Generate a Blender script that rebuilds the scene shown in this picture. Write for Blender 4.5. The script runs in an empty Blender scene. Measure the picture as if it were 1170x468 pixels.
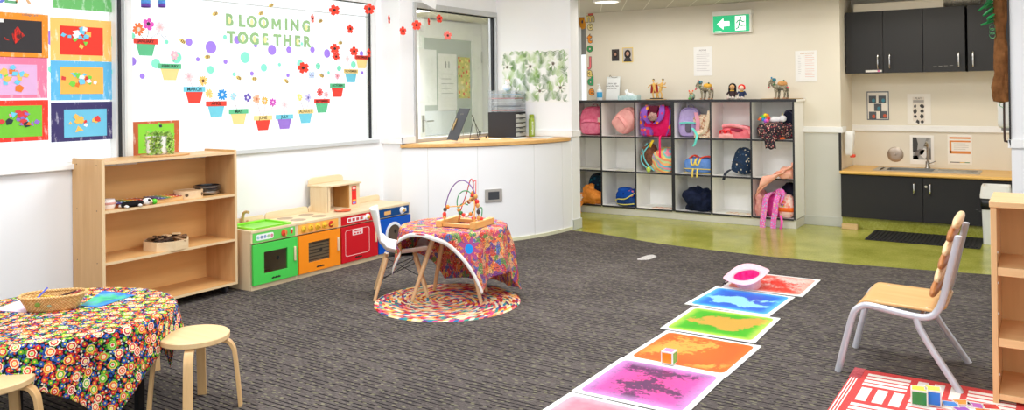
import bpy, bmesh, math, random
from mathutils import Vector, Matrix, noise
random.seed(11)
S = bpy.context.scene
COL = S.collection
PI = math.pi
sin, cos = math.sin, math.cos

# ------------------------------------------------------------------ camera model (1170x468)
F_PX, YAW, PITCH, ROLL, CY, CX, CAM_H = 920.422, 0.584197, -0.00494408, -0.01226854, 101.7835, 585.0, 1.35
def cam_rows():
    c, s = cos(YAW), sin(YAW)
    r, f, d = Vector((c, s, 0)), Vector((-s, c, 0)), Vector((0, 0, -1))
    cp, sp = cos(PITCH), sin(PITCH)
    d2, f2 = cp*d - sp*f, sp*d + cp*f
    cr, sr = cos(ROLL), sin(ROLL)
    return cr*r - sr*d2, sr*r + cr*d2, f2
ROWS = cam_rows()
def at(px, py, **k):
    """world point seen at a pixel, on the plane X=, Y= or Z="""
    d = ROWS[0]*((px-CX)/F_PX) + ROWS[1]*((py-CY)/F_PX) + ROWS[2]
    ax, v = list(k.items())[0]
    i = 'XYZ'.index(ax)
    o = Vector((0, 0, CAM_H))
    return o + d*((v-o[i])/d[i])

# ------------------------------------------------------------------ mesh builder
class MB:
    def __init__(s):
        s.v = []; s.f = []; s.mi = []; s.uv = []; s.T = Matrix.Identity(4); s.cur = 0; s.hasuv = False
    def add(s, vs, fs, uvs=None):
        n = len(s.v)
        s.v += [s.T @ Vector(p) for p in vs]
        s.f += [tuple(i+n for i in f) for f in fs]
        s.mi += [s.cur]*len(fs)
        if uvs: s.hasuv = True
        s.uv += list(uvs) if uvs else [(0, 0)]*len(vs)
        return s
    def at(s, loc=(0, 0, 0), rx=0, ry=0, rz=0, sc=1):
        s.T = Matrix.Translation(loc) @ Matrix.Rotation(rz, 4, 'Z') @ Matrix.Rotation(ry, 4, 'Y') @ Matrix.Rotation(rx, 4, 'X')
        if sc != 1: s.T = s.T @ Matrix.Diagonal((sc, sc, sc, 1) if not hasattr(sc, '__len__') else (*sc, 1))
        return s
    def box(s, x0, y0, z0, x1, y1, z1):
        v = [(x, y, z) for z in (z0, z1) for y in (y0, y1) for x in (x0, x1)]
        return s.add(v, [(0, 2, 3, 1), (4, 5, 7, 6), (0, 1, 5, 4), (2, 6, 7, 3), (0, 4, 6, 2), (1, 3, 7, 5)])
    def cbox(s, c, sz):
        return s.box(c[0]-sz[0]/2, c[1]-sz[1]/2, c[2]-sz[2]/2, c[0]+sz[0]/2, c[1]+sz[1]/2, c[2]+sz[2]/2)
    def tube(s, pts, r, n=8, closed=False):
        P = [Vector(p) for p in pts]; m = len(P)
        R = r if hasattr(r, '__len__') else [r]*m
        T = []
        for i in range(m):
            a = P[(i-1) % m] if (closed or i > 0) else P[i]
            b = P[(i+1) % m] if (closed or i < m-1) else P[i]
            t = (b-a); T.append(t.normalized() if t.length > 1e-9 else Vector((0, 0, 1)))
        u = T[0].orthogonal().normalized(); vs = []
        for i in range(m):
            u = (u - T[i]*u.dot(T[i])); u = u.normalized() if u.length > 1e-9 else T[i].orthogonal().normalized()
            w = T[i].cross(u)
            for k in range(n):
                a = 2*PI*k/n
                vs.append(P[i] + (u*cos(a) + w*sin(a))*R[i])
        fs = []
        for i in range(m if closed else m-1):
            j = (i+1) % m
            for k in range(n):
                l = (k+1) % n
                fs.append((i*n+k, i*n+l, j*n+l, j*n+k))
        if not closed:
            fs.append(tuple(range(n))[::-1]); fs.append(tuple((m-1)*n+k for k in range(n)))
        return s.add(vs, fs)
    def lathe(s, prof, n=24, c=(0, 0, 0)):
        vs = []; fs = []; m = len(prof)
        for r, z in prof:
            for k in range(n):
                a = 2*PI*k/n
                vs.append((c[0]+max(r, 1e-5)*cos(a), c[1]+max(r, 1e-5)*sin(a), c[2]+z))
        for i in range(m-1):
            for k in range(n):
                l = (k+1) % n
                fs.append((i*n+k, i*n+l, (i+1)*n+l, (i+1)*n+k))
        return s.add(vs, fs)
    def prism(s, poly, z0, z1):
        n = len(poly)
        vs = [(x, y, z0) for x, y in poly] + [(x, y, z1) for x, y in poly]
        fs = [tuple(range(n))[::-1], tuple(range(n, 2*n))] + [(i, (i+1) % n, (i+1) % n+n, i+n) for i in range(n)]
        return s.add(vs, fs)
    def yprism(s, poly, y0, y1):          # polygon in x,z extruded along y
        n = len(poly)
        vs = [(x, y0, z) for x, z in poly] + [(x, y1, z) for x, z in poly]
        return s.add(vs, [tuple(range(n)), tuple(range(n, 2*n))[::-1]] + [(i, i+n, (i+1) % n+n, (i+1) % n) for i in range(n)])
    def xprism(s, poly, x0, x1):          # polygon in y,z extruded along x
        n = len(poly)
        vs = [(x0, y, z) for y, z in poly] + [(x1, y, z) for y, z in poly]
        return s.add(vs, [tuple(range(n))[::-1], tuple(range(n, 2*n))] + [(i, (i+1) % n, (i+1) % n+n, i+n) for i in range(n)])
    def grid(s, fn, nu, nv, uvf=None, wrap=False):
        vs = []; uv = []; cu = nu if wrap else nu+1
        for j in range(nv+1):
            for i in range(cu):
                u, v = i/nu, j/nv
                vs.append(fn(u, v)); uv.append(uvf(u, v) if uvf else (u, v))
        fs = []
        for j in range(nv):
            for i in range(nu):
                k = (i+1) % cu if wrap else i+1
                fs.append((j*cu+i, j*cu+k, (j+1)*cu+k, (j+1)*cu+i))
        return s.add(vs, fs, uv)
    def sq(s, c, r, e=1.0, e2=None, nu=20, nv=12, fn=None):      # superquadric: rounded box .. ellipsoid
        e2 = e if e2 is None else e2
        f = lambda w, p: math.copysign(abs(w)**p, w)
        vs = []
        for j in range(nv+1):
            t = -PI/2 + PI*j/nv
            for i in range(nu):
                a = 2*PI*i/nu
                p = Vector((f(cos(t), e2)*f(cos(a), e), f(cos(t), e2)*f(sin(a), e), f(sin(t), e2)))
                q = Vector((p.x*r[0], p.y*r[1], p.z*r[2]))
                if fn: q = Vector(fn(q, p))
                vs.append(q + Vector(c))
        fs = []
        for j in range(nv):
            for i in range(nu):
                k = (i+1) % nu
                fs.append((j*nu+i, j*nu+k, (j+1)*nu+k, (j+1)*nu+i))
        return s.add(vs, fs)
    def ball(s, c, r, nu=12, nv=8):
        r = r if hasattr(r, '__len__') else (r, r, r)
        return s.sq(c, r, 1, 1, nu, nv)
    def ribbon(s, pts, wdir, w, t=0.004):
        P = [Vector(p) for p in pts]; m = len(P); vs = []
        for i in range(m):
            wd = Vector(wdir[i] if isinstance(wdir, list) else wdir).normalized()
            a = P[max(i-1, 0)]; b = P[min(i+1, m-1)]
            nn = (b-a).cross(wd); nn = nn.normalized() if nn.length > 1e-9 else Vector((0, 0, 1))
            ww = w[i] if hasattr(w, '__len__') else w
            for sx, sn in ((-1, -1), (1, -1), (1, 1), (-1, 1)):
                vs.append(P[i] + wd*ww/2*sx + nn*t/2*sn)
        fs = [(0, 1, 2, 3), (4*m-1, 4*m-2, 4*m-3, 4*m-4)]
        for i in range(m-1):
            for k in range(4):
                l = (k+1) % 4
                fs.append((i*4+k, i*4+l, (i+1)*4+l, (i+1)*4+k))
        return s.add(vs, fs)
    def build(s, name, mats, parent=None, smooth=35, bevel=0, solid=0, sub=0, loc=None):
        me = bpy.data.meshes.new(name)
        me.from_pydata([tuple(p) for p in s.v], [], s.f)
        for m in (mats if isinstance(mats, (list, tuple)) else [mats]): me.materials.append(m)
        me.polygons.foreach_set('material_index', s.mi)
        if s.hasuv:
            l = me.uv_layers.new(name='UVMap')
            for lp in me.loops: l.data[lp.index].uv = s.uv[lp.vertex_index]
        bm = bmesh.new(); bm.from_mesh(me)
        bmesh.ops.remove_doubles(bm, verts=bm.verts, dist=2e-6)
        bmesh.ops.recalc_face_normals(bm, faces=bm.faces)
        bm.to_mesh(me); bm.free()
        if smooth:
            me.polygons.foreach_set('use_smooth', [True]*len(me.polygons))
            me.set_sharp_from_angle(angle=math.radians(smooth))
        me.update()
        o = bpy.data.objects.new(name, me); COL.objects.link(o)
        if parent is not None: o.parent = parent
        if loc is not None: o.location = loc
        if solid:
            md = o.modifiers.new('solid', 'SOLIDIFY'); md.thickness = solid; md.offset = 0
        if sub:
            md = o.modifiers.new('sub', 'SUBSURF'); md.levels = sub; md.render_levels = sub
        if bevel:
            md = o.modifiers.new('bevel', 'BEVEL'); md.width = bevel; md.segments = 2; md.limit_method = 'ANGLE'; md.angle_limit = 0.6
        return o

def tag(o, label=None, cat=None, group=None, kind=None):
    if label: o['label'] = label
    if cat: o['category'] = cat
    if group: o['group'] = group
    if kind: o['kind'] = kind
    return o
def thing(name, label, cat, loc=(0, 0, 0), rz=0, group=None, rx=0, ry=0):
    o = bpy.data.objects.new(name, None); COL.objects.link(o)
    o.location = loc; o.rotation_euler = (rx, ry, rz); o.empty_display_size = .05
    return tag(o, label, cat, group)
def struct(o): o['kind'] = 'structure'; return o
def copy_tree(o, parent=None):
    c = o.copy(); COL.objects.link(c)
    if parent is not None: c.parent = parent
    for ch in list(o.children): copy_tree(ch, c)
    return c
def arc(c, r, a0, a1, n, ax='xz'):
    out = []
    for i in range(n+1):
        a = a0 + (a1-a0)*i/n
        p = [c[0], c[1], c[2]]
        p['xyz'.index(ax[0])] += r*cos(a); p['xyz'.index(ax[1])] += r*sin(a)
        out.append(tuple(p))
    return out
def smooth_path(pts, n=6):
    P = [Vector(p) for p in pts]; out = []
    for i in range(len(P)-1):
        p0 = P[max(i-1, 0)]; p1 = P[i]; p2 = P[i+1]; p3 = P[min(i+2, len(P)-1)]
        for k in range(n):
            t = k/n
            out.append(0.5*((2*p1) + (p2-p0)*t + (2*p0-5*p1+4*p2-p3)*t*t + (3*p1-p0-3*p2+p3)*t**3))
    out.append(P[-1]); return out
def rrect(w, h, r, n=4):                      # rounded rectangle centred on 0
    out = []
    for cx, cy, a0 in ((w/2-r, h/2-r, 0), (-w/2+r, h/2-r, PI/2), (-w/2+r, -h/2+r, PI), (w/2-r, -h/2+r, 1.5*PI)):
        for i in range(n+1):
            a = a0 + PI/2*i/n; out.append((cx+r*cos(a), cy+r*sin(a)))
    return out
def circ(r, n=16, ry=None): return [(r*cos(2*PI*i/n), (ry or r)*sin(2*PI*i/n)) for i in range(n)]

def text_obj(txt, size, name, mat, parent, loc=(0, 0, 0), rot=None, depth=0.0006, offset=0.0, align='CENTER', spacing=1.0):
    """lettering as a mesh; rot is a 3x3/4x4 matrix; text lies in its local xy plane"""
    cu = bpy.data.curves.new('t', 'FONT'); cu.body = txt; cu.size = size; cu.extrude = depth; cu.offset = offset
    cu.align_x = align; cu.align_y = 'CENTER'; cu.space_character = spacing; cu.resolution_u = 3
    t = bpy.data.objects.new('t', cu); COL.objects.link(t)
    dg = bpy.context.evaluated_depsgraph_get(); dg.update()
    me = bpy.data.meshes.new_from_object(t.evaluated_get(dg))
    COL.objects.unlink(t); bpy.data.objects.remove(t)
    me.materials.clear(); me.materials.append(mat)
    o = bpy.data.objects.new(name, me); COL.objects.link(o)
    if parent is not None: o.parent = parent
    M4 = Matrix.Translation(loc) @ (rot if rot is not None else Matrix.Identity(4))
    o.matrix_local = M4
    return o
ROT_X = Matrix(((0, 0, 1, 0), (1, 0, 0, 0), (0, 1, 0, 0), (0, 0, 0, 1)))       # text x->+Y, y->+Z, faces +X
ROT_Y = Matrix(((1, 0, 0, 0), (0, 0, -1, 0), (0, 1, 0, 0), (0, 0, 0, 1)))      # text x->+X, y->+Z, faces -Y

# ------------------------------------------------------------------ materials
def lin(c):
    return tuple(((x/255)/12.92 if x/255 <= .04045 else ((x/255+.055)/1.055)**2.4) for x in c[:3]) + (1,)
_mats = {}
def new_mat(name):
    m = bpy.data.materials.new(name); m.use_nodes = True
    return m, m.node_tree, m.node_tree.nodes['Principled BSDF']
def mat(col, rough=.55, metal=0, spec=.4, emit=0, coat=0, sheen=0):
    key = ('p', tuple(col), rough, metal, spec, emit, coat, sheen)
    if key in _mats: return _mats[key]
    m, nt, b = new_mat('paint_%d_%d_%d' % tuple(col[:3]))
    # every plain material gets a very faint procedural tone variation
    tc = nt.nodes.new('ShaderNodeTexCoord'); nz = nt.nodes.new('ShaderNodeTexNoise'); nz.inputs['Scale'].default_value = 14
    mx = nt.nodes.new('ShaderNodeMix'); mx.data_type = 'RGBA'
    c = lin(col)
    mx.inputs[6].default_value = tuple(x*.95 for x in c[:3])+(1,); mx.inputs[7].default_value = tuple(min(1, x*1.04) for x in c[:3])+(1,)
    nt.links.new(tc.outputs['Object'], nz.inputs['Vector']); nt.links.new(nz.outputs['Fac'], mx.inputs[0]); nt.links.new(mx.outputs[2], b.inputs['Base Color'])
    b.inputs['Roughness'].default_value = rough; b.inputs['Metallic'].default_value = metal; b.inputs['Specular IOR Level'].default_value = spec
    if coat: b.inputs['Coat Weight'].default_value = coat; b.inputs['Coat Roughness'].default_value = .1
    if sheen: b.inputs['Sheen Weight'].default_value = sheen
    if emit: b.inputs['Emission Color'].default_value = c; b.inputs['Emission Strength'].default_value = emit
    _mats[key] = m; return m
class NB:
    """tiny node-graph helper"""
    def __init__(s, name, rough=.6, spec=.3):
        s.m, s.nt, s.b = new_mat(name); s.b.inputs['Roughness'].default_value = rough; s.b.inputs['Specular IOR Level'].default_value = spec
        s.tc = s.nt.nodes.new('ShaderNodeTexCoord')
    def l(s, a, b): s.nt.links.new(a, b)
    def coord(s, which='Object', scale=(1, 1, 1), rot=(0, 0, 0), loc=(0, 0, 0)):
        mp = s.nt.nodes.new('ShaderNodeMapping'); mp.inputs['Scale'].default_value = scale; mp.inputs['Rotation'].default_value = rot; mp.inputs['Location'].default_value = loc
        s.l(s.tc.outputs[which], mp.inputs['Vector']); return mp.outputs[0]
    def noise(s, vec, scale=5, detail=3, rough=.5, dist=0):
        n = s.nt.nodes.new('ShaderNodeTexNoise'); n.inputs['Scale'].default_value = scale; n.inputs['Detail'].default_value = detail
        n.inputs['Roughness'].default_value = rough; n.inputs['Distortion'].default_value = dist
        s.l(vec, n.inputs['Vector']); return n.outputs['Fac'], n.outputs['Color']
    def voro(s, vec, scale=5, rand=1.0, feature='F1', dims='3D'):
        n = s.nt.nodes.new('ShaderNodeTexVoronoi'); n.voronoi_dimensions = dims; n.feature = feature; n.inputs['Scale'].default_value = scale; n.inputs['Randomness'].default_value = rand
        s.l(vec, n.inputs['Vector']); return n.outputs['Distance'], (n.outputs['Color'] if feature != 'DISTANCE_TO_EDGE' else None), n
    def wave(s, vec, scale=5, dist=0, axis='X', detail=2):
        n = s.nt.nodes.new('ShaderNodeTexWave'); n.bands_direction = axis; n.inputs['Scale'].default_value = scale; n.inputs['Distortion'].default_value = dist; n.inputs['Detail'].default_value = detail
        s.l(vec, n.inputs['Vector']); return n.outputs['Fac']
    def ramp(s, fac, stops, const=False):
        r = s.nt.nodes.new('ShaderNodeValToRGB'); e = r.color_ramp.elements
        if const: r.color_ramp.interpolation = 'CONSTANT'
        while len(e) < len(stops): e.new(.5)
        for k, (p, c) in enumerate(stops): e[k].position = p; e[k].color = lin(c)
        s.l(fac, r.inputs['Fac']); return r.outputs['Color']
    def mix(s, fac, a, b, mode='MIX'):
        n = s.nt.nodes.new('ShaderNodeMix'); n.data_type = 'RGBA'; n.blend_type = mode
        for i, x in ((0, fac), (6, a), (7, b)):
            if hasattr(x, 'is_linked') or hasattr(x, 'links'): s.l(x, n.inputs[i])
            elif i == 0: n.inputs[0].default_value = x
            else: n.inputs[i].default_value = lin(x)
        return n.outputs[2]
    def math(s, op, a, b=None, c=None):
        n = s.nt.nodes.new('ShaderNodeMath'); n.operation = op
        for i, x in enumerate((a, b, c)):
            if x is None: continue
            if hasattr(x, 'links'): s.l(x, n.inputs[i])
            else: n.inputs[i].default_value = x
        return n.outputs[0]
    def sep(s, vec):
        n = s.nt.nodes.new('ShaderNodeSeparateXYZ'); s.l(vec, n.inputs[0]); return n.outputs
    def bump(s, h, strength=.3, dist=.01):
        n = s.nt.nodes.new('ShaderNodeBump'); n.inputs['Strength'].default_value = strength; n.inputs['Distance'].default_value = dist
        s.l(h, n.inputs['Height']); s.l(n.outputs['Normal'], s.b.inputs['Normal'])
    def done(s, col): s.l(col, s.b.inputs['Base Color']); return s.m

def wood(c1, c2, axis='y', scale=1.0, rough=.45, name='wood', coat=0):
    key = ('w', c1, c2, axis, scale, rough, coat)
    if key in _mats: return _mats[key]
    n = NB(name, rough, .4)
    st = {'x': (1.2, 14, 14), 'y': (14, 1.2, 14), 'z': (14, 14, 1.2)}[axis]
    v = n.coord('Object', tuple(x*scale for x in st))
    f, _ = n.noise(v, 2.2, 5, .6, .4)
    f2, _ = n.noise(n.coord('Object', tuple(x*scale*5 for x in st)), 3, 2)
    c = n.ramp(f, [(.3, c1), (.7, c2)])
    c = n.mix(n.math('MULTIPLY', f2, .25), c, tuple(int(x*.82) for x in c1))
    if coat: n.b.inputs['Coat Weight'].default_value = coat
    m = n.done(c); _mats[key] = m; return m
def fabric(c1, c2, scale=40, rough=.85, name='fabric', bump=.0):
    key = ('f', c1, c2, scale, bump)
    if key in _mats: return _mats[key]
    n = NB(name, rough, .15)
    f, _ = n.noise(n.coord('Object'), scale, 3, .6)
    c = n.ramp(f, [(.35, c1), (.65, c2)])
    if bump: n.bump(f, bump, .01)
    m = n.done(c); _mats[key] = m; return m
def speckle(base, cols, scale=60, size=.35, rough=.85, name='patterned_fabric', coord='Object'):
    """round blotches of several colours scattered on a base colour"""
    n = NB(name, rough, .15)
    v = n.coord(coord)
    d, c, _ = n.voro(v, scale)
    pick = n.ramp(n.sep(c)[0], [(i/len(cols), x) for i, x in enumerate(cols)], True)
    return n.done(n.mix(n.math('LESS_THAN', d, size), base, pick))
def stripes(cols, scale=10, axis='X', rough=.8, dist=0, name='striped_fabric', coord='Object', rot=(0, 0, 0)):
    n = NB(name, rough, .15)
    v = n.coord(coord, (scale,)*3, rot)
    if dist:
        _, nc = n.noise(v, .6, 2)
        mv = n.nt.nodes.new('ShaderNodeVectorMath'); mv.operation = 'MULTIPLY_ADD'
        n.l(nc, mv.inputs[0]); mv.inputs[1].default_value = (dist,)*3; n.l(v, mv.inputs[2]); v = mv.outputs[0]
    x = n.sep(v)['XYZ'.index(axis)]
    return n.done(n.ramp(n.math('FRACT', x), [(i/len(cols), c) for i, c in enumerate(cols)], True))
def glass_mat(name, tint=(1, 1, 1), gloss=.06, rough=.02):
    if name in _mats: return _mats[name]
    m = bpy.data.materials.new(name); m.use_nodes = True; nt = m.node_tree
    nt.nodes.remove(nt.nodes['Principled BSDF'])
    t = nt.nodes.new('ShaderNodeBsdfTransparent'); t.inputs[0].default_value = (*tint, 1)
    g = nt.nodes.new('ShaderNodeBsdfGlossy'); g.inputs['Roughness'].default_value = rough
    mx = nt.nodes.new('ShaderNodeMixShader'); mx.inputs[0].default_value = gloss
    nt.links.new(t.outputs[0], mx.inputs[1]); nt.links.new(g.outputs[0], mx.inputs[2]); nt.links.new(mx.outputs[0], nt.nodes['Material Output'].inputs[0])
    _mats[name] = m; return m
WHITE = mat((240, 240, 238)); BLACK = mat((25, 25, 26)); STEEL = mat((190, 188, 182), .28, 1.0); CHROME = mat((215, 215, 215), .15, 1.0)
# ------------------------------------------------------------------ camera, world, lights, view
cam = bpy.data.cameras.new('camera'); co = bpy.data.objects.new('camera', cam); COL.objects.link(co); S.camera = co
r0, r1, r2 = ROWS
mw = Matrix((r0, -r1, -r2)).transposed().to_4x4(); mw.translation = Vector((0, 0, CAM_H)); co.matrix_world = mw
cam.sensor_fit = 'HORIZONTAL'; cam.sensor_width = 36; cam.lens = F_PX/1170*36
cam.shift_y = -(234-CY)/1170; cam.clip_start = .05
S.view_settings.view_transform = 'Standard'; S.view_settings.look = 'None'; S.view_settings.gamma = 1; S.view_settings.exposure = 0.0
S.view_settings.use_curve_mapping = False
S.cycles.use_denoising = True
S.cycles.max_bounces = 10; S.cycles.diffuse_bounces = 5; S.cycles.transparent_max_bounces = 16; S.cycles.sample_clamp_indirect = 6
w = bpy.data.worlds.new('daylight'); S.world = w; w.use_nodes = True
bg = w.node_tree.nodes['Background']; bg.inputs[0].default_value = (0.93, 0.97, 1.0, 1); bg.inputs[1].default_value = 1.35
def area(name, loc, size, power, col=(1, 1, 1), rot=(0, 0, 0)):
    l = bpy.data.lights.new(name, 'AREA'); l.shape = 'RECTANGLE'; l.size, l.size_y = size; l.energy = power; l.color = col
    o = bpy.data.objects.new(name, l); COL.objects.link(o); o.location = loc; o.rotation_euler = rot; return o
for i, (x, y) in enumerate(((-3.4, 1.4), (-3.4, 4.4), (-.9, 1.4), (-.9, 4.4))):
    area('ceiling_fill_light', (x, y, 2.72), (1.2, 1.2), 60, (.93, .965, 1))  # unseen fill lights, added to brighten the main room
area('corridor_light', (-3.2, 7.55, 2.22), (2.4, .7), 17, (1, .96, .90))
area('kitchenette_light', (-.95, 7.75, 2.25), (1.1, .4), 14, (1, .94, .82))
area('office_fill_light', (-5.6, 7.2, 2.6), (1, 1), 240, (1, 1, 1))  # unseen lamp, added to brighten the office behind the glass

# ------------------------------------------------------------------ setting materials
def carpet_mat():
    n = NB('carpet', .95, .08)
    v = n.coord('Object'); s = n.sep(v)
    yy = n.math('MULTIPLY', s[1], 33); row = n.math('FLOOR', yy); fr_ = n.math('FRACT', yy)
    c = n.nt.nodes.new('ShaderNodeCombineXYZ'); n.l(n.math('MULTIPLY', s[0], 4.5), c.inputs[0]); n.l(n.math('MULTIPLY', row, 3.71), c.inputs[1])
    dash, _ = n.noise(c.outputs[0], 1.0, 1, .5)
    line = n.math('MULTIPLY', n.math('LESS_THAN', fr_, .24), n.math('GREATER_THAN', dash, .47))
    a, _ = n.noise(n.coord('Object', (30, 190, 1)), 1.0, 3, .6); b, _ = n.noise(n.coord('Object', (1.2, 1.2, 1)), 1.3, 2); g, _ = n.noise(v, 300, 2, .6)
    x = n.math('ADD', n.math('MULTIPLY', a, .6), n.math('ADD', n.math('MULTIPLY', b, .15), n.math('MULTIPLY', g, .25)))
    col = n.ramp(x, [(.36, (56, 51, 50)), (.5, (88, 81, 78)), (.64, (121, 112, 106))])
    col = n.mix(line, col, (26, 24, 26))
    d, cc, _ = n.voro(n.coord('Object', (14, 33, 1)), 1.0, 1, dims='2D')
    col = n.mix(n.math('MULTIPLY', n.math('LESS_THAN', d, .16), .5), col, (140, 136, 106))
    n.bump(a, .4, .003)
    return n.done(col)
def vinyl_mat():
    n = NB('vinyl', .22, .45)
    v = n.coord('Object')
    a, _ = n.noise(v, 3, 4, .6); c, _ = n.noise(v, 70, 3, .7)
    col = n.ramp(n.math('ADD', n.math('MULTIPLY', a, .5), n.math('MULTIPLY', c, .5)), [(.36, (138, 140, 44)), (.52, (166, 166, 70)), (.66, (190, 188, 98))])
    f, _ = n.noise(v, 5, 2)
    n.l(n.math('MULTIPLY_ADD', f, .16, .13), n.b.inputs['Roughness'])
    return n.done(col)
def wall_mat(c, name):
    n = NB(name, .6, .25); f, _ = n.noise(n.coord('Object'), 1.6, 3)
    return n.done(n.ramp(f, [(.3, tuple(int(x*.985) for x in c)), (.7, c)]))
WALL = wall_mat((243, 243, 243), 'wall_paint'); CREAM = wall_mat((231, 223, 206), 'cream_wall_paint'); LOWER = wall_mat((214, 212, 202), 'grey_lower_wall')
TRIMW = mat((244, 243, 240), .4); ALU = mat((200, 201, 200), .35, .5); ALUW = mat((232, 233, 231), .4); SEAL = mat((35, 36, 40), .6)
VINYL = vinyl_mat(); CARPET = carpet_mat()
GLASS = glass_mat('window_glass', (1, 1, 1), .05)

def sbox(name, m, *b, parent=None, bevel=0):
    return struct(MB().box(*b).build(name, m, parent, bevel=bevel, smooth=0))
def multi(name, m, boxes, parent=None, bevel=0):
    q = MB()
    for b in boxes: q.box(*b)
    return struct(q.build(name, m, parent, bevel=bevel, smooth=0))
XL, XO, YC, YP, YB, YK, XR = -4.99, -4.77, 5.42, 6.93, 8.39, 8.95, -0.205
# vinyl floor and the carpet on it
struct(MB().box(-7.5, -2.5, -.05, 2.8, 9.6, 0).build('floor', VINYL, smooth=0))
edge = [(-5.1, 6.9), (-3.86, 6.87), (-3.6, 6.85), (-3.4, 6.81), (-3.1, 6.715), (-2.8, 6.645), (-2.4, 6.605), (-1.9, 6.575), (-1.5, 6.58), (-1.1, 6.61), (-.7, 6.66), (-.33, 6.72), (-.1, 6.77), (2.7, 6.8)]
struct(MB().prism([(-5.05, -2.4), (2.7, -2.4)] + edge[::-1], 0.0002, .006).build('floor_carpet', CARPET, smooth=0))

# left wall with two big windows
ZS, ZT, ZC = .962, 2.165, 2.78
W1 = (1.25, 2.925); W2 = (3.04, 5.30)
multi('wall_left', WALL, [(XL-.12, -2.4, 0, XL, YC, ZS-.03), (XL-.12, -2.4, ZT+.06, XL, YC, ZC), (XL-.12, -2.4, ZS-.03, XL, W1[0]-.06, ZT+.06),
                          (XL-.12, W2[1]+.05, ZS-.03, XL, YC+.1, ZT+.06)])
def window(name, ya, yb, xg, seal=True):
    fr = MB()
    for b in ((xg-.03, ya-.05, ZS-.03, xg+.045, yb+.05, ZS), (xg-.03, ya-.05, ZT, xg+.045, yb+.05, ZT+.05),
              (xg-.03, ya-.05, ZS, xg+.045, ya, ZT), (xg-.03, yb, ZS, xg+.045, yb+.05, ZT)): fr.box(*b)
    o = struct(fr.build(name, ALUW, smooth=0, bevel=.003))
    g = MB().box(xg-.004, ya, ZS, xg+.002, yb, ZT).build('pane', GLASS, o, smooth=0)
    if seal: MB().box(xg+.003, yb-.008, ZS, xg+.03, yb, ZT).box(xg+.003, ya, ZT-.006, xg+.02, yb, ZT).build('seal', SEAL, o, smooth=0)
    return o
window('window_1', W1[0], W1[1], XL-.05, False)
window('window_2', W2[0], W2[1], XL-.05)
sbox('trim_1', mat((214, 216, 214), .4), XL-.09, W1[1]+.05, ZS-.03, XL+.012, W2[0]-.05, ZT+.05)
multi('trim_2', TRIMW, [(XL-.01, -2.4, ZS-.045, XL+.035, W1[1]+.12, ZS-.012)], bevel=.004)
multi('trim_3', mat((205, 207, 206), .4), [(XL-.01, W2[0]-.05, ZS-.04, XL+.022, W2[1]+.06, ZS-.008)], bevel=.003)
# pale yard outside and the transom bars across the panes
sbox('exterior_ground', mat((236, 237, 233), .8), -16, -9, -.06, XL-.12, 5.4, -.03)
sbox('trim_11', mat((206, 210, 208), .5), XL-.062, W2[0], 2.045, XL-.0545, W2[1], 2.052)
yb_ = at(137.6, 100, X=XL+.013).y
sbox('trim_12', SEAL, XL-.0, yb_-.009, ZS+.003, XL+.0135, yb_+.009, ZT+.05)

# chamfer wall, office window, poster wall and its end
sbox('wall_return', WALL, XL-.12, YC, 0, XO, YC+.1, ZC)
OY0, OY1, OZT = 5.60, 6.90, 2.14
multi('wall_office', WALL, [(XO-.1, YC+.1, 0, XO, OY0, ZC), (XO-.1, OY0, OZT+.05, XO, YP, ZC), (XO-.1, OY0, 0, XO, YP, .87)])
fr = MB()
for b in ((XO-.08, OY0, .912, XO+.015, OY0+.035, OZT), (XO-.08, OY1-.0, .912, XO+.015, YP-.001, OZT), (XO-.08, OY0, OZT, XO+.015, YP-.001, OZT+.05), (XO-.08, OY0+.035, .912, XO+.015, OY1, .945)): fr.box(*b)
w3 = struct(fr.build('window_3', ALU, smooth=0, bevel=.003))
MB().box(XO-.05, OY0+.035, .945, XO-.045, OY1, OZT).build('pane', GLASS, w3, smooth=0)
MB().box(XO-.04, OY1-.02, .945, XO-.012, OY1, OZT).box(XO-.04, OY0+.035, OZT-.012, XO-.02, OY1, OZT).build('seal', SEAL, w3, smooth=0)
XE = -3.885
sbox('wall_poster', WALL, XO-.1, YP, 0, XE, YP+.16, ZC)
sbox('wall_office_far', WALL, XO-.1, YP+.16, 0, XO, 8.78, ZC)
# alcove walls
sbox('wall_cubby', CREAM, -4.495, YB, 0, -1.675, YB+.1, 2.6)
sbox('wall_kitchen_side', CREAM, -1.775, YB+.1, 0, -1.675, YK+.1, 2.6)
sbox('wall_kitchen_back', CREAM, -1.775, YK, 0, XR+.1, YK+.1, 2.6)
sbox('wall_right', WALL, XR, 6.82, 0, 2.75, YK, ZC)
sbox('ceiling', mat((246, 246, 244), .8), -5.05, -2.4, ZC, 2.75, YP+.16, ZC+.08)
multi('wall_bulkhead', WALL, [(XE+.001, 6.83, 2.45, XR, 7.0, ZC)])
def ceil_mat():
    n = NB('corridor_ceiling', .8, .2)
    x = n.sep(n.coord('Object', (1, 1, 1), (0, 0, -.5)))[0]
    return n.done(n.mix(n.math('LESS_THAN', n.math('FRACT', n.math('MULTIPLY', x, 4.2)), .035), (206, 200, 188), (240, 236, 226)))
sbox('ceiling_corridor', ceil_mat(), -6.5, 6.99, 2.272, XR, 9.6, 2.4)
# far corridor end glimpsed past the wall end: grey blind over a bright window
w4 = struct(MB().box(-6.2, 9.3, 0, -4.3, 9.36, .95).box(-6.2, 9.3, 2.1, -4.3, 9.36, 2.272).box(-6.2, 9.3, .95, -5.75, 9.36, 2.1).box(-4.55, 9.3, .95, -4.3, 9.36, 2.1).build('window_4', WALL, smooth=0))
MB().box(-5.75, 9.32, .95, -4.55, 9.33, 2.1).build('pane', GLASS, w4, smooth=0)
MB().box(-5.75, 9.29, 1.84, -4.55, 9.3, 2.27).build('blind', mat((150, 148, 142), .8), w4, smooth=0)
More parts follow.
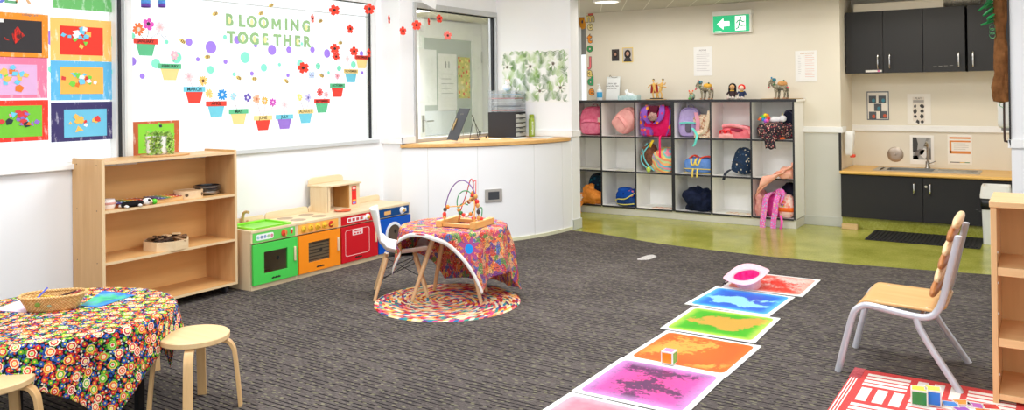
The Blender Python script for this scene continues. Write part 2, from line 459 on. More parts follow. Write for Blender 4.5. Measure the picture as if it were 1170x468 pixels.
# rails and skirting
RZ0, RZ1 = .912, .972
multi('trim_4', TRIMW, [(XL+.0, YC-.02, RZ0, XO+.02, YC, RZ1), (XO, YC-.02, RZ0, XO+.02, OY0-.005, RZ1)], bevel=.003)
multi('trim_5', TRIMW, [(XO+.02, YP-.02, RZ0, XE+.012, YP, RZ1), (XE, YP-.02, RZ0, XE+.012, YP+.165, RZ1)], bevel=.003)
multi('trim_6', TRIMW, [(-2.03, YB-.02, RZ0+.01, -1.675, YB, RZ1+.008), (-1.675, YB-.02, RZ0+.01, -1.655, YB+.16, RZ1+.008)], bevel=.003)
multi('trim_7', TRIMW, [(-1.675, YK-.02, RZ0+.005, XR, YK, RZ1+.005)], bevel=.003)
multi('trim_8', TRIMW, [(XR-.02, 6.8, RZ0, 2.7, 6.82, RZ1), (XR-.02, 6.8, RZ0, XR, 6.98, RZ1)], bevel=.003)
multi('wall_lower', LOWER, [(-2.02, YB-.006, .09, -1.674, YB, RZ0), ])
multi('baseboard_alcove', mat((200, 200, 192), .4), [(-4.49, YB-.016, 0, -1.665, YB, .09)], bevel=.002)
multi('baseboard_end', mat((205, 207, 200), .4), [(XE-.03, YP-.012, .006, XE+.012, YP, .10), (XE, YP-.012, 0.001, XE+.012, YP+.17, .10)], bevel=.002)
multi('baseboard_right', mat((205, 207, 200), .4), [(XR-.012, 6.808, .001, 2.7, 6.82, .09)])
sbox('baseboard_left', TRIMW, XL, -2.4, .006, XL+.012, YC, .08)
sbox('trim_9', mat((35, 30, 30), .5), XR-.012, 6.80, .972, XR, 6.812, 2.4)
# office room behind the counter window, with its door
sbox('wall_office_back', WALL, -6.32, 6.98, 0, -6.22, 8.78, 2.75)
sbox('wall_office_end', WALL, -6.22, 8.70, 0, XO-.1, 8.78, 2.75)
dr = struct(MB().box(-6.22, 7.35, 0, -6.17, 7.45, 2.1).box(-6.22, 8.42, 0, -6.17, 8.62, 2.1).box(-6.22, 7.45, 2.03, -6.17, 8.42, 2.25).box(-6.22, 7.45, 0, -6.17, 8.42, .85).build('door_1', mat((243, 244, 242), .4), smooth=0, bevel=.003))
MB().box(-6.205, 7.45, .85, -6.195, 8.42, 2.03).build('pane', mat((186, 195, 188), .25), dr, smooth=0)
hd = MB().cbox((-6.165, 7.40, 1.0), (.012, .045, .2)).tube([(-6.16, 7.40, 1.03), (-6.11, 7.40, 1.03), (-6.11, 7.53, 1.03)], .009).build('door_handle', CHROME, dr)
MB().box(-6.165, 8.60, 1.75, -6.155, 8.615, 1.9).build('hinge', CHROME, dr)
# ------------------------------------------------------------------ curved reception counter
def bez(P0, P1, P2, n=24): return [(P0[0]*(1-t)**2+2*P1[0]*t*(1-t)+P2[0]*t*t, P0[1]*(1-t)**2+2*P1[1]*t*(1-t)+P2[1]*t*t) for t in [i/n for i in range(n+1)]]
cv = bez((XO, YC), (-3.90, 5.86), (XE-.005, YP-.002))
def inset(c, d):
    out = []
    for i, p in enumerate(c):
        a = c[max(i-1, 0)]; b = c[min(i+1, len(c)-1)]
        t = Vector((b[0]-a[0], b[1]-a[1])).normalized(); out.append((p[0]+t.y*d, p[1]-t.x*d))
    return out
wc = MB(); wc.prism(cv+[(XO+.001, YP-.002)], 0.001, .873)
cw = struct(wc.build('wall_counter', WALL, smooth=30))
sm = MB()
for k in (3, 9, 17, 22):
    p, q = cv[k], inset(cv, .0025)[k]
    sm.tube([(p[0], p[1], .03), (p[0], p[1], .87)], .0022, 4)
sm.build('panel_seam', mat((206, 206, 202)), cw)
st = MB(); o_ = inset(cv, .012)
st.prism(o_+cv[::-1], .0005, .035)
struct(st.build('baseboard_counter', mat((222, 220, 186), .4), smooth=30))
ct = thing('service_counter', 'curved timber-edged worktop under the office window', 'counter', (0, 0, 0))
ov = inset(cv, .022); ov[0] = (XO+.001, YC-.015); ov[-1] = (XE+.0, YP-.022)
top = MB(); top.prism(ov+[(XE-.03, YP-.022), (XO+.022, YP-.022), (XO+.022, YC-.015)], .878, .911)
top.build('worktop', wood((214, 160, 92), (232, 186, 118), 'y', .8), ct, bevel=.003)

# steel wall outlet plate on the curved wall
pv = at(574.5, 224.5, X=-4.03); ti = min(range(25), key=lambda i: abs(cv[i][1]-pv.y))
tv = Vector((cv[ti+1][0]-cv[ti-1][0], cv[ti+1][1]-cv[ti-1][1])).normalized()
op = thing('wall_outlet', 'square steel outlet plate set in the white curved counter wall', 'outlet', (cv[ti][0]+tv.y*.004, cv[ti][1]-tv.x*.004, pv.z), math.atan2(tv.y, tv.x))
MB().yprism(rrect(.165, .115, .006), -.008, .004).build('face_plate', mat((196, 192, 184), .35, .7), op, bevel=.002)
q = MB().yprism(rrect(.105, .07, .003), -.0105, -.006); q.build('socket_panel', mat((72, 74, 78), .4, .3), op)
s_ = MB()
for sx in (-.07, .07): s_.at((sx, -.009, 0), PI/2).lathe([(0, -.001), (.004, -.001), (.004, .001), (0, .0015)], 10)
s_.build('screw', STEEL, op)

# ------------------------------------------------------------------ wooden open shelf under window
PLY = wood((206, 158, 104), (222, 178, 124), 'z', .6, .42, 'birch_ply'); PLYH = wood((218, 164, 102), (232, 184, 122), 'y', .6, .4, 'birch_ply_flat'); BACKB = wood((238, 184, 114), (243, 192, 124), 'y', .35, .5, 'hardboard')
EDGE = mat((226, 196, 152), .5)
sx0, sx1, sy0, sy1 = -4.982, -4.65, 2.63, 3.582
sh = thing('wooden_shelf', 'open wooden display shelf on castors under the picture windows', 'shelf', ((sx0+sx1)/2, (sy0+sy1)/2, 0))
D, Wd = (sx1-sx0)/2, (sy1-sy0)/2
for s in (-1, 1):
    p = MB().box(-D, s*Wd-(.018 if s > 0 else 0), .06, D-.002, s*Wd+(0 if s > 0 else .018), .985)
    pn = p.build('side_panel', PLY, sh, bevel=.003)
    MB().box(D-.002, s*Wd-(.018 if s > 0 else 0), .062, D, s*Wd+(0 if s > 0 else .018), .983).build('edge_strip', EDGE, pn, smooth=0)
    sc = MB()
    for z in (.10, .37, .68, .95):
        for xx in (-.11, .11):
            sc.at((xx, s*(Wd+.0005), z), s*-PI/2).lathe([(0, 0), (.004, 0), (.004, .001), (0, .0012)], 8)
    sc.build('screw', mat((120, 100, 80), .4, .6), pn)
for z, nm in ((.955, 'top_board'), (.665, 'shelf_board'), (.358, 'shelf_board'), (.062, 'base_board')):
    b = MB().box(-D+.008, -Wd+.018, z-.0, D-.004, Wd-.018, z+.016).build(nm, PLYH, sh, smooth=0)
    MB().box(D-.004, -Wd+.018, z, D-.002, Wd-.018, z+.016).build('edge_strip', EDGE, b, smooth=0)
MB().box(-D, -Wd+.018, .07, -D+.008, Wd-.018, .955).build('back_panel', BACKB, sh, smooth=0)
MB().box(-D+.0085, -Wd+.05, .44, -D+.0095, -Wd+.085, .47).box(-D+.0085, -Wd+.07, .425, -D+.0095, -Wd+.10, .45).build('torn_sticker', mat((236, 226, 214)), sh, smooth=0)
for xx in (-.11, .12):
    for s in (-1, 1):
        c = MB().at((xx, s*(Wd-.07), .026), PI/2).lathe([(0, -.012), (.022, -.012), (.026, -.008), (.026, .008), (.022, .012), (0, .012)], 16)
        c.at().box(xx-.02, s*(Wd-.07)-.016, .04, xx+.02, s*(Wd-.07)+.016, .0625)
        c.build('castor', mat((38, 36, 40), .5), sh)
def on_shelf(px, py, z): return at(px, py, Z=z)
ZM, ZL = .681, .374
# glockenspiels
BARC = [(64, 58, 130), (70, 96, 170), (58, 140, 120), (110, 160, 70), (226, 190, 60), (232, 130, 50), (206, 60, 50), (150, 60, 60)]
def xylo(name, label, y0, y1, x, dark, rz):
    t = thing(name, label, 'xylophone', (x, (y0+y1)/2, ZM), rz, 'toy xylophones')
    L = y1-y0; wd = mat((150, 72, 36), .4) if dark else wood((214, 164, 104), (228, 184, 126), 'y', 1.2)
    for k, s in enumerate((-1, 1)):
        MB().prism([(s*.075-.009, -L/2), (s*.075+.009, -L/2), (s*.045+.009, L/2), (s*.045-.009, L/2)], 0, .024).build('rail', wd, t, bevel=.002)
    MB().box(-.08, -L/2, 0, .08, -L/2+.012, .02).box(-.05, L/2-.012, 0, .05, L/2, .02).build('end_block', wd, t, bevel=.002)
    for k in range(8):
        y = -L/2+.02+(L-.04)*k/7; hw = .094-.035*k/7
        b = MB().box(-hw, y-L*.045, .0245, hw, y+L*.045, .0295).build('bar', mat(BARC[k], .3, .2), t, bevel=.001)
        q = MB()
        for s in (-1, 1): q.at((s*(.075-.03*k/7), y, .0295)).lathe([(.004, 0), (.004, .002), (0, .003)], 6)
        q.build('pin', mat((230, 225, 210), .4), b)
    return t
xylo('xylophone', 'toy xylophone with a dark red-brown body beside a cow puppet', 2.745, 2.985, -4.80, True, 0)
xylo('xylophone', 'toy xylophone with a pale wooden frame beside a wooden tambourine', 3.01, 3.21, -4.77, False, -.05)
# small white drum with red rim at the end panel
t = thing('toy_drum', 'small white drum tucked against the end panel of shelf', 'drum', (-4.755, 2.715, ZM))
MB().lathe([(0, 0), (.045, 0), (.052, .012), (.054, .035), (.048, .055), (0, .058)], 20).build('shell', mat((238, 232, 226), .4), t)
MB().lathe([(.0535, .026), (.0555, .03), (.0555, .036), (.0535, .04)], 20).build('rim', mat((206, 150, 140)), t)
# black and white cow puppet lying on the shelf, green toy at its end
def cow_mat():
    n = NB('cow_plush', .9, .1); f, _ = n.noise(n.coord('Object', (1, 1, 1), (0, 0, 0), (.3, .1, 0)), 15, 1)
    return n.done(n.ramp(f, [(0, (28, 26, 26)), (.53, (244, 242, 238))], True))
t = thing('cow_puppet', 'floppy black and white cow puppet lying at the shelf edge', 'puppet', (-4.685, 2.84, ZM))
def lump(q, p): k = noise.noise(q*28)*.007; return (q.x+k, q.y+k, max(q.z+k, -.0165))
MB().sq((0, 0, .018), (.032, .075, .018), .8, .8, 24, 12, lump).build('body', cow_mat(), t)
h = MB().sq((.005, .095, .022), (.026, .03, .022), .9, .9, 16, 10).build('head', mat((236, 232, 226), .9), t)
MB().ball((.026, .105, .02), (.012, .013, .012)).build('muzzle', mat((232, 190, 176), .8), h)
for s in (-1, 1): MB().ball((s*.03+.003, .092, .034), (.013, .006, .007)).build('ear', mat((40, 38, 38), .9), h)
for (a, b) in ((.03, -.055), (.032, .03), (-.03, -.06), (-.03, .05)): MB().ball((a, b, .009), (.02, .011, .009)).build('leg', mat((240, 236, 230), .9), t)
t = thing('rattle', 'bright green round rattle beside the cow puppet', 'rattle', (-4.665, 2.975, ZM))
MB().ball((0, 0, .018), (.018, .016, .018)).build('ball', mat((92, 206, 50), .4), t); MB().tube([(0, -.012, .016), (0, -.03, .008)], .005).build('grip', mat((40, 60, 40)), t)
# tambourine
t = thing('tambourine', 'round pale wooden tambourine lying on the middle shelf', 'tambourine', (-4.775, 3.29, ZM))
MB().lathe([(.086, 0), (.092, 0), (.092, .05), (.086, .05), (.086, 0)], 40).build('hoop', wood((224, 190, 146), (236, 206, 166), 'x', 1), t)
MB().lathe([(0, .046), (.0855, .046)], 40).build('skin', mat((206, 170, 126), .6), t)
for k in range(5):
    a = -.7+k*2*PI/5
    j = MB(); j.T = Matrix.Translation((.0915*cos(a), .0915*sin(a), .025)) @ Matrix.Rotation(a, 4, 'Z') @ Matrix.Rotation(PI/2, 4, 'Y')
    j.lathe([(0, -.002), (.011, -.002), (.011, .002), (0, .0025)], 12); j.build('jingle_slot', mat((96, 76, 54), .5), t)
# stacked black bowl drum with silver band
t = thing('hand_drum', 'shallow black hand drum with silver bands on the middle shelf', 'drum', (-4.80, 3.455, ZM))
MB().lathe([(0, 0), (.06, 0), (.072, .008), (.074, .03), (.086, .034), (.09, .05), (.09, .064), (.08, .066), (.078, .04), (0, .036)], 32).build('bowl', mat((34, 34, 38), .2, 0, .6, 0, .4), t)
MB().lathe([(.0755, .009), (.077, .012), (.077, .026), (.0755, .029)], 32).build('band', mat((150, 138, 126), .3, .8), t)
MB().lathe([(.0905, .052), (.0925, .054), (.0925, .06), (.0905, .062)], 32).build('rim', mat((120, 116, 112), .25, .9), t)
# octagonal tray of bark
t = thing('octagonal_tray', 'eight-sided pale wooden tray heaped with bark pieces', 'tray', (-4.775, 3.125, ZL), .2)
OW = wood((226, 194, 150), (238, 212, 172), 'y', 1)
oc = [(.145*cos(PI/8+k*PI/4), .145*sin(PI/8+k*PI/4)) for k in range(8)]; oi = [(x*.93, y*.93) for x, y in oc]
MB().prism(oc, 0, .006).build('base', OW, t, smooth=0)
q = MB()
for k in range(8):
    l = (k+1) % 8; q.prism([oc[k], oc[l], oi[l], oi[k]], .006, .058)
q.build('rim', OW, t, smooth=0)
random.seed(4)
for k in range(26):
    a = random.uniform(0, 2*PI); r = .10*math.sqrt(random.random()); sz = random.uniform(.02, .045)
    b = MB().at((r*cos(a), r*sin(a), .045+.028*(1-r/.11)+random.uniform(0, .015)), random.uniform(-.35, .35), random.uniform(-.35, .35), random.uniform(0, PI))
    b.sq((0, 0, 0), (sz, sz*.6, .006), .6, .7, 10, 6, lambda q, p: (q.x, q.y, q.z+.008*noise.noise(q*60+Vector((k, 0, 0)))))
    o = b.build('bark_piece', mat([(74, 52, 38), (58, 42, 32), (110, 80, 56), (150, 112, 78), (46, 34, 28)][k % 5], .85))
    o.matrix_world = Matrix.Translation((-4.775, 3.125, ZL)) @ o.matrix_world
    tag(o, 'dark curl of bark heaped with others in the octagonal tray', 'bark', 'bark pieces in the tray')
for k, (a, b, r_) in enumerate(((.02, -.01, .3), (.03, .055, 1.1))):
    o = MB().at((-4.775+a, 3.125+b, ZL+.084+.004*k), .05, .06, r_).cbox((0, 0, 0), (.055, .035, .008)).build('bark_slab', wood((214, 176, 126), (226, 192, 146), 'x', 2), bevel=.002)
    tag(o, 'flat pale-faced slab of bark on top of the heap, ' + ('showing its whole face' if k == 0 else 'the one turned crosswise'), 'bark', 'pale slabs in the tray')

# ------------------------------------------------------------------ plant, slab and painting on / behind the shelf
o = MB().prism([(x, y) for x, y in circ(.11, 40, .165)], 0, .012).build('wooden_slab', wood((198, 150, 96), (214, 170, 116), 'y', 1), bevel=.003, loc=(-4.79, 3.135, .9715))
tag(o, 'oval wooden slab under the trailing pot plant', 'slab')
pl = thing('potted_plant', 'white pot with trailing green string-of-hearts plant on oval slab', 'plant', (-4.80, 3.085, .984))
MB().lathe([(0, 0), (.056, 0), (.064, .01), (.070, .108), (.070, .115), (.064, .115), (.062, .098), (0, .095)], 32).build('pot', mat((243, 241, 236), .35), pl)
MB().lathe([(0, .097), (.058, .0985)], 20).build('soil', mat((70, 52, 40), .9), pl)
lf = MB(); stm = MB(); random.seed(3)
for k in range(26):
    a = random.choice([random.gauss(-.5, .2), random.gauss(.62, .25), random.gauss(.62, .3), random.uniform(0, 2*PI)])
    L = random.uniform(.05, .125); r0_ = random.uniform(.02, .05)
    pts = [(r0_*cos(a), r0_*sin(a), .10), (.066*cos(a), .066*sin(a), .13+random.uniform(0, .02)), (.082*cos(a), .082*sin(a), .11)]
    for i in range(1, 5): pts.append((.078*cos(a)+random.uniform(-.006, .006), .078*sin(a)+random.uniform(-.012, .012), max(.11-L*i/4, .008)))
    stm.tube(pts, .0011, 4)
    sp = smooth_path(pts, 4)
    for p in sp[3:]:
        c = Vector(p)+Vector((random.uniform(-.008, .012), random.uniform(-.012, .012), random.uniform(-.006, .006)))
        n1 = Vector((random.uniform(-1, 1), random.uniform(-1, 1), random.uniform(-1, 1))).normalized(); t1 = n1.orthogonal().normalized(); b1 = n1.cross(t1); s1 = random.uniform(.006, .010)
        lf.cur = random.randrange(3)
        lf.add([c-t1*s1*1.2, c+b1*s1*.8, c+t1*s1*1.3, c-b1*s1*.8], [(0, 1, 2, 3)])
stm.build('stem', mat((120, 150, 70)), pl)
lf.build('foliage', [mat((160, 198, 84), .5), mat((196, 218, 124), .5), mat((128, 172, 70), .5)], pl)

# ------------------------------------------------------------------ toy kitchen units along the wall
BEECH = wood((232, 206, 164), (240, 220, 184), 'y', .9, .4, 'beech'); BEECHZ = wood((230, 203, 160), (239, 218, 181), 'z', .9, .4, 'beech_upright')
KX0, KX1, KH = -4.935, -4.58, .42
KY = [3.637, 4.045, 4.475, 4.895, 5.305]
def kitchen(i, name, label, cat, col, pcol):
    y0, y1 = KY[i]+.001, KY[i+1]-.001; w = y1-y0
    t = thing(name, label, cat, (KX1, (y0+y1)/2, .006), 0, 'toy kitchen units')
    H = KH-.006; h = w/2
    q = MB().box(-.355, -h, 0, -.012, -h+.016, H-.018).box(-.355, h-.016, 0, -.012, h, H-.018).box(-.355, -h+.016, 0, -.347, h-.016, H-.018).box(-.345, -h+.016, .036, -.012, h-.016, .05)
    q.build('carcass', BEECHZ, t, smooth=0)
    MB().box(-.012, -h, 0, 0, h, .032).build('plinth', BEECH, t, smooth=0, bevel=.001)
    MB().box(-.357, -h, H-.018, .004, h, H).build('counter_top', BEECH, t, smooth=0, bevel=.002)
    MB().box(-.012, -h, .322, .0, h, H-.018).build('fascia', BEECH, t, smooth=0)
    if i != 0:
        bb = [( -h+.002, H), (-h+.002, H+.03), (-h+.016, H+.046), (-h+.04, H+.05), (h-.04, H+.05), (h-.016, H+.046), (h-.002, H+.03), (h-.002, H)]
        MB().xprism(bb, -.356, -.344).build('backboard', BEECH, t, bevel=.002)
    MB().xprism([(y*1, z+.361) for y, z in rrect(w-.03, .066, .004)], 0.0, .004).build('control_panel', pcol, t)
    return t, h, H
def door_(t, h, col, win=None, hole=None):
    d = MB()
    Wd_, z0, z1 = h-.006, .036, .315
    if win:
        a, b, c, e = win
        for bx in ((-.0, -Wd_, z0, .016, a, z1), (0, b, z0, .016, Wd_, z1), (0, a, z0, .016, b, c), (0, a, e, .016, b, z1)): d.box(*bx)
    else: d.box(0, -Wd_, z0, .016, Wd_, z1)
    return d.build('door', col, t, smooth=0, bevel=.0015 if not win else 0)
def dhandle(dr, y, z=.2, col=None):
    MB().box(.016, y-.008, z-.052, .03, y+.008, z+.052).build('handle', col or BEECHZ, dr, bevel=.004)
def mark(dr, y=-.0, z=.062, s=1):
    q = MB()
    for k, (dy, r) in enumerate(((-.034, .006), (-.024, .0075), (-.012, .0055), (0, .008), (.011, .0055), (.022, .0075), (.033, .006))):
        q.at((.0165, y+dy*s, z+(.002 if k % 2 else 0)), 0, PI/2).lathe([(0, 0), (r*s, 0), (r*s, .0004), (0, .0006)], 8)
    q.at().box(.016, y-.038*s, z-.002, .0168, y+.038*s, z+.001); q.build('emblem', mat((40, 34, 30)), dr)
def knob(t, y, z, col, r=.016):
    k = MB(); k.T = Matrix.Translation((.004, y, z)) @ Matrix.Rotation(PI/2, 4, 'Y')
    k.lathe([(0, 0), (r, 0), (r, .006), (r*.5, .009), (r*.45, .018), (0, .02)], 16); return k.build('knob', col, t)
DARKIN = mat((126, 110, 92), .7); PANE = glass_mat('acrylic', (.80, .80, .80), .05)
# sink unit
G = mat((76, 206, 84), .4)
t, h, H = kitchen(0, 'toy_sink_unit', 'toy kitchen sink cabinet with bright green door and basin', 'toy sink', G, mat((104, 206, 92), .4))
d = door_(t, h, G, (-.105, .105, .105, .255)); MB().box(.004, -.105, .105, .007, .105, .255).build('window_pane', PANE, d, smooth=0); dhandle(d, h-.035); mark(d)
MB().at((-.03, .055, .185), 0, PI/2).lathe([(0, 0), (.014, 0), (.014, .004), (0, .005)], 14).build('port_hole', BLACK, t)
b = MB().sq((-.10, 0, .075), (.055, .075, .02), .5, .8, 16, 8).build('toy_loaf', mat((150, 92, 56), .7)); b.matrix_world = Matrix.Translation(t.location) @ b.matrix_world
b.name = 'toy_block'; tag(b, 'brown wooden block inside the green sink cabinet', 'block')
b = MB().sq((-.055, -.085, .068), (.024, .02, .014), .8).build('toy_cup', mat((110, 170, 214), .5)); b.matrix_world = Matrix.Translation(t.location) @ b.matrix_world
tag(b, 'small blue toy cup inside the green sink cabinet', 'cup')
lp = MB().xprism([(y-.085, z+.361) for y, z in rrect(.15, .042, .012)], .0035, .0052).build('label_plate', mat((238, 240, 240)), t)
for k, c in enumerate(((110, 200, 200), (40, 110, 160), (90, 130, 190), (120, 190, 90), (214, 60, 100))):
    q = MB(); q.T = Matrix.Translation((.0052, -.145+k*.03, .361)) @ Matrix.Rotation(PI/2, 4, 'Y')
    q.lathe([(.006, 0), (.011, 0), (.011, .0008), (.006, .0008)], 14).lathe([(0, 0), (.004, 0), (0, .0008)], 8); q.build('symbol', mat(c), lp)
kk = knob(t, .085, .361, mat((220, 70, 48), .4), .026); MB().at((.006, .085, .361)).box(.012, -.004, -.02, .02, .004, .02).build('pointer', mat((226, 170, 90)), kk)
MB().xprism([(y+.155, z+.366) for y, z in ((-.012, .02), (.012, .02), (.008, -.02), (-.008, -.02))], .004, .0052).build('symbol', mat((214, 50, 50)), t)
MB().xprism([(y+.155, z+.381) for y, z in rrect(.022, .012, .002)], .0045, .006).build('symbol', mat((240, 236, 230)), t)
LG = mat((142, 226, 60), .3)
q = MB().box(-.30, -h+.03, H, -.012, -h+.052, H+.014).box(-.30, h-.052, H, -.012, h-.03, H+.014).box(-.30, -h+.052, H, -.278, h-.052, H+.014).box(-.034, -h+.052, H, -.012, h-.052, H+.014)
bs = q.build('basin_rim', LG, t, bevel=.004); MB().box(-.278, -h+.052, H-.0, -.034, h-.052, H+.002).build('basin_floor', mat((120, 208, 50), .35), bs, smooth=0)
bb = [(-.165, H), (-.165, H+.03), (-.15, H+.04), (.18, H+.04), (h-.004, H+.028), (h-.004, H)]
MB().xprism(bb, -.356, -.344).build('backboard', BEECH, t, bevel=.002)
fc = MB().tube(smooth_path([(-.325, -.015, H), (-.325, -.015, H+.04), (-.318, -.012, H+.075), (-.295, -.008, H+.088), (-.27, -.004, H+.085)], 5), [.011]*16+[.010]*5).build('faucet', wood((206, 164, 112), (222, 184, 134), 'z', 1.5), t)
for s in (-1, 1): MB().at((-.325, -.015+s*.045, H)).lathe([(0, 0), (.012, 0), (.012, .016), (.007, .022), (0, .024)], 12).build('tap_handle', wood((206, 164, 112), (222, 184, 134), 'z', 1.5), fc)
# stove
OR = mat((255, 146, 26), .4)
t, h, H = kitchen(1, 'toy_stove', 'toy stove with orange oven door and four hotplates', 'toy stove', OR, mat((246, 178, 84), .4))
d = door_(t, h, OR, (-.115, .10, .105, .255))
MB().box(.002, -.115, .105, .005, .10, .255).build('window_pane', mat((104, 88, 66), .4), d, smooth=0)
q = MB()
for k in range(6): q.box(.005, -.115, .118+k*.024, .0065, .10, .124+k*.024)
q.at((.006, .015, .185), 0, PI/2).lathe([(0, 0), (.014, 0), (.014, .002), (0, .003)], 12); q.build('oven_grid', mat((44, 38, 32)), d, smooth=0)
dhandle(d, h-.035); mark(d)
for k in range(5):
    y = -.15+k*.068
    kb = knob(t, y, .361, mat((240, 196, 60), .4) if k < 4 else mat((196, 40, 30), .4), .024)
    MB().at((.005, y, .361), rx=.5*k).box(.01, -.004, -.018, .02, .004, .018).build('pointer', mat((206, 150, 40) if k < 4 else (236, 190, 60)), kb)
for a in (-.25, -.105):
    for b_ in (-.105, .105):
        MB().at((a, b_, H)).lathe([(0, 0), (.058, 0), (.058, .0012), (.05, .0022), (.036, .0022), (.035, .0012), (0, .0018)], 24).build('hotplate', mat((178, 156, 130), .5), t)
# red unit
R = mat((206, 20, 34), .35)
t, h, H = kitchen(2, 'toy_dishwasher', 'toy dishwasher cabinet with plain red door and white outline', 'toy dishwasher', R, R)
d = door_(t, h, R)
q = MB(); o_, i_ = rrect(.27, .205, .02), rrect(.261, .196, .017)
for k in range(len(o_)):
    l = (k+1) % len(o_)
    q.xprism([(o_[k][0]-.03, o_[k][1]+.185), (o_[l][0]-.03, o_[l][1]+.185), (i_[l][0]-.03, i_[l][1]+.185), (i_[k][0]-.03, i_[k][1]+.185)], .016, .0166)
q.build('outline', mat((240, 200, 196)), d, smooth=0)
pn = MB().xprism([(y-.03, z+.262) for y, z in rrect(.115, .046, .004)], .0165, .018).build('display', mat((240, 214, 210)), d)
q = MB().xprism([(y-.03, z+.272) for y, z in rrect(.07, .01, .003)], .018, .0186)
for k in range(3): q.xprism([(y-.06+k*.03, z+.252) for y, z in rrect(.02, .012, .003)], .018, .0186)
q.build('display_mark', mat((214, 60, 62)), pn)
dhandle(d, h-.035); mark(d, -.02)
lp = MB().xprism([(y-.03, z+.361) for y, z in rrect(.2, .036, .004)], .0035, .0055).build('label_plate', mat((244, 238, 236)), t)
q = MB()
for k in range(4): q.xprism([(y-.105+k*.044, z+.361) for y, z in rrect(.03, .022, .002)], .0055, .0062)
q.build('symbol', mat((206, 70, 74)), lp)
kb = knob(t, .095, .361, mat((244, 242, 238), .3), .026); MB().at((.02, .095, .361)).ball((0, 0, 0), (.012, .014, .014)).build('pointer', mat((226, 172, 70)), kb)
# washing machine
BL = mat((0, 84, 190), .35)
t, h, H = kitchen(3, 'toy_washing_machine', 'toy washing machine with blue door and round porthole', 'toy washing machine', BL, mat((0, 70, 130), .35))
d = door_(t, h, BL)
q = MB(); q.T = Matrix.Translation((.016, -.02, .18)) @ Matrix.Rotation(PI/2, 4, 'Y'); q.lathe([(.078, 0), (.1, 0), (.1, .005), (.078, .007), (.078, 0)], 36); q.build('porthole_ring', mat((236, 238, 240), .3), d)
q = MB(); q.T = Matrix.Translation((.016, -.02, .18)) @ Matrix.Rotation(PI/2, 4, 'Y'); q.lathe([(0, .001), (.078, .001)], 36); q.build('porthole', mat((92, 78, 66), .35), d)
q = MB(); q.T = Matrix.Translation((.018, -.0, .2)) @ Matrix.Rotation(PI/2, 4, 'Y'); q.lathe([(0, .0), (.016, 0), (.016, .001), (0, .002)], 14); q.build('port_hole', BLACK, d)
mark(d, .0, .058)
MB().xprism([(y-.08, z+.36) for y, z in rrect(.08, .03, .003)], .004, .006).build('label_plate', mat((236, 178, 104)), t)
lp = MB().xprism([(y+.13, z+.362) for y, z in rrect(.05, .03, .003)], .004, .0055).build('label_plate', mat((244, 242, 236)), t)
kb = knob(t, .10, .361, mat((246, 246, 246), .3), .03); q = MB(); q.T = Matrix.Translation((.014, .10, .361)) @ Matrix.Rotation(PI/2, 4, 'Y'); q.lathe([(0, 0), (.014, 0), (.012, .022), (0, .024)], 12); q.build('pointer', mat((214, 162, 76), .4), kb)
# microwave
t = thing('toy_microwave', 'wooden toy microwave with open front standing on the units', 'toy microwave', (-4.752, 4.69, KH))
hw = .185
ctr = [(-.185, -hw), (-.02, -hw), (.0, -hw+.0), (.0, hw), (-.185, hw)]
MB().box(-.185, -hw, 0, 0, -hw+.012, .2).box(-.06, -hw+.012, 0, 0, -hw+.016, .2).build('side_panel', BEECHZ, t, smooth=0)
MB().box(-.185, hw-.012, 0, 0, hw, .2).build('side_panel', BEECHZ, t, smooth=0)
MB().box(-.185, -hw+.012, 0, 0, hw-.012, .012).build('base', BEECH, t, smooth=0)
tp = [(-.2, -hw-.015), (-.06, -hw-.015), (.018, -hw+.03), (.018, hw+.006), (-.2, hw+.006)]
MB().prism(tp, .2, .214).build('top_board', BEECH, t, bevel=.002)
MB().box(-.185, -hw+.012, .012, -.178, hw-.012, .2).build('back_panel', BEECHZ, t, smooth=0)
MB().box(-.012, -hw+.012, .012, 0, -hw+.042, .2).build('front_stile', BEECHZ, t, smooth=0)
MB().box(-.17, .055, .012, -.0, .067, .2).build('divider', wood((176, 128, 66), (188, 140, 78), 'z', 1), t, smooth=0)
cp = MB().box(-.012, .067, .012, .002, hw-.012, .2).build('control_panel', BEECHZ, t, smooth=0)
MB().xprism([(y+.118, z+.108) for y, z in rrect(.052, .15, .004)], .002, .004).build('keypad', mat((226, 44, 40), .4), cp)
q = MB().xprism([(y+.118, z+.166) for y, z in rrect(.036, .016, .003)], .004, .0048); q.build('digit_display', mat((244, 206, 196)), cp)
q = MB().xprism([(y+.118, z+.148) for y, z in rrect(.05, .004, .001)], .004, .0048); q.build('stripe', mat((120, 100, 90)), cp)
MB().xprism([(y+.118, z+.066) for y, z in rrect(.04, .012, .002)], .004, .0048).build('button', mat((240, 180, 80)), cp)
MB().xprism([(y+.118, z+.046) for y, z in rrect(.034, .014, .002)], .004, .0048).build('button', mat((120, 150, 220)), cp)
bb = [(-hw-.01, .214), (-hw-.01, .245), (-hw+.01, .262), (-hw+.04, .268), (hw-.05, .268), (hw-.015, .26), (hw, .24), (hw, .214)]
MB().xprism(bb, -.2, -.187).build('backboard', BEECH, t, bevel=.003)
t = thing('toy_plate', 'orange toy plate on the counter before the wooden microwave', 'plate', (-4.715, 4.645, KH))
MB().lathe([(0, .004), (.036, .004), (.062, .012), (.066, .012), (.063, .006), (.04, 0), (0, 0)], 28).build('dish', mat((250, 124, 88), .4), t)
MB().lathe([(.060, .0122), (.0665, .0126), (.0665, .0105)], 28).build('rim', mat((238, 90, 60), .4), t)
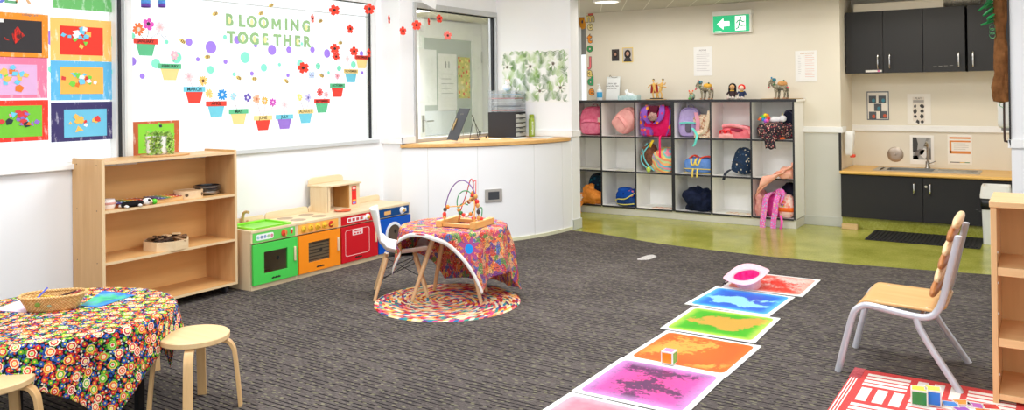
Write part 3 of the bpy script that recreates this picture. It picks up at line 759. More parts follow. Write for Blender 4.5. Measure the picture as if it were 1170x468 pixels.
# ------------------------------------------------------------------ paper art stuck on the window panes
XG = XL-.0465
def wy(px, py): p = at(px, py, X=XG); return p.y, p.z
def paper(q, poly, x0=0, t=.0012): return q.xprism(poly, x0, x0+t)
def paint_paper(c, c2, sc=9, thr=.58, name='painted_paper'):
    n = NB(name, .6, .25); f, _ = n.noise(n.coord('Object', (1, 1, .35), (.6, 0, 0)), sc*3, 4, .75)
    return n.done(n.ramp(f, [(thr-.03, c), (thr+.1, c2)]))
def mixc(a, b, t): return tuple(int(a[i]*(1-t)+b[i]*t) for i in range(3))
random.seed(21)
PAL = [(236, 120, 40), (250, 190, 90), (120, 210, 70), (110, 200, 230), (216, 60, 60), (236, 240, 236), (150, 110, 200), (40, 50, 60), (240, 150, 180)]
def painting(label, name, cx, cz, w, h, iw, ih, idx, idz, mountc, sheetc, scraps, group='collage paintings on the window', black=None):
    t = thing('collage_painting', label, 'painting', (XG, cx, cz), 0, group)
    q = MB(); paper(q, [(-w/2, -h/2), (w/2, -h/2), (w/2, h/2), (-w/2, h/2)]); q.build('mount', paint_paper(mountc, mixc(mountc, (255, 255, 255), .55)), t, smooth=0)
    q = MB(); paper(q, [(idx-iw/2, idz-ih/2), (idx+iw/2, idz-ih/2), (idx+iw/2, idz+ih/2), (idx-iw/2, idz+ih/2)], .0012); sh_ = q.build('sheet', mat(sheetc, .6), t, smooth=0)
    for k in range(scraps[0]):
        y = idx+scraps[2]*iw+random.gauss(0, iw*scraps[4] if len(scraps) > 4 else iw*.17); z = idz+scraps[3]*ih+random.gauss(0, ih*.16)
        y = max(idx-iw*.44, min(idx+iw*.44, y)); z = max(idz-ih*.42, min(idz+ih*.42, z))
        a = random.uniform(0, PI); n = random.choice([3, 4, 4, 4, 5]); s = random.uniform(.014, .028)
        poly = [(y+s*random.uniform(.7, 1.2)*cos(a+2*PI*i/n), z+s*random.uniform(.6, 1.0)*sin(a+2*PI*i/n)) for i in range(n)]
        q = MB(); paper(q, poly, .0026+.0002*k, .0008); q.build('paper_scrap', mat(PAL[random.choice(scraps[1])], .6), sh_, smooth=0)
    return t, sh_
def rowcol(px, py0, py1):
    y, z0 = wy(px, py0); _, z1 = wy(px, py1); return y, (z0+z1)/2, abs(z0-z1)
PW, PH = .385, .262
PHB = .243
yr = wy(93.6, 70)[0]; yl = wy(55.3, 70)[0]-PW/2
def zz(py, px=93.6): return wy(px, py)[1]
painting('painting in a yellow frame with white and blue scraps on red', '', yr, zz(45.8), PW, PH, .27, .178, 0, -.005, (250, 200, 110), (232, 52, 32), (14, [3, 5, 5, 3, 2, 1], -.12, .12))
painting('painting in a sky-blue frame with green and orange scraps on orange-yellow', '', yr, zz(92), PW, PHB, .27, .168, .0, 0, (98, 184, 228), (246, 184, 84), (15, [0, 2, 2, 4, 3, 5], -.02, .08))
painting('painting in a navy frame with orange scraps on light blue', '', yr, zz(138.5), PW, PHB, .27, .172, .02, -.01, (62, 56, 104), (106, 190, 222), (14, [1, 1, 1, 4, 1, 5], 0, .05))
painting('painting in a green frame with light blue sheet at the pane top', '', yr+.02, zz(-14.5), PW, .285, .285, .185, .01, .03, (112, 192, 110), (110, 196, 228), (8, [1, 2, 1], .05, -.05))
t, s_ = painting('painting in an orange frame with a black sheet and red shape', '', yl, zz(43, 55)+.006, PW, PH, .31, .19, -.0, -.005, (252, 146, 44), (46, 42, 44), (0, [4], 0, 0))
q = MB(); paper(q, [(-.0, -.055), (.055, .0), (.03, .03), (.018, .052), (.0, .03), (-.015, .005)], .0028); paper(q, [(-.06, -.012), (-.028, -.034), (-.05, -.03)], .0028); q.build('red_shape', paint_paper((222, 46, 34), (70, 40, 40), 14, .5), s_, smooth=0)
q = MB(); paper(q, [(-.155, .07), (-.06, .07), (-.06, .09), (-.155, .09)], .003); q.build('name_strip', mat((226, 224, 220)), s_, smooth=0)
painting('painting in a pink frame with green and orange scraps on lilac', '', yl-.008, zz(90, 55)+.006, PW, PHB, .285, .18, -.01, -.012, (240, 126, 158), (222, 176, 216), (18, [2, 2, 0, 1, 4, 0, 3], .0, .05))
painting('painting in a red frame with mixed scraps on a green sheet', '', yl-.004, zz(138, 55)+.006, PW, PHB, .31, .185, 0, -.003, (240, 62, 46), (116, 196, 52), (20, [0, 1, 3, 4, 6, 7, 8, 2, 6], .05, .05))
# painting behind the plant, on the second pane
y, z = wy(178, 159); y2, z2 = wy(154, 140)
painting('painting in a rust-brown frame on a lime sheet, behind the potted plant', '', y, z-.012, .352, .272, .265, .195, .005, .02, (188, 98, 58), (132, 208, 54), (6, [3, 7, 2, 2], .0, .3))
# letters of the other heading, partly out of frame, with a caption strip
for ch, px, c in (('E', 11.5, (104, 172, 124)), ('R', 25.5, (226, 178, 130)), ('B', -3.5, (108, 124, 206))):
    y, z = wy(px, 5.7)
    t = thing('cutout_letter', 'thin %s paper letter %s of the heading above the paintings' % ({'E': 'green', 'R': 'tan', 'B': 'blue'}[ch], ch), 'letter', (XG, y, z+.062), 0, 'letters of the paintings heading')
    text_obj(ch, .17, 'letter', mat(c), t, (.001, 0, 0), ROT_X)
y, z = wy(34, 17)
t = thing('caption_strip', 'narrow paper caption strip above the orange-framed painting', 'caption', (XG, y, z))
MB().xprism([(-.075, -.016), (.075, -.016), (.075, .016), (-.075, .016)], 0, .001).build('strip', mat((232, 232, 228)), t, smooth=0)
text_obj('collage art', .022, 'lettering', mat((120, 120, 120)), t, (.0012, 0, 0), ROT_X)
# BLOOMING TOGETHER
GL, CR = mat((146, 184, 130), .7), mat((238, 226, 160), .7)
def word(txt, pxs, zline, which, inlay):
    cnt = {}
    for i, ch in enumerate(txt):
        y = at(pxs[i], 60, X=XG).y
        cnt[ch] = cnt.get(ch, 0)+1
        tot = txt.count(ch)
        lab = 'green cut-out paper letter %s%s in the %s word of the heading' % (('first ' if cnt[ch] == 1 else 'second ') if tot > 1 else '', ch, which)
        if i in inlay: lab += ', cream patch'
        t = thing('cutout_letter', lab, 'letter', (XG, y, zline), 0, 'letters of the blooming heading')
        if ch == 'M':
            q = MB(); hw_, hh_, b_ = .046, .041, .021
            for poly in ([(-hw_, -hh_), (-hw_+b_, -hh_), (-hw_+b_, hh_), (-hw_, hh_)], [(hw_-b_, -hh_), (hw_, -hh_), (hw_, hh_), (hw_-b_, hh_)], [(-hw_+.002, hh_-.001), (-hw_+b_+.006, hh_-.001), (.010, -hh_+.02), (-.010, -hh_+.02)], [(hw_-.002, hh_-.001), (.010, -hh_+.02), (-.010, -hh_+.02), (hw_-b_-.006, hh_-.001)]): paper(q, poly, .0004*len(q.f)/12, .0012)
            q.build('letter', GL, t, smooth=0)
        else: text_obj(ch, .118, 'letter', GL, t, (.001, 0, 0), ROT_X, offset=.0058)
        if i in inlay:
            q = MB(); paper(q, [(a, b+inlay[i]) for a, b in circ(.014, 14, .026)], .0018); q.build('cream_patch', CR, t, smooth=0)
za = (wy(262, 25)[1]+wy(350, 29)[1])/2; zb = (wy(264, 44)[1]+wy(350, 47.5)[1])/2
word('BLOOMING', [262.3, 276.5, 288, 301.5, 316, 327.3, 337, 350], za, 'upper', {0: 0, 2: 0, 3: 0, 7: -.005})
word('TOGETHER', [264.3, 277.7, 290.8, 303, 317, 328.5, 340, 350.7], zb, 'lower', {1: 0, 2: 0, 3: 0, 6: 0})
# twelve months: paper flowerpots
RD, GN, YL, BU, PU = (226, 66, 52), (96, 190, 138), (240, 214, 142), (112, 200, 220), (152, 116, 206)
CN = {RD: 'red', GN: 'green', YL: 'yellow', BU: 'light blue', PU: 'purple'}
MONTHS = [('JANUARY', 166.4, 47.2, RD, GN), ('FEBRUARY', 194, 75.7, GN, YL), ('MARCH', 222, 102, BU, RD), ('APRIL', 247, 118.3, RD, BU), ('MAY', 272.6, 127.2, GN, YL), ('JUNE', 300.4, 134.5, YL, RD),
          ('JULY', 325, 133.3, BU, PU), ('AUGUST', 349, 127, YL, BU), ('SEPTEMBER', 367.8, 115.4, RD, GN), ('OCTOBER', 385.5, 97.8, GN, RD), ('NOVEMBER', 400.9, 81.4, YL, BU), ('DECEMBER', 413.2, 65.6, RD, YL)]
FL = {'JANUARY': [(158, 33.4, .045, (242, 122, 66), (220, 214, 200), 9), (169.2, 27.3, .043, (226, 84, 186), (60, 40, 60), 5), (182.6, 31, .036, (250, 216, 220), (236, 190, 190), 7)],
      'FEBRUARY': [(199, 63, .033, (250, 186, 200), (236, 220, 214), 6)], 'MARCH': [(215.4, 87.2, .036, (250, 214, 216), (240, 180, 190), 7), (231.8, 92.3, .038, (246, 196, 106), (92, 60, 30), 12)],
      'APRIL': [(238.6, 107, .036, (248, 206, 124), (244, 190, 120), 9), (253.6, 108, .045, (36, 142, 216), (200, 220, 236), 11)], 'MAY': [(266.5, 110, .03, (160, 214, 234), (200, 210, 214), 8), (282.7, 111.5, .033, (112, 92, 180), (230, 228, 244), 5)],
      'JUNE': [(293, 113, .036, (242, 176, 140), (196, 120, 90), 7), (302.2, 115, .034, (252, 180, 76), (222, 214, 196), 10), (311.6, 116.7, .034, (206, 80, 186), (236, 200, 230), 8)],
      'JULY': [(325, 119.7, .038, (248, 224, 226), (236, 196, 200), 9)], 'AUGUST': [(342.4, 111.1, .029, (250, 220, 120), (244, 230, 190), 7), (352, 111.5, .034, (196, 190, 230), (110, 100, 170), 5)],
      'SEPTEMBER': [(365.4, 105.4, .037, (240, 104, 100), (206, 50, 60), 8), (372.6, 108, .029, (250, 186, 190), (240, 140, 150), 7)], 'OCTOBER': [(385.3, 86.8, .029, (240, 176, 190), (200, 120, 130), 7)], 'NOVEMBER': [(396.6, 66.7, .027, (250, 216, 216), (244, 190, 190), 6)], 'DECEMBER': []}
FCOL = {}
for mon, px, py, rc, pc in MONTHS:
    y, z = wy(px, py)
    t = thing('paper_flowerpot', 'paper flowerpot with %s rim reading %s over a %s pot' % (CN[rc], mon, CN[pc]), 'paper flowerpot', (XG, y, z), 0, 'month flowerpots on the window')
    W_, Hr, Hp = .175, .036, .078
    rim = MB(); paper(rim, [(-W_/2, -Hr/2), (W_/2, -Hr/2), (W_/2, Hr/2), (-W_/2, Hr/2)], .0012); ro = rim.build('rim', mat(rc, .7), t, smooth=0)
    text_obj(mon, .034 if len(mon) < 7 else .027, 'lettering', mat(mixc(rc, (0, 0, 0), .62), .7), ro, (.0026, 0, 0), ROT_X, offset=.0006)
    q = MB(); paper(q, [(-W_*.40, -Hr/2+.002), (-W_*.27, -Hr/2-Hp), (W_*.27, -Hr/2-Hp), (W_*.40, -Hr/2+.002)]); q.build('pot', mat(pc, .7), t, smooth=0)
    for fx, fy, r, fc, cc, npet in FL[mon]:
        yy, z_ = wy(fx, fy); dy, dz = yy-y, z_-z
        MB().tube(smooth_path([(.001, dy*.35, Hr/2), (.0015, dy*.8+.006, dz*.55), (.001, dy, dz)], 5), .0012, 4).build('stem', mat((170, 120, 110) if r < .04 else (70, 80, 60)), t)
        fo = MB(); random.seed(int(fx))
        for k in range(npet):
            a = 2*PI*k/npet+random.uniform(-.1, .1); f = MB(); rr = r*random.uniform(.92, 1.08)
            pw = min(.55, 2.4/npet)
            poly = [(dy+rr*x*cos(a)-rr*yv*sin(a), dz+rr*x*sin(a)+rr*yv*cos(a)) for x, yv in ((0.1, 0), (.5, -pw*.8), (.85, -pw*.7), (1, 0), (.85, pw*.7), (.5, pw*.8))]
            paper(fo, poly, .0014+.0004*(k % 3), .0006)
        f_ = fo.build('flower', mat(fc, .7), t, smooth=0)
        q = MB(); paper(q, [(dy+x, dz+v) for x, v in circ(r*.3, 12)], .003, .001); q.build('flower_center', mat(cc, .7), f_, smooth=0)
MB().tube(smooth_path([(XG+.001, *wy(172, 44)), (XG+.001, *wy(178, 39)), (XG+.001, *wy(183, 38.5)), (XG+.001, *wy(187, 43.5)), (XG+.001, *wy(190, 41))], 5), .0012, 4).build('stem', mat((70, 60, 60))).parent = None
o = [x for x in COL.objects if x.name.startswith('stem') and x.parent is None][0]
o.name = 'pipe_cleaner'; tag(o, 'dark curly pipe cleaner beside the January flowerpot', 'pipe cleaner')
# dots and bees, labelled by the landmark they are next to
MARKS = [('the %s pot' % m.title(), px, py) for m, px, py, _, _ in MONTHS] + [('the letter L of the upper word', 276.5, 27), ('the letter M of the upper word', 316, 29), ('the letter I of the upper word', 327, 30), ('the letter T starting the lower word', 264, 44),
         ('the letter H of the lower word', 328, 47), ('the letter R of the lower word', 351, 48), ('the orange daisy', 158, 33), ('the sunflower', 231.8, 92.3)]
_used = set()
def relate(base, px, py, tail=''):
    for nm, mx, my in sorted(MARKS, key=lambda m: (m[1]-px)**2+(m[2]-py)**2)[:12]:
        dx, dy = px-mx, py-my
        v = 'above' if dy < -4 else 'below' if dy > 4 else 'level with'
        h = 'just' if abs(dx) < 8 else ('to the left and' if dx < 0 else 'to the right and')
        lab = '%s %s %s %s%s' % (base, h, v, nm, tail)
        if lab not in _used: _used.add(lab); return lab
    return base
DOTS = [(190.3, 47.9, 2, 'm'), (216, 48, 3.6, 'p'), (241, 54, 6, 'p'), (201.5, 65.6, 5.5, 'm'), (178, 72.5, 4.5, 'm'), (226, 67.7, 2.1, 'p'), (257.6, 70.4, 2.3, 'p'), (280, 65.6, 5.5, 'm'), (240.5, 79.7, 3.8, 'm'), (162.5, 86.8, 2.6, 'p'),
        (257, 42.4, 2.2, 'm'), (271, 45.5, 3.8, 'p'), (287.8, 84, 2.2, 'p'), (267.5, 84.8, 2, 'm'), (151, 70, 4, 'p'), (151, 41, 3, 'm'), (301.5, 77.3, 3.8, 'm'), (310.8, 57, 5, 'p'), (330, 56.8, 3.2, 'p'), (357, 56.8, 3, 'p'), (373.7, 61, 4.2, 'p'), (343, 73, 4, 'm'),
        (319.3, 73.8, 1.9, 'm'), (363.4, 75.6, 3.1, 'm'), (387.4, 78, 2.8, 'm'), (375.4, 83, 1.6, 'm'), (329, 86, 2, 'p'), (403.8, 73.8, 3.5, 'm'), (414, 83, 1.7, 'p'), (292, 52, 2, 'p'), (345, 50, 1.6, 'm'), (413, 61, 2.6, 'p')]
def dot(px, py, r, k, label=None):
    p = at(px, py, X=XG-.0005); R = r*(p-Vector((0, 0, CAM_H))).length/F_PX*1.12
    q = MB(); paper(q, circ(R, 28), 0, .0006)
    o = q.build('paper_dot', mat((160, 126, 232), .6) if k == 'p' else mat((134, 236, 200), .6), smooth=0, loc=(XG-.0005, p.y, p.z))
    sz = 'large' if r >= 4.5 else 'mid-sized' if r >= 2.8 else 'tiny'
    tag(o, label or relate('%s %s paper dot' % (sz, 'purple' if k == 'p' else 'mint'), px, py), 'paper dot', 'paper dots on the window')
for d in DOTS: dot(*d)
dot(60.5, 43, 7, 'p', 'purple paper dot showing between the orange and yellow frames')
dot(127.5, 47.6, 5, 'm', 'mint paper dot peeking past the yellow-framed painting')
dot(59, 79, 3.2, 'm', 'pale mint paper dot between the pink and sky-blue frames')
dot(129, 82, 2.2, 'm', 'tiny mint paper dot near the sky-blue frame edge')
dot(112, 71, 3.4, 'm', 'mint paper dot in the gap above the sky-blue frame')
BEES = [(208.4, 47), (236.8, 65), (245.6, 15.7), (298, 15.3), (309.7, 6), (366, 24), (388.7, 49), (272.6, 89), (290.5, 90), (327, 92.6), (367.5, 86.5)]
def bee0():
    t = thing('paper_bee', '', 'paper bee', (0, 0, 0), 0, 'paper bees on the window')
    q = MB(); paper(q, circ(.026, 18, .014), .001); b = q.build('body', mat((246, 210, 120), .7), t, smooth=0)
    for k in (-.008, .004, .015):
        q = MB(); paper(q, [(k-.0025, -.012), (k+.0025, -.012), (k+.0025, .012), (k-.0025, .012)], .0024, .0006); q.build('stripe', mat((60, 50, 44), .7), b, smooth=0)
    for s in (-.006, .012):
        q = MB(); paper(q, [(s+x, .018+v) for x, v in circ(.010, 12, .013)], .0004, .0006); q.build('wing', mat((226, 234, 244), .7), t, smooth=0)
    return t
b0 = bee0()
for k, (px, py) in enumerate(BEES):
    o = b0 if k == 0 else copy_tree(b0)
    p = at(px, py, X=XG); o.location = (XG, p.y, p.z); o.rotation_euler = ((-.5, .1, .35, .3, .4, .3, .15, -.35, 0, -.6, -.3)[k], 0, 0)
    o['label'] = relate('small striped paper bee', px, py)
p = at(356, 86, X=XG)
t = thing('paper_butterfly', 'pale blue paper butterfly beside the bee above the September pot', 'paper butterfly', (XG, p.y, p.z))
for s in (-1, 1):
    for v, r in ((.012, .018), (-.012, .013)):
        q = MB(); paper(q, [(s*.016+x, v+z) for x, z in circ(r, 12)]); q.build('wing', mat((196, 214, 240), .7), t, smooth=0)
MB().box(.0014, -.003, -.022, .003, .003, .022).build('body', mat((110, 120, 200)), t, smooth=0)
# rainbow paper windsocks hanging at the top of the window
for px, lab, w_ in ((165.7, 'rainbow paper windsock with purple base above the orange daisy', .058), (184.3, 'narrower rainbow paper windsock above the pale pink flower', .046)):
    p = at(px, 8.4, X=XL-.02)
    t = thing('paper_windsock', lab, 'windsock', (XL-.012, p.y, p.z), 0, 'rainbow windsocks')
    RB = [(110, 70, 170), (90, 150, 230), (110, 210, 220), (170, 220, 130), (250, 220, 110), (250, 160, 90), (240, 90, 90)]
    for k, c in enumerate(RB):
        q = MB(); z0, z1 = k*.022, (k+1)*.022; q.lathe([(w_/2*1.0, z0), (w_/2, z1)], 20); q.build('band', mat(c, .7), t, solid=.001)
    q = MB(); q.tube([(0, 0, .154), (0, 0, ZT-p.z+.03)], .0008, 4); q.build('string', WHITE, t)
# red felt flowers on threads
RF = mat((226, 62, 42), .8); PKF = mat((244, 120, 108), .8); DK = mat((56, 30, 30), .8)
def felt(px, py, r, X, lab, narrow=1.0, m=RF, rot=0.0):
    p = at(px, py, X=X); R = r*(p-Vector((0, 0, CAM_H))).length/F_PX
    t = thing('hanging_felt_flower', lab, 'felt flower', p, 0, 'red felt flowers on threads')
    yaw = math.acos(min(1, narrow))
    q = MB()
    q.T = Matrix.Rotation(math.atan2(-p.y, -p.x)+yaw, 4, 'Z')
    for k in range(5):
        a = PI/2+rot+2*PI*k/5
        q.xprism([(R*x*cos(a)-R*v*sin(a), R*x*sin(a)+R*v*cos(a)) for x, v in ((0, -.12), (.55, -.40), (.9, -.36), (1.02, -.14), (.92, 0), (1.02, .14), (.9, .36), (.55, .40), (0, .12))], -.0015+.0004*k, .0015+.0004*k)
    f = q.build('petals', m, t, smooth=0)
    q = MB(); q.T = Matrix.Rotation(math.atan2(-p.y, -p.x)+yaw, 4, 'Z')
    q.xprism(circ(R*.27, 10), -.004, .005); q.build('flower_center', DK, t, smooth=0)
    MB().tube([(0, 0, R*.9), (0, 0, ZC-p.z-.001)], .0006, 4).build('thread', mat((236, 236, 236)), t)
XT = -4.82
for a in ((382, 11.5, 6, XT, 'red felt flower hanging above the letter G, clear of the sill', 1, RF, .3), (422, 10, 6.2, XT, 'red felt flower at the upper corner of the window frame'), (400, 33, 5.2, XT, 'slim red felt flower between the two upper ones and the lower cluster', .65),
          (357, 21, 5, XT, 'red felt flower turned edge-on beside the letter G', .35, PKF), (382.5, 55.5, 5.6, XT, 'red felt flower on top of the overlapping pair', .95), (384, 64.5, 4.6, XT, 'red felt flower at the bottom of the overlapping pair', .9, RF, .5), (404.5, 58.5, 5.2, XT, 'red felt flower just above the December pot', .9),
          (421.5, 60.5, 5, XT, 'red felt flower turned edge-on at the December pot end', .4), (346.5, 77.5, 6.3, XT, 'lowest red felt flower, over the mint dot mid-window', 1, RF, .25), (444.5, 22, 5, -4.6, 'edge-on red felt flower against the white return wall', .22), (460.3, 35.3, 5, -4.6, 'red felt flower against the white wall corner', .72),
          (476, 28.7, 5.6, -4.55, 'red felt flower in front of the office window frame', 1), (490, 24.5, 4.2, -4.55, 'edge-on red felt flower high in the office window', .28), (502, 21.3, 4.8, -4.55, 'red felt flower nearest the top of the office window', .7), (511.5, 40.5, 5.2, -4.55, 'paler red felt flower over the office door glass', .85, PKF)):
    felt(*a)
# ------------------------------------------------------------------ things on the reception counter
ZW = .912
def onc(px, py, X=-4.52): p = at(px, py, X=X); return (p.x, p.y, ZW)
# black clipboard on a wire easel
y0 = at(521, 158, X=-4.5)
t = thing('clipboard', 'black clipboard with gold clip propped on a wire easel', 'clipboard', (-4.46, y0.y-.11, ZW), -.55)
q = MB().at((0, 0, .022), rx=-.42)  .box(-.13, -.002, 0, .13, .002, .31); b = q.build('board', mat((42, 42, 46), .5), t, bevel=.001)
q = MB().at((0, 0, .022), rx=-.42).box(-.10, -.006, .14, -.085, -.002, .22); 
q = MB().at((0, 0, .022), rx=-.42); q.cbox((-.075, -.006, .15), (.02, .006, .11)).tube(arc((-.075, -.008, .15), .02, 0, 2*PI, 12, 'xz')[:-1], .0025, 5, True); q.build('clip', mat((206, 172, 110), .3, .8), t)
q = MB()
for s in (-1, 1): q.tube([(s*.06, -.045, .018), (s*.06, -.045, .003), (s*.06, .015, .003), (s*.05, .09, .003), (s*.02, .10, .26)], .0022, 5)
q.tube([(-.06, -.045, .018), (.06, -.045, .018)], .0022, 5); q.build('wire_easel', mat((206, 196, 176), .3, .8), t)
# black wire figure stand / glasses
t = thing('wire_stand', 'thin black wire stand next to the drawer units', 'stand', onc(543, 157))
q = MB()
for (a, b) in ((-.09, -.03), (.05, .02)): q.tube(smooth_path([(0, a, 0), (0, a*.5-.01, .12), (0, -.02, .2), (0, -.05, .235)], 5), .003, 5)
q.tube([(0, -.02, .19), (0, .06, .08), (0, .085, .06)], .003, 5); q.build('frame', BLACK, t)
MB().lathe([(0, 0), (.05, 0), (.05, .006), (0, .008)], 18).build('foot', BLACK, t)
for k in range(2): MB().tube(arc((0, .05+.028*k, .05+.01*k), .018, 0, 2*PI, 14, 'yz')[:-1], .0028, 5, True).build('loop', BLACK, t)
t = thing('spectacles', 'dark spectacles lying among papers on the counter', 'glasses', onc(556, 158), .5)
for k in range(2): MB().at((0, .03*(2*k-1), .022), 0, .5, 0).tube(arc((0, 0, 0), .02, 0, 2*PI, 14, 'yz')[:-1], .002, 5, True).build('lens_rim', BLACK, t)
MB().tube([(0, -.01, .03), (0, .01, .03)], .002, 5).build('bridge', BLACK, t)
for s in (-1, 1): MB().tube([(0, s*.05, .028), (-.06, s*.05, .016), (-.11, s*.045, .004)], .0018, 5).build('temple', mat((90, 60, 30), .4), t)
# drawer units
def drawers(name, label, loc, w, d, h, n, body, drawer_cols, rz):
    t = thing(name, label, 'drawer unit', loc, rz)
    q = MB().box(-w/2, -d/2, 0, w/2, d/2, .006).box(-w/2, -d/2, h-.006, w/2, d/2, h).box(-w/2, -d/2, .006, -w/2+.005, d/2, h-.006).box(w/2-.005, -d/2, .006, w/2, d/2, h-.006).box(-w/2+.005, d/2-.005, .006, w/2-.005, d/2, h-.006)
    q.build('case', body, t, smooth=0)
    for k in range(n):
        z0 = .01+(h-.02)*k/n; z1 = z0+(h-.02)/n*.8
        dr = MB().box(-w/2+.009, -d/2-.004, z0, w/2-.009, -d/2, z1).box(-w/2+.009, -d/2, z0, w/2-.009, d/2-.01, z0+.003).build('drawer', drawer_cols[k % len(drawer_cols)][0], t, smooth=0)
        MB().box(-.04, -d/2-.012, z1-.008, .04, -d/2-.004, z1-.002).build('handle', body, dr, smooth=0)
        MB().box(-w/2+.02, -d/2+.02, z0+.004, w/2-.02-.05*(k % 3), d/2-.03, z0+.010+.004*(k % 2)).build('contents', drawer_cols[k % len(drawer_cols)][1], dr, smooth=0)
    return t
CLR = glass_mat('clear_plastic', (.93, .94, .95), .12, .1)
SM = mat((176, 176, 172), .35)
p = onc(578, 154, -4.55)
drawers('drawer_unit', 'black drawer unit with pale drawers beside green bottle', (-4.52, p[1]-.02, ZW), .25, .30, .25, 5, mat((48, 48, 52), .45), [(mat((196, 194, 190), .3), mat((150, 150, 146))), (mat((170, 170, 166), .3), mat((200, 200, 196)))], 1.72)
drawers('drawer_unit', 'clear plastic drawer unit stacked on the black drawer unit', (-4.52, p[1]-.02, ZW+.2505), .25, .30, .215, 5, CLR, [(CLR, mat((236, 100, 70))), (CLR, mat((90, 100, 110))), (CLR, mat((230, 232, 232))), (CLR, mat((200, 120, 120))), (CLR, mat((110, 180, 220)))], 1.72)
t = thing('plush_toy', 'small white plush toy sitting on the clear drawer unit', 'plush toy', (-4.53, p[1]+.0, ZW+.466))
q = MB().ball((0, 0, .03), (.04, .045, .032)); q.build('body', mat((244, 240, 236), .9), t)
h_ = MB().ball((.01, .0, .075), (.028, .03, .027)).build('head', mat((246, 242, 238), .9), t)
for s in (-1, 1): MB().ball((.01, s*.022, .1), (.008, .01, .014)).build('ear', mat((244, 214, 206), .9), h_)
p = onc(605, 155, -4.40)
t = thing('water_bottle', 'lime green water bottle with white lettering by the drawer unit', 'bottle', (-4.32, p[1]-.085, ZW))
MB().lathe([(0, 0), (.028, 0), (.031, .004), (.031, .16), (.029, .175), (.022, .185), (.022, .19), (0, .19)], 24).build('body', mat((150, 172, 36), .3, 0, .5, 0, .3), t)
MB().lathe([(0, .19), (.025, .19), (.026, .215), (.02, .222), (0, .222)], 24).build('cap', mat((138, 158, 34), .35), t)
text_obj('melbourne', .030, 'lettering', mat((240, 244, 226)), t, (.0235, -.0225, .085), Matrix.Rotation(-.76, 4, 'Z') @ ROT_X @ Matrix.Rotation(PI/2, 4, 'Z'), offset=.0005)
def sheet(name, label, loc, w, h, rz, m, cat='paper', t=.0008):
    o = MB().box(-w/2, -h/2, 0, w/2, h/2, t).build(name, m, smooth=0); o.location = loc; o.rotation_euler = (0, 0, rz)
    return tag(o, label, cat)
sheet('paper_sheet', 'white paper sheet lying in front of the black drawer unit', (-4.28, onc(575, 160)[1]-.06, ZW), .21, .297, .9, mat((238, 238, 236)))
sheet('paper_sheet', 'white paper sheet lying between the bottle and the poster wall', (-4.12, 6.72, ZW), .21, .297, .3, mat((240, 240, 236)))
sheet('paper_sheet', 'cream paper slip below the dark spectacles on the counter', (-4.42, onc(556, 158)[1], ZW-.0), .12, .15, .4, mat((230, 220, 206)))
# leaf poster on the wall
def leafy():
    n = NB('leaf_print', .5, .3)
    v = n.coord('Object')
    d, c, _ = n.voro(n.coord('Object', (1, 1, .75)), 7.5, .8)
    sx = n.sep(c)
    ang = n.nt.nodes.new('ShaderNodeVectorRotate'); ang.rotation_type = 'Y_AXIS'; n.l(v, ang.inputs['Vector']); n.l(n.math('MULTIPLY', sx[0], 6.28), ang.inputs['Angle'])
    wv = n.wave(ang.outputs[0], 26, 2.0, 'X', 1)
    f, _ = n.noise(v, 22, 3, .6)
    green = n.ramp(f, [(.3, (70, 104, 44)), (.55, (126, 164, 74)), (.75, (186, 206, 140))])
    m1 = n.math('MULTIPLY', n.math('GREATER_THAN', wv, .42), n.math('GREATER_THAN', n.math('ADD', f, n.math('MULTIPLY', sx[1], .35)), .62))
    col = n.mix(m1, (240, 240, 234), green)
    d2, c2, _ = n.voro(v, 4.2, .9)
    e = n.math('LESS_THAN', d2, .17)
    return n.done(col)
A = at(573, 59, Y=6.92); B = at(650, 116.5, Y=6.92)
t = thing('leaf_poster', 'square poster of green tropical leaves on the white wall', 'poster', ((A.x+B.x)/2, YP-.003, (A.z+B.z)/2))
pw, ph = (B.x-A.x), (A.z-B.z)
pn = MB().box(-pw/2, -.002, -ph/2, pw/2, .002, ph/2).build('print', mat((241, 241, 236), .5), t, smooth=0)
random.seed(8)
gm = [mat((116, 158, 72), .6), mat((76, 114, 48), .6), mat((164, 194, 116), .6), mat((200, 214, 172), .6)]
def frond(cx, cz, L, a, m, dep):
    q = MB(); n = 9
    for i in range(n):
        s = .12+.85*i/n; wdt = L*.42*sin(PI*min(.98, s*.9+.1))+.004
        for sd in (-1, 1):
            bx, bz = L*s, 0; ex, ez = L*(s+.12), sd*wdt
            poly = [(bx-.008*L*5, 0), (ex, ez), (bx+.006*L*5, 0)]
            poly = [(cx+x*cos(a)-z*sin(a), cz+x*sin(a)+z*cos(a)) for x, z in poly]
            if all(abs(x) < pw/2 and abs(z) < ph/2 for x, z in poly): q.yprism(poly, -.0021-dep, -.002)
    if q.v: q.build('leaf_motif', m, pn, smooth=0)
for i in range(11):
    for j in range(7):
        cx = -pw/2+pw*(i+.5)/11+random.uniform(-.03, .03); cz = -ph/2+ph*(j+.15)/7+random.uniform(-.02, .02)
        frond(cx, cz, random.uniform(.10, .14), PI/2+random.uniform(-.7, .7), gm[random.choice([0, 0, 1, 1, 2, 3])], .0004*random.random()+.0002)
for (cx, cz) in ((-.33, .10), (-.05, .10), (.22, .12), (.06, -.15), (-.22, -.17), (.30, -.12)):
    q = MB()
    for k in range(7):
        a = k*2*PI/7+.2; L = .075; q.yprism([(cx, cz), (cx+L*.55*cos(a-.28), cz+L*.55*sin(a-.28)), (cx+L*cos(a), cz+L*sin(a)), (cx+L*.55*cos(a+.28), cz+L*.55*sin(a+.28))], -.0032-.0001*k, -.002)
    q.build('flower_motif', mat((236, 236, 226), .6), pn, smooth=0)
    q = MB().yprism([(cx+x, cz+z) for x, z in circ(.016, 10)], -.0042, -.002); q.build('flower_motif', mat((110, 100, 84), .6), pn, smooth=0)
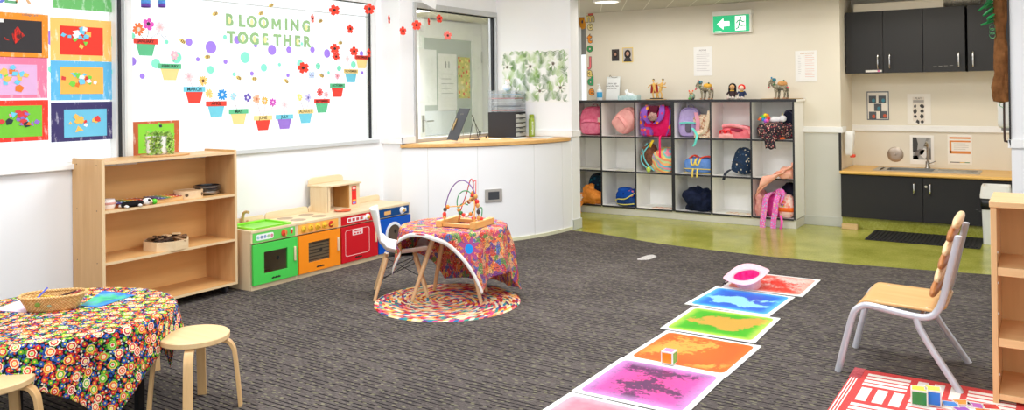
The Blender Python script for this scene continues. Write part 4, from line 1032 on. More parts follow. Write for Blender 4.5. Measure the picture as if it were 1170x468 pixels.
# notices and picture on the office door glass
def doorsheet(px0, py0, px1, py1, label, m, name='notice', txt=None):
    a = at(px0, py0, X=-6.18); b = at(px1, py1, X=-6.18)
    t = thing(name, label, 'notice', (-6.192, (a.y+b.y)/2, (a.z+b.z)/2))
    MB().box(0, -(b.y-a.y)/2, -(a.z-b.z)/2, .002, (b.y-a.y)/2, (a.z-b.z)/2).build('sheet', m, t, smooth=0)
    if txt:
        for k in range(5): MB().box(.002, -.12, .1-.06*k, .0026, .12-.05*(k % 2), .106-.06*k).build('text_line', mat((170, 170, 168)), t, smooth=0)
        text_obj(txt, .12, 'lettering', mat((110, 108, 110)), t, (.0026, 0, (a.z-b.z)/2-.14), ROT_X)
    return t
doorsheet(501, 61, 523, 126, 'tall white notice with printed heading on office door glass', WHITE, txt='11')
doorsheet(484, 56, 500, 120, 'white poster with small flower sketch on office door glass', mat((240, 242, 240)))
doorsheet(524, 65, 538, 112, 'yellow floral picture on the office door glass', speckle((206, 200, 120), [(220, 120, 80), (120, 160, 80), (236, 220, 140)], 18, .4))
doorsheet(485, 127, 522, 152, 'white sheet with pale print low on office door glass', mat((230, 236, 240)))
t = thing('hanging_banner', 'white paper banner corner hanging at the office window top', 'banner', (-4.62, at(493, 3, X=-4.6).y, at(493, 3, X=-4.6).z))
MB().at((0, 0, 0), rx=-.25).box(-.001, -.11, -.03, .001, .09, .06).build('sheet', mat((246, 246, 244)), t, smooth=0)
MB().tube([(0, -.05, .05), (0, -.05, ZC-t.location.z)], .0006, 4).build('thread', WHITE, t)
# ------------------------------------------------------------------ cubbies
CUBW = mat((248, 246, 242), .4); CUBE_ = mat((44, 44, 48), .45); KICK = mat((216, 212, 202), .5)
YF, YBK = 8.02, 8.386
COLX = [-4.538, -4.124, -3.71, -3.278, -2.864, -2.45, -2.028]
ROWZ = [1.256, .862, .482, .096]
T_ = .017
def cubby(k0, label):
    xs = COLX[k0:k0+4]; x0, x1 = xs[0], xs[3]; cx = (x0+x1)/2
    t = thing('cubby_unit', label, 'cubby shelf', (cx, YF, 0), 0, 'cubby units')
    D = YBK-YF
    def edged(nm, b, e):
        o = MB().box(*b).build(nm, CUBW, t, smooth=0)
        MB().box(*e).build('black_edge', CUBE_, o, smooth=0)
    def vert(nm, x):
        edged(nm, (x-cx-T_/2, .003, .09, x-cx+T_/2, D, 1.235), (x-cx-T_/2-.0005, -.001, .088, x-cx+T_/2+.0005, .003, 1.235))
    for k, x in enumerate(xs):
        if k in (0, 3): vert('side_panel', x+(T_/2+.001 if k == 0 else -T_/2-.001))
        else: vert('divider', x)
    for z in ROWZ[1:]:
        for k in range(3):
            a = xs[k]-cx+(T_+.001 if k == 0 else T_/2); b = xs[k+1]-cx-(T_+.001 if k == 2 else T_/2)
            edged('base_board' if z < .2 else 'shelf', (a, .003, z-T_, b, D-.006, z), (a, -.0008, z-T_-.0005, b, .003, z+.0005))
    MB().box(x0-cx+.018, D-.006, .09, x1-cx-.018, D, 1.235).build('back_panel', CUBW, t, smooth=0)
    xr = x1-cx+(.02 if k0 else 0)
    o = MB().box(x0-cx, .004, 1.235, xr, D, 1.2565).build('top_board', CUBW, t, smooth=0)
    MB().box(x0-cx, -.003, 1.233, xr, .004, 1.2575).box(x0-cx, .004, 1.2565, xr, D, 1.2575).build('black_edge', CUBE_, o, smooth=0)
    MB().box(x0-cx, .02, 0.001, x1-cx, D, .079).build('plinth', KICK, t, smooth=0)
cubby(0, 'white cubby unit with black edges, beside the wall end, holding pink bags')
cubby(3, 'white cubby unit with black edges, holding the lavender backpack and pink sleeve')
def cell(c, r): return ((COLX[c]+COLX[c+1])/2, ROWZ[r+1])
LO = lambda c: COLX[c]+.02
HI = lambda c: COLX[c+1]-.02
# --- bag makers (local: x across, -y towards the room, z up)
def taper(k, fl=0):
    def f(q, p): s = 1-k*max(0, p.z); return (q.x*s, q.y*(1-k*.6*max(0, p.z)), q.z)
    return f
def backpack(name, label, loc, w, d, h, body, pocket, trim, rz=0, ry=0, rx=0, group='bags in the cubbies', cat='bag', straps=None, handle=True, zipm=None):
    t = thing(name, label, cat, loc, rz, group, rx, ry)
    MB().sq((0, 0, h/2), (w/2, d/2, h/2), .45, .55, 28, 18, taper(.18)).build('body', body, t, smooth=60)
    if pocket is not None:
        pk = MB().sq((0, -d*.42, h*.30), (w*.40, d*.22, h*.26), .45, .5, 24, 14, taper(.1)).build('pocket', pocket, t, smooth=60)
        MB().tube(smooth_path([(-w*.36, -d*.60, h*.40), (-w*.2, -d*.64, h*.455), (0, -d*.65, h*.47), (w*.2, -d*.64, h*.455), (w*.36, -d*.60, h*.40)], 5), .004, 6).build('zip', zipm or trim, pk)
    MB().tube(smooth_path([(-w*.44, -d*.25, h*.25), (-w*.42, -d*.32, h*.65), (-w*.28, -d*.36, h*.88), (0, -d*.36, h*.965), (w*.28, -d*.36, h*.88), (w*.42, -d*.32, h*.65), (w*.44, -d*.25, h*.25)], 6), .0045, 6).build('zip', zipm or trim, t)
    if handle: MB().ribbon(smooth_path([(-.03, d*.2, h*.97), (-.025, d*.2, h*1.05), (0, d*.2, h*1.075), (.025, d*.2, h*1.05), (.03, d*.2, h*.97)], 4), (0, 1, 0), .018, .004).build('handle', trim, t)
    if straps is not None:
        for s in (-1, 1): MB().ribbon(smooth_path([(s*w*.2, d*.42, h*.93), (s*w*.32, d*.75, h*.8), (s*w*.36, d*.85, h*.5), (s*w*.36, d*.7, h*.2), (s*w*.40, d*.42, h*.06)], 5), (1, 0, 0), .04, .008).build('strap', straps, t)
    return t
def crumple(amp, fr, seed, floor=None, sh=1.0):
    o = Vector((seed*3.1, seed*1.7, seed*.9))
    def f(q, p):
        n = noise.noise(Vector((q.x*fr, q.y*fr, q.z*fr))+o); r_ = 1-abs(noise.noise(Vector((q.x*fr*1.7, q.y*fr*1.7, q.z*fr*1.3))+o*2))*2
        k = amp*(n+.7*r_)
        v = q+p.normalized()*k
        if floor is not None: v.z = max(v.z, floor)
        return v
    return f
def pile(name, label, cat, loc, r, m, seed, amp=.03, fr=9, e=.8, group='clothes and bags in the cubbies', rz=0, parent=None, nu=44, nv=28):
    q = MB().sq((0, 0, r[2]*.85), r, e, e, nu, nv, crumple(amp, fr, seed, -r[2]*.85))
    o = q.build(name, m, parent, smooth=70); o.location = loc; o.rotation_euler = (0, 0, rz)
    if parent is None: tag(o, label, cat, group)
    return o
# row 1
x, z = cell(0, 0)
PK1, PK1b = fabric((226, 104, 138), (240, 130, 160), 25), fabric((232, 116, 148), (244, 146, 174), 25)
t = backpack('backpack', 'plain pink school bag upright in the top cubby by the wall end', (x+.03, 8.20, z+.001), .305, .22, .325, PK1, PK1b, mat((206, 84, 118)), rz=.12)
pt = MB().box(.09, -.128, .08, .155, -.122, .2).build('printed_patch', mat((238, 214, 200)), t, smooth=0)
MB().box(.094, -.131, .12, .15, -.127, .15).build('patch_stripe', mat((216, 70, 80)), pt, smooth=0)
x, z = cell(1, 0)
PK2 = fabric((238, 164, 160), (248, 184, 178), 22)
t = backpack('backpack', 'pale pink backpack leaning over at an angle in the top row', (x-.055, 8.16, z+.075), .235, .17, .29, PK2, PK2, mat((214, 132, 132)), rz=-.1, ry=.80, handle=False)
x, z = cell(2, 0)
HP = fabric((226, 22, 92), (236, 40, 112), 18); PAT = speckle((134, 84, 176), [(244, 130, 40), (236, 90, 40), (246, 170, 60), (214, 50, 110)], 18, .42)
t = thing('backpack', 'open hot-pink backpack with purple and orange print in the top row', 'bag', (x-.0, 8.17, z+.001), 0, 'bags in the cubbies')
MB().sq((.02, .0, .165), (.17, .13, .165), .5, .5, 32, 20, taper(.15)).build('body', HP, t, smooth=60)
for s, top_ in ((-1, .335), (1, .335)):
    MB().ribbon(smooth_path([(s*.075+.0, -.10, top_), (s*.10, -.15, .27), (s*.085, -.165, .2), (s*.03-.0, -.17, .14)], 5), (1, 0, .1*s), [.06]*16, .02).build('flap', PAT, t)
MB().sq((-.145, -.03, .17), (.035, .11, .15), .6, .6, 18, 12).build('side_panel', PAT, t, smooth=60)
MB().sq((-.09, -.12, .055), (.075, .035, .05), .6, .6, 18, 12).build('pocket', PAT, t, smooth=60)
MB().yprism([(-.06, .335), (.06, .335), (.0, .15)], -.155, -.11).build('opening', mat((88, 10, 40), .9), t, smooth=0)
MB().ribbon(smooth_path([(.12, -.02, .32), (.17, -.08, .28), (.178, -.11, .2), (.165, -.11, .1), (.13, -.10, .02)], 6), (0, 1, .3), .05, .010).build('strap', PAT, t)
MB().ribbon(smooth_path([(.08, -.12, .02), (.08, -.165, .006), (.08, -.176, -.03), (.08, -.178, -.13), (.08, -.178, -.215)], 5), (1, 0, 0), .022, .003).build('webbing_strap', mat((240, 20, 104), .6), t)
pile('fuzzy_toy', 'greyish fuzzy toy poking out of the open hot-pink backpack', 'soft toy', (x+.0, 7.995, z+.175), (.045, .03, .045), fabric((150, 110, 104), (196, 160, 150), 90), 5, .012, 40, 1, None, nu=26, nv=16)
x, z = cell(3, 0)
LV = fabric((176, 156, 206), (194, 176, 220), 22); TEAL = mat((104, 214, 200), .6)
t = backpack('backpack', 'lavender backpack with teal trim and grey pocket in the top row', (x-.075, 8.19, z+.001), .24, .2, .315, LV, fabric((170, 150, 202), (186, 168, 214), 22), mat((140, 116, 180)), rz=.18, handle=True)
MB().sq((.0, -.135, .1), (.03, .012, .05), .6, .6).build('mesh_pocket', mat((98, 92, 108), .8), t, smooth=60)
MB().ribbon([(-.09, -.13, .15), (-.03, -.152, .158), (.04, -.152, .158), (.09, -.13, .15)], (0, 0, 1), .016, .004).build('teal_band', TEAL, t)
MB().ribbon(smooth_path([(.05, -.155, .1), (.10, -.19, .03), (.105, -.235, .0), (.09, -.24, -.05), (.07, -.24, -.085)], 5), (1, 0, .2), .025, .004).build('teal_strap', TEAL, t)
MB().ribbon(smooth_path([(.08, -.12, .26), (.105, -.155, .16), (.10, -.16, .06)], 5), (1, .2, 0), .04, .012).build('strap', mat((222, 150, 170), .7), t)
BG = speckle((228, 204, 176), [(206, 150, 120), (240, 226, 206), (180, 120, 96)], 55, .45)
t = thing('sun_hat', 'beige speckled sun hat squashed in beside the lavender backpack', 'hat', (x+.095, 8.12, z+.001), 0, 'clothes and bags in the cubbies')
pile('brim', '', '', (0, 0, 0), (.095, .08, .05), BG, 3, .02, 14, .8, parent=t); pile('crown', '', '', (-.02, .02, .09), (.075, .07, .075), BG, 9, .03, 14, .9, parent=t)
MB().ribbon(smooth_path([(.085, -.05, .28), (.07, -.07, .18), (.04, -.08, .07), (-.03, -.085, .03)], 6), (1, .3, 0), .04, .02).build('fold', fabric((232, 214, 190), (214, 186, 156), 40), t)
x, z = cell(4, 0)
RS = fabric((232, 106, 120), (240, 134, 142), 20)
t = thing('tote_bag', 'crumpled rose-pink bag with red handles lying in the top row', 'bag', (x+.03, 8.18, z+.001), 0, 'bags in the cubbies')
pile('body', '', '', (0, 0, 0), (.155, .13, .062), RS, 12, .022, 10, .7, parent=t)
MB().tube(smooth_path([(-.13, -.10, .12), (-.04, -.13, .135), (.06, -.13, .12), (.13, -.11, .10), (.15, -.10, .05)], 6), [.018]*25, 8).build('rolled_edge', fabric((238, 136, 146), (246, 160, 166), 30), t)
MB().sq((.02, -.125, .085), (.07, .02, .02), .8, .8).build('opening', mat((150, 36, 66), .9), t, smooth=60)
for dx in (-.15, -.085): MB().ribbon(smooth_path([(dx, -.11, .03), (dx+.01, -.14, .075), (dx+.045, -.145, .08), (dx+.06, -.13, .03)], 5), (.3, 1, 0), .03, .008).build('handle', mat((236, 44, 50), .6), t)
pile('front_fold', '', '', (-.08, -.11, 0), (.08, .045, .028), fabric((240, 160, 160), (246, 176, 172), 30), 4, .012, 16, .8, parent=t)
x, z = cell(5, 0)
DKF = speckle((52, 44, 52), [(222, 160, 150), (150, 40, 60), (190, 150, 130), (80, 90, 80)], 62, .40)
pile('floral_jacket', 'dark floral puffer jacket stuffed into the top end cubby', 'jacket', (x-.03, 8.13, z+.001), (.13, .13, .085), DKF, 6, .028, 11, .75)
o = bpy.data.objects['floral_jacket']; sl = MB().grid(lambda u, v: ((u-.5)*.10+.0+.03*v, -.125-.045*min(1, v*2.2), .05-.012-(.0 if v < .4 else (v-.4)*.21)+.008*sin(u*9)), 8, 12).build('sleeve', DKF, o, solid=.012)
t = thing('unicorn_toy', 'white plush unicorn with rainbow mane on the dark floral jacket', 'soft toy', (x-.02, 8.11, z+.165), 0)
MB().sq((.03, 0, .03), (.07, .045, .032), .9, .9).build('body', mat((244, 242, 244), .9), t, smooth=60)
hd_ = MB().ball((.105, -.02, .04), (.035, .03, .034)).build('head', mat((246, 244, 246), .9), t); MB().lathe([(.008, 0), (0, .04)], 8, (.10, -.02, .07)).build('horn', mat((240, 220, 150)), hd_)
for k, c in enumerate(((236, 60, 60), (250, 160, 40), (250, 220, 60), (90, 200, 90), (60, 150, 230), (180, 90, 210), (250, 110, 170))):
    a = k*2*PI/7; MB().ball((-.055+.026*cos(a), -.045, .045+.03*sin(a)), (.018, .014, .02)).build('mane_tuft', mat(c, .9), t)
for k, c in enumerate(((240, 110, 60), (250, 200, 70), (90, 200, 110))): MB().ball((-.12+.012*k, -.03+.008*k, .03+.016*k), (.022, .012, .012)).build('tail_tuft', mat(c, .9), t)
NV = fabric((26, 28, 46), (40, 42, 62), 22)
backpack('gym_bag', 'navy bag with dark floral pocket at the end of the top row', (HI(5)-.072, 8.23, z+.001), .12, .2, .29, NV, DKF, mat((60, 60, 84)), rz=0, handle=False)
MB().ball((x+.07, 8.045, z+.014), (.05, .014, .012)).build('orange_pouch', mat((240, 110, 40), .7)); tag(bpy.data.objects['orange_pouch'], 'orange pouch edge showing below the dark floral jacket', 'pouch')
# row 2
for c, lab in ((0, 'flat paper tag lying in the empty middle cubby by wall end'), (1, 'flat paper tag lying in the empty middle cubby beside the striped bag')):
    x, z = cell(c, 1); o = MB().prism(rrect(.2, .07, .02), 0, .004).build('paper_tag', mat((206, 204, 186)), loc=(x+.05, 8.07, z+.0005)); tag(o, lab, 'paper', 'paper tags in the cubbies')
x, z = cell(2, 1)
RBW = stripes([(250, 150, 110), (250, 214, 130), (140, 210, 200), (240, 150, 170), (120, 190, 210), (246, 176, 120), (200, 220, 160)], 8.5, 'X', dist=.9, rot=(0, .9, .4))
t = thing('duffle_bag', 'rainbow striped bag with brown lining spilling open in middle row', 'bag', (x+.02, 8.16, z+.001), 0, 'bags in the cubbies')
pile('body', '', '', (.05, 0, 0), (.135, .14, .135), RBW, 17, .02, 8, .75, parent=t)
MB().sq((-.10, -.06, .17), (.07, .07, .13), .9, .9, 24, 16, crumple(.02, 16, 3)).build('lining', fabric((92, 58, 46), (130, 84, 62), 30), t, smooth=60)
for k in range(2): MB().tube(smooth_path([(-.11+.03*k, -.10-.02*k, .31-.02*k), (-.17+.03*k, -.12-.02*k, .2), (-.16+.05*k, -.135, .1), (-.07+.05*k, -.14, .02)], 6), .008, 6).build('binding', mat((112, 196, 200), .7), t)
MB().ribbon([(-.07, -.13, .27), (-.05, -.14, .31), (-.03, -.13, .345)], (1, 0, -.4), .025, .006).build('yellow_tab', mat((226, 190, 40), .7), t)
MB().ball((-.08, -.15, .03), (.025, .018, .03)).build('green_tab', mat((190, 214, 90), .7), t); MB().ball((-.165, -.12, .19), (.018, .014, .022)).build('charm', mat((150, 96, 70), .7), t)
x, z = cell(3, 1)
BLU = fabric((92, 134, 206), (112, 152, 220), 18); YP_ = mat((232, 204, 90), .6)
t = thing('duffle_bag', 'sky-blue duffle bag with yellow piping and red straps in middle row', 'bag', (x+.04, 8.17, z+.001), 0, 'bags in the cubbies')
MB().sq((0, 0, .085), (.16, .12, .085), .5, .6, 32, 16).build('body', BLU, t, smooth=60)
MB().tube([(-.162, -.06, .055), (-.14, -.118, .055), (0, -.124, .055), (.14, -.118, .055), (.162, -.06, .055)], .0055, 6).build('piping', YP_, t)
MB().tube([(-.162, -.06, .012), (-.13, -.105, .012), (0, -.112, .012), (.14, -.105, .012)], .004, 6).build('piping', YP_, t)
for sx in (-.045, .0): MB().ribbon(smooth_path([(sx-.02, -.09, .16), (sx-.01, -.128, .12), (sx+.01, -.13, .09), (sx+.03, -.125, .13), (sx+.035, -.08, .165)], 5), (1, .2, 0), .018, .004).build('handle', YP_, t)
for sx in (-.035, .015): MB().ribbon([(sx, -.128, .06), (sx, -.150, .03), (sx, -.156, -.005), (sx, -.157, -.03)], (1, 0, 0), .016, .003).build('yellow_strap', YP_, t)
MB().ribbon(smooth_path([(-.09, -.07, .16), (-.055, -.04, .19), (-.01, -.02, .165)], 4), (0, 1, 0), .05, .012).build('strap', mat((240, 70, 40), .6), t); MB().ribbon(smooth_path([(.03, -.07, .165), (.09, -.05, .185), (.15, -.02, .17)], 4), (.2, 1, 0), .05, .012).build('strap', mat((240, 70, 40), .6), t)
x, z = cell(4, 1)
STAR = speckle((40, 58, 84), [(232, 220, 200), (56, 80, 110), (48, 66, 96), (44, 60, 90), (60, 84, 110), (226, 214, 196)], 34, .30)
t = backpack('backpack', 'navy-blue star-patterned backpack leaning on the middle-row divider', (HI(4)-.122, 8.15, z+.02), .19, .15, .27, STAR, STAR, mat((26, 36, 54)), rz=-.4, ry=.22, handle=False)
MB().ribbon(smooth_path([(-.06, -.10, .03), (-.075, -.14, -.0), (-.085, -.15, -.04), (-.09, -.15, -.085)], 5), (1, 0, .3), .035, .006).build('webbing_strap', mat((36, 42, 58), .7), t)
# row 3
x, z = cell(0, 2)
TL = speckle((22, 44, 66), [(20, 120, 120), (30, 80, 110), (24, 50, 70)], 30, .45)
backpack('backpack', 'dark teal patterned backpack behind the orange jacket, bottom row', (x+.065, 8.23, z+.001), .23, .18, .325, TL, TL, mat((20, 30, 44)), rz=.1, handle=False)
ORJ = fabric((214, 128, 50), (232, 150, 70), 26)
t = thing('jacket', 'rust-orange jacket spilling out of the bottom cubby by wall end', 'jacket', (x+.03, 8.07, z+.001), 0, 'clothes and bags in the cubbies')
pile('body', '', '', (.03, 0, 0), (.13, .07, .075), ORJ, 21, .035, 11, .8, parent=t); pile('hood', '', '', (.0, -.0, .1), (.07, .055, .055), ORJ, 25, .03, 15, .9, parent=t)
MB().grid(lambda u, v: (-.115+(u-.5)*.12+.01*sin(v*9), -.045-.06*min(1, v*3)+.012*sin(u*8+v*5), .05-v*.19), 8, 14).build('sleeve', ORJ, t, solid=.014)
pile('lining', '', '', (-.09, -.02, .02), (.04, .05, .045), mat((226, 206, 190), .9), 8, .02, 20, .8, parent=t)
x, z = cell(1, 2)
BB = speckle((18, 70, 160), [(24, 84, 180), (16, 60, 140), (220, 120, 140), (30, 100, 190), (18, 50, 110)], 26, .33)
t = thing('backpack', 'bright blue backpack with yellow zips lying on its side', 'bag', (x+.055, 8.17, z+.001), -.08, 'bags in the cubbies')
MB().sq((0, 0, .085), (.125, .13, .085), .55, .6, 32, 18, lambda q, p: (q.x, q.y, q.z*(1+.35*max(0, q.x/.125)))).build('body', BB, t, smooth=60)
MB().sq((.03, -.10, .05), (.12, .05, .05), .6, .6).build('pocket', fabric((24, 50, 106), (34, 70, 130), 30), t, smooth=60)
MB().tube(smooth_path([(-.115, -.10, .05), (-.06, -.14, .075), (.04, -.152, .085), (.14, -.12, .15)], 6), .006, 6).build('zip', mat((226, 214, 110), .6), t); MB().tube(smooth_path([(-.08, -.13, .025), (.02, -.153, .02), (.14, -.14, .035)], 6), .006, 6).build('zip', mat((226, 214, 110), .6), t)
MB().sq((-.03, -.03, .165), (.08, .07, .03), .7, .7).build('top_pocket', fabric((22, 76, 170), (34, 92, 190), 30), t, smooth=60)
x, z = cell(2, 2)
o = MB().prism(rrect(.24, .12, .02), 0, .003).build('paper_tag', speckle((236, 214, 200), [(236, 150, 130), (240, 190, 170)], 24, .4), loc=(x+.06, 8.12, z+.0005)); tag(o, 'pinkish picture sheet lying in the empty bottom cubby mid-unit', 'paper', 'paper tags in the cubbies')
x, z = cell(3, 2)
pile('jacket', 'heap of a dark navy jacket in the bottom row of cubbies', 'jacket', (x+.03, 8.17, z+.001), (.145, .13, .115), fabric((16, 22, 44), (30, 38, 64), 24), 31, .045, 9, .8)
x, z = cell(4, 2)
o = MB().prism(rrect(.26, .12, .02), 0, .003).build('paper_tag', speckle((236, 226, 208), [(230, 170, 140), (240, 210, 190)], 24, .4), loc=(x+.04, 8.12, z+.0005)); tag(o, 'cream picture sheet lying in the empty cubby beside the pink straps', 'paper', 'paper tags in the cubbies')
x, z = cell(5, 2)
PCH = fabric((240, 170, 146), (248, 188, 164), 16)
def drape(u, v):
    # peach sleeve hanging from the middle cubby floor over the edge
    px_ = HI(5)-.01-.30*v+.10*(u-.5)*(1-v*.3); zt = ROWZ[2]+.015+.14*(1-v)**2*(.6+.4*u)
    y = 8.02-.055*min(1, v*1.6)+.03*(1-v)
    if v > .35: zt = ROWZ[2]+.05-(v-.35)*.30*(1.2-u)
    return (min(px_+.01*sin(v*12), HI(5)-.012), y-.012*sin(u*7+v*4), zt+.01*sin(u*9))
t = thing('jumper', 'peach jumper hanging from the middle end cubby over the edge', 'jumper', (0, 0, 0), 0, 'clothes and bags in the cubbies')
MB().grid(drape, 14, 22).build('sleeve', PCH, t, solid=.016)
pile('body', '', '', (HI(5)-.07, 8.10, ROWZ[2]+.001), (.065, .08, .05), PCH, 41, .02, 15, .8, parent=t)
PKS = speckle((236, 110, 190), [(180, 190, 240), (250, 170, 220), (120, 200, 230), (244, 220, 140)], 70, .38)
t = thing('carry_bag', 'hot-pink bag whose speckled straps trail from the bottom end cubby', 'bag', (x-.01, 8.15, z+.001), 0, 'bags in the cubbies')
pile('body', '', '', (.03, 0, 0), (.10, .12, .13), fabric((196, 40, 130), (222, 70, 156), 20), 51, .02, 10, .8, parent=t)
for dx, ex, L in ((-.07, -.085, .19), (.035, .02, .235)):
    MB().ribbon(smooth_path([(dx+.06, -.08, .24), (dx+.02, -.155, .2), (dx, -.172, .05), (ex, -.178, -.06), (ex+.01, -.182, .03-L)], 6), (1, 0, .15), [.055]*25, .010).build('strap', PKS, t)
MB().ribbon(smooth_path([(.03, -.10, .24), (.09, -.14, .26), (.12, -.15, .23), (.09, -.16, .17)], 5), (0, .4, 1), .06, .01).build('strap', PKS, t)
MB().ribbon(smooth_path([(-.075, -.178, -.15), (-.03, -.19, -.19), (.02, -.19, -.21)], 5), (0, 0, 1), .022, .003).build('webbing_strap', mat((236, 60, 160), .6), t)
MB().ribbon(smooth_path([(.085, -.15, .03), (.105, -.19, -.03), (.09, -.195, -.1), (.04, -.19, -.16)], 5), (1, .2, 0), .022, .003).build('webbing_strap', mat((236, 80, 170), .6), t)
ORB = speckle((250, 208, 200), [(240, 130, 130), (252, 232, 220), (246, 170, 150)], 30, .4)
t = thing('lunch_bag', 'pale pink patterned bag with a bright orange band, bottom end cubby', 'bag', (HI(5)-.085, 8.09, z+.001), 0, 'bags in the cubbies')
MB().sq((0, 0, .115), (.082, .075, .115), .6, .6, 26, 16, taper(.2)).build('body', ORB, t, smooth=60)
MB().sq((0, 0, .085), (.0845, .0775, .026), .5, .3, 26, 8).build('band', mat((248, 110, 30), .6), t, smooth=60)
MB().box(-.045, -.074, .15, -.005, -.062, .19).build('patch', mat((246, 110, 50)), t, smooth=0)
for k, c in enumerate(((60, 160, 120), (240, 200, 60), (80, 120, 220), (230, 80, 120))): MB().ball((-.02+.016*(k % 2), -.075, .118+.014*(k//2)), .008, 8, 6).build('button', mat(c), t)
pile('cardigan', 'dusty pink cardigan stuffed beside the hot-pink straps', 'cardigan', (LO(5)+.05, 8.12, z+.001), (.045, .10, .125), fabric((214, 140, 136), (236, 170, 164), 30), 61, .03, 13, .8)
pile('clothes_bundle', 'dark navy bundle at the back above the orange-banded bag', 'bundle', (HI(5)-.08, 8.27, z+.2), (.075, .07, .06), NV, 63, .02, 13, .8)

# ------------------------------------------------------------------ things on top of the cubbies
ZTOP = 1.258; YT = 8.18
def tx(px, Y=YT): return at(px, 110, Y=Y).x
t = thing('pump_bottle', 'white hand sanitiser pump bottle with blue label', 'bottle', (tx(685), YT, ZTOP))
MB().lathe([(0, 0), (.03, 0), (.032, .004), (.032, .1), (.024, .12), (.012, .128), (.012, .14), (0, .14)], 22).build('body', mat((236, 240, 242), .25), t)
MB().lathe([(.0325, .03), (.0327, .031), (.0327, .09), (.0325, .091)], 22).build('label', mat((60, 168, 222), .4), t)
MB().lathe([(0, .14), (.014, .14), (.014, .155), (.005, .158), (.005, .18), (0, .18)], 14).tube([(0, 0, .178), (-.01, -.03, .178)], .006, 6).build('pump', mat((246, 246, 246), .3), t)
t = thing('clipboard', 'white clipboard with handwritten note leaning on the cream wall', 'clipboard', (tx(699.5, 8.3), 8.30, ZTOP), 0, None, -.16)
MB().box(-.085, -.002, 0, .085, .002, .27).build('board', mat((228, 232, 230), .4), t, smooth=0)
MB().box(-.078, -.0035, .008, .078, -.002, .25).build('note', mat((240, 242, 240), .5), t, smooth=0)
MB().tube(smooth_path([(-.05, -.006, .265), (-.04, -.01, .285), (-.02, -.008, .262), (.02, -.008, .256), (.05, -.006, .262)], 5), .003, 5).build('clip', mat((130, 120, 100), .3, .9), t)
for k, wd in enumerate(('please sign', 'remember hats', 'and bottles')): text_obj(wd, .026, 'lettering', mat((90, 84, 84)), t, (-.01, -.0037, .19-.028*k), ROT_Y)
t = thing('tissue_box', 'pale blue tissue box with a white tissue pulled up', 'tissue box', (tx(719), YT, ZTOP))
MB().box(-.115, -.055, 0, .115, .055, .048).build('carton', speckle((196, 222, 220), [(226, 238, 236), (180, 210, 212)], 40, .35), t, bevel=.002)
MB().grid(lambda u, v: ((u-.5)*.12*(1-.35*v)+.012*sin(v*6), .02*sin(u*9)*(1-v*.3), .046+v*(.05+.02*sin(u*5+1))), 16, 8).build('tissue', mat((246, 246, 246), .8), t, solid=.002)
# dancing golden figures on a slab
o = MB().prism(circ(.12, 32, .07), 0, .008).build('wooden_slab', wood((206, 168, 116), (220, 184, 134), 'x', 1), loc=(tx(749.5), YT, ZTOP), bevel=.002); tag(o, 'thin oval wooden slab under the two golden dancing figures', 'slab')
xg = tx(750.5)
t = thing('golden_figurine', 'carved pair of golden dancing figures with red sash on black base', 'figurine', (xg, YT, ZTOP+.0085))
MB().box(-.065, -.035, 0, .065, .035, .012).build('base', mat((36, 26, 22), .4), t, bevel=.002)
GD, GDR, HAIRB = mat((224, 176, 92), .4), mat((168, 40, 32), .6), mat((36, 26, 22))
def dancer(dx, lean, s):
    q = MB().tube(smooth_path([(dx-.012*s, 0, .012), (dx-.02*s, -.005, .05), (dx-.008, 0, .1)], 4), [.008]*9, 8).tube(smooth_path([(dx+.02*s, .005, .012), (dx+.025*s, -.01, .055), (dx+.006, 0, .1)], 4), [.008]*9, 8)
    q.tube(smooth_path([(dx, 0, .09), (dx+lean*.3, 0, .125), (dx+lean*.7, 0, .16), (dx+lean, 0, .18)], 4), [.018, .019, .018, .017, .016, .017, .018, .019, .019, .017, .012, .008, .007], 10)
    q.tube(smooth_path([(dx+lean*.7, 0, .165), (dx+lean*.7-.04, -.01, .15), (dx+lean*.7-.058*s, -.02, .125)], 4), .006, 6).tube(smooth_path([(dx+lean*.7, 0, .165), (dx+lean*.7+.035, -.01, .158), (dx+lean*.7+.05, -.02, .175)], 4), .006, 6)
    b = q.build('dancer_body', GD, t, smooth=60); hd_ = MB().ball((dx+lean*1.1, -.002, .2), (.012, .012, .016)).build('head', GD, b)
    MB().ball((dx+lean*1.1, .003, .208), (.0125, .0125, .014)).build('hair', HAIRB, hd_)
    return b
b1 = dancer(-.025, -.012, 1); b2 = dancer(.04, .028, -1)
MB().grid(lambda u, v: (-.035+(u-.5)*.07*(1+.3*v), .012+.008*sin(u*8), .165-.10*v), 8, 8).build('sash', GDR, t, solid=.006)
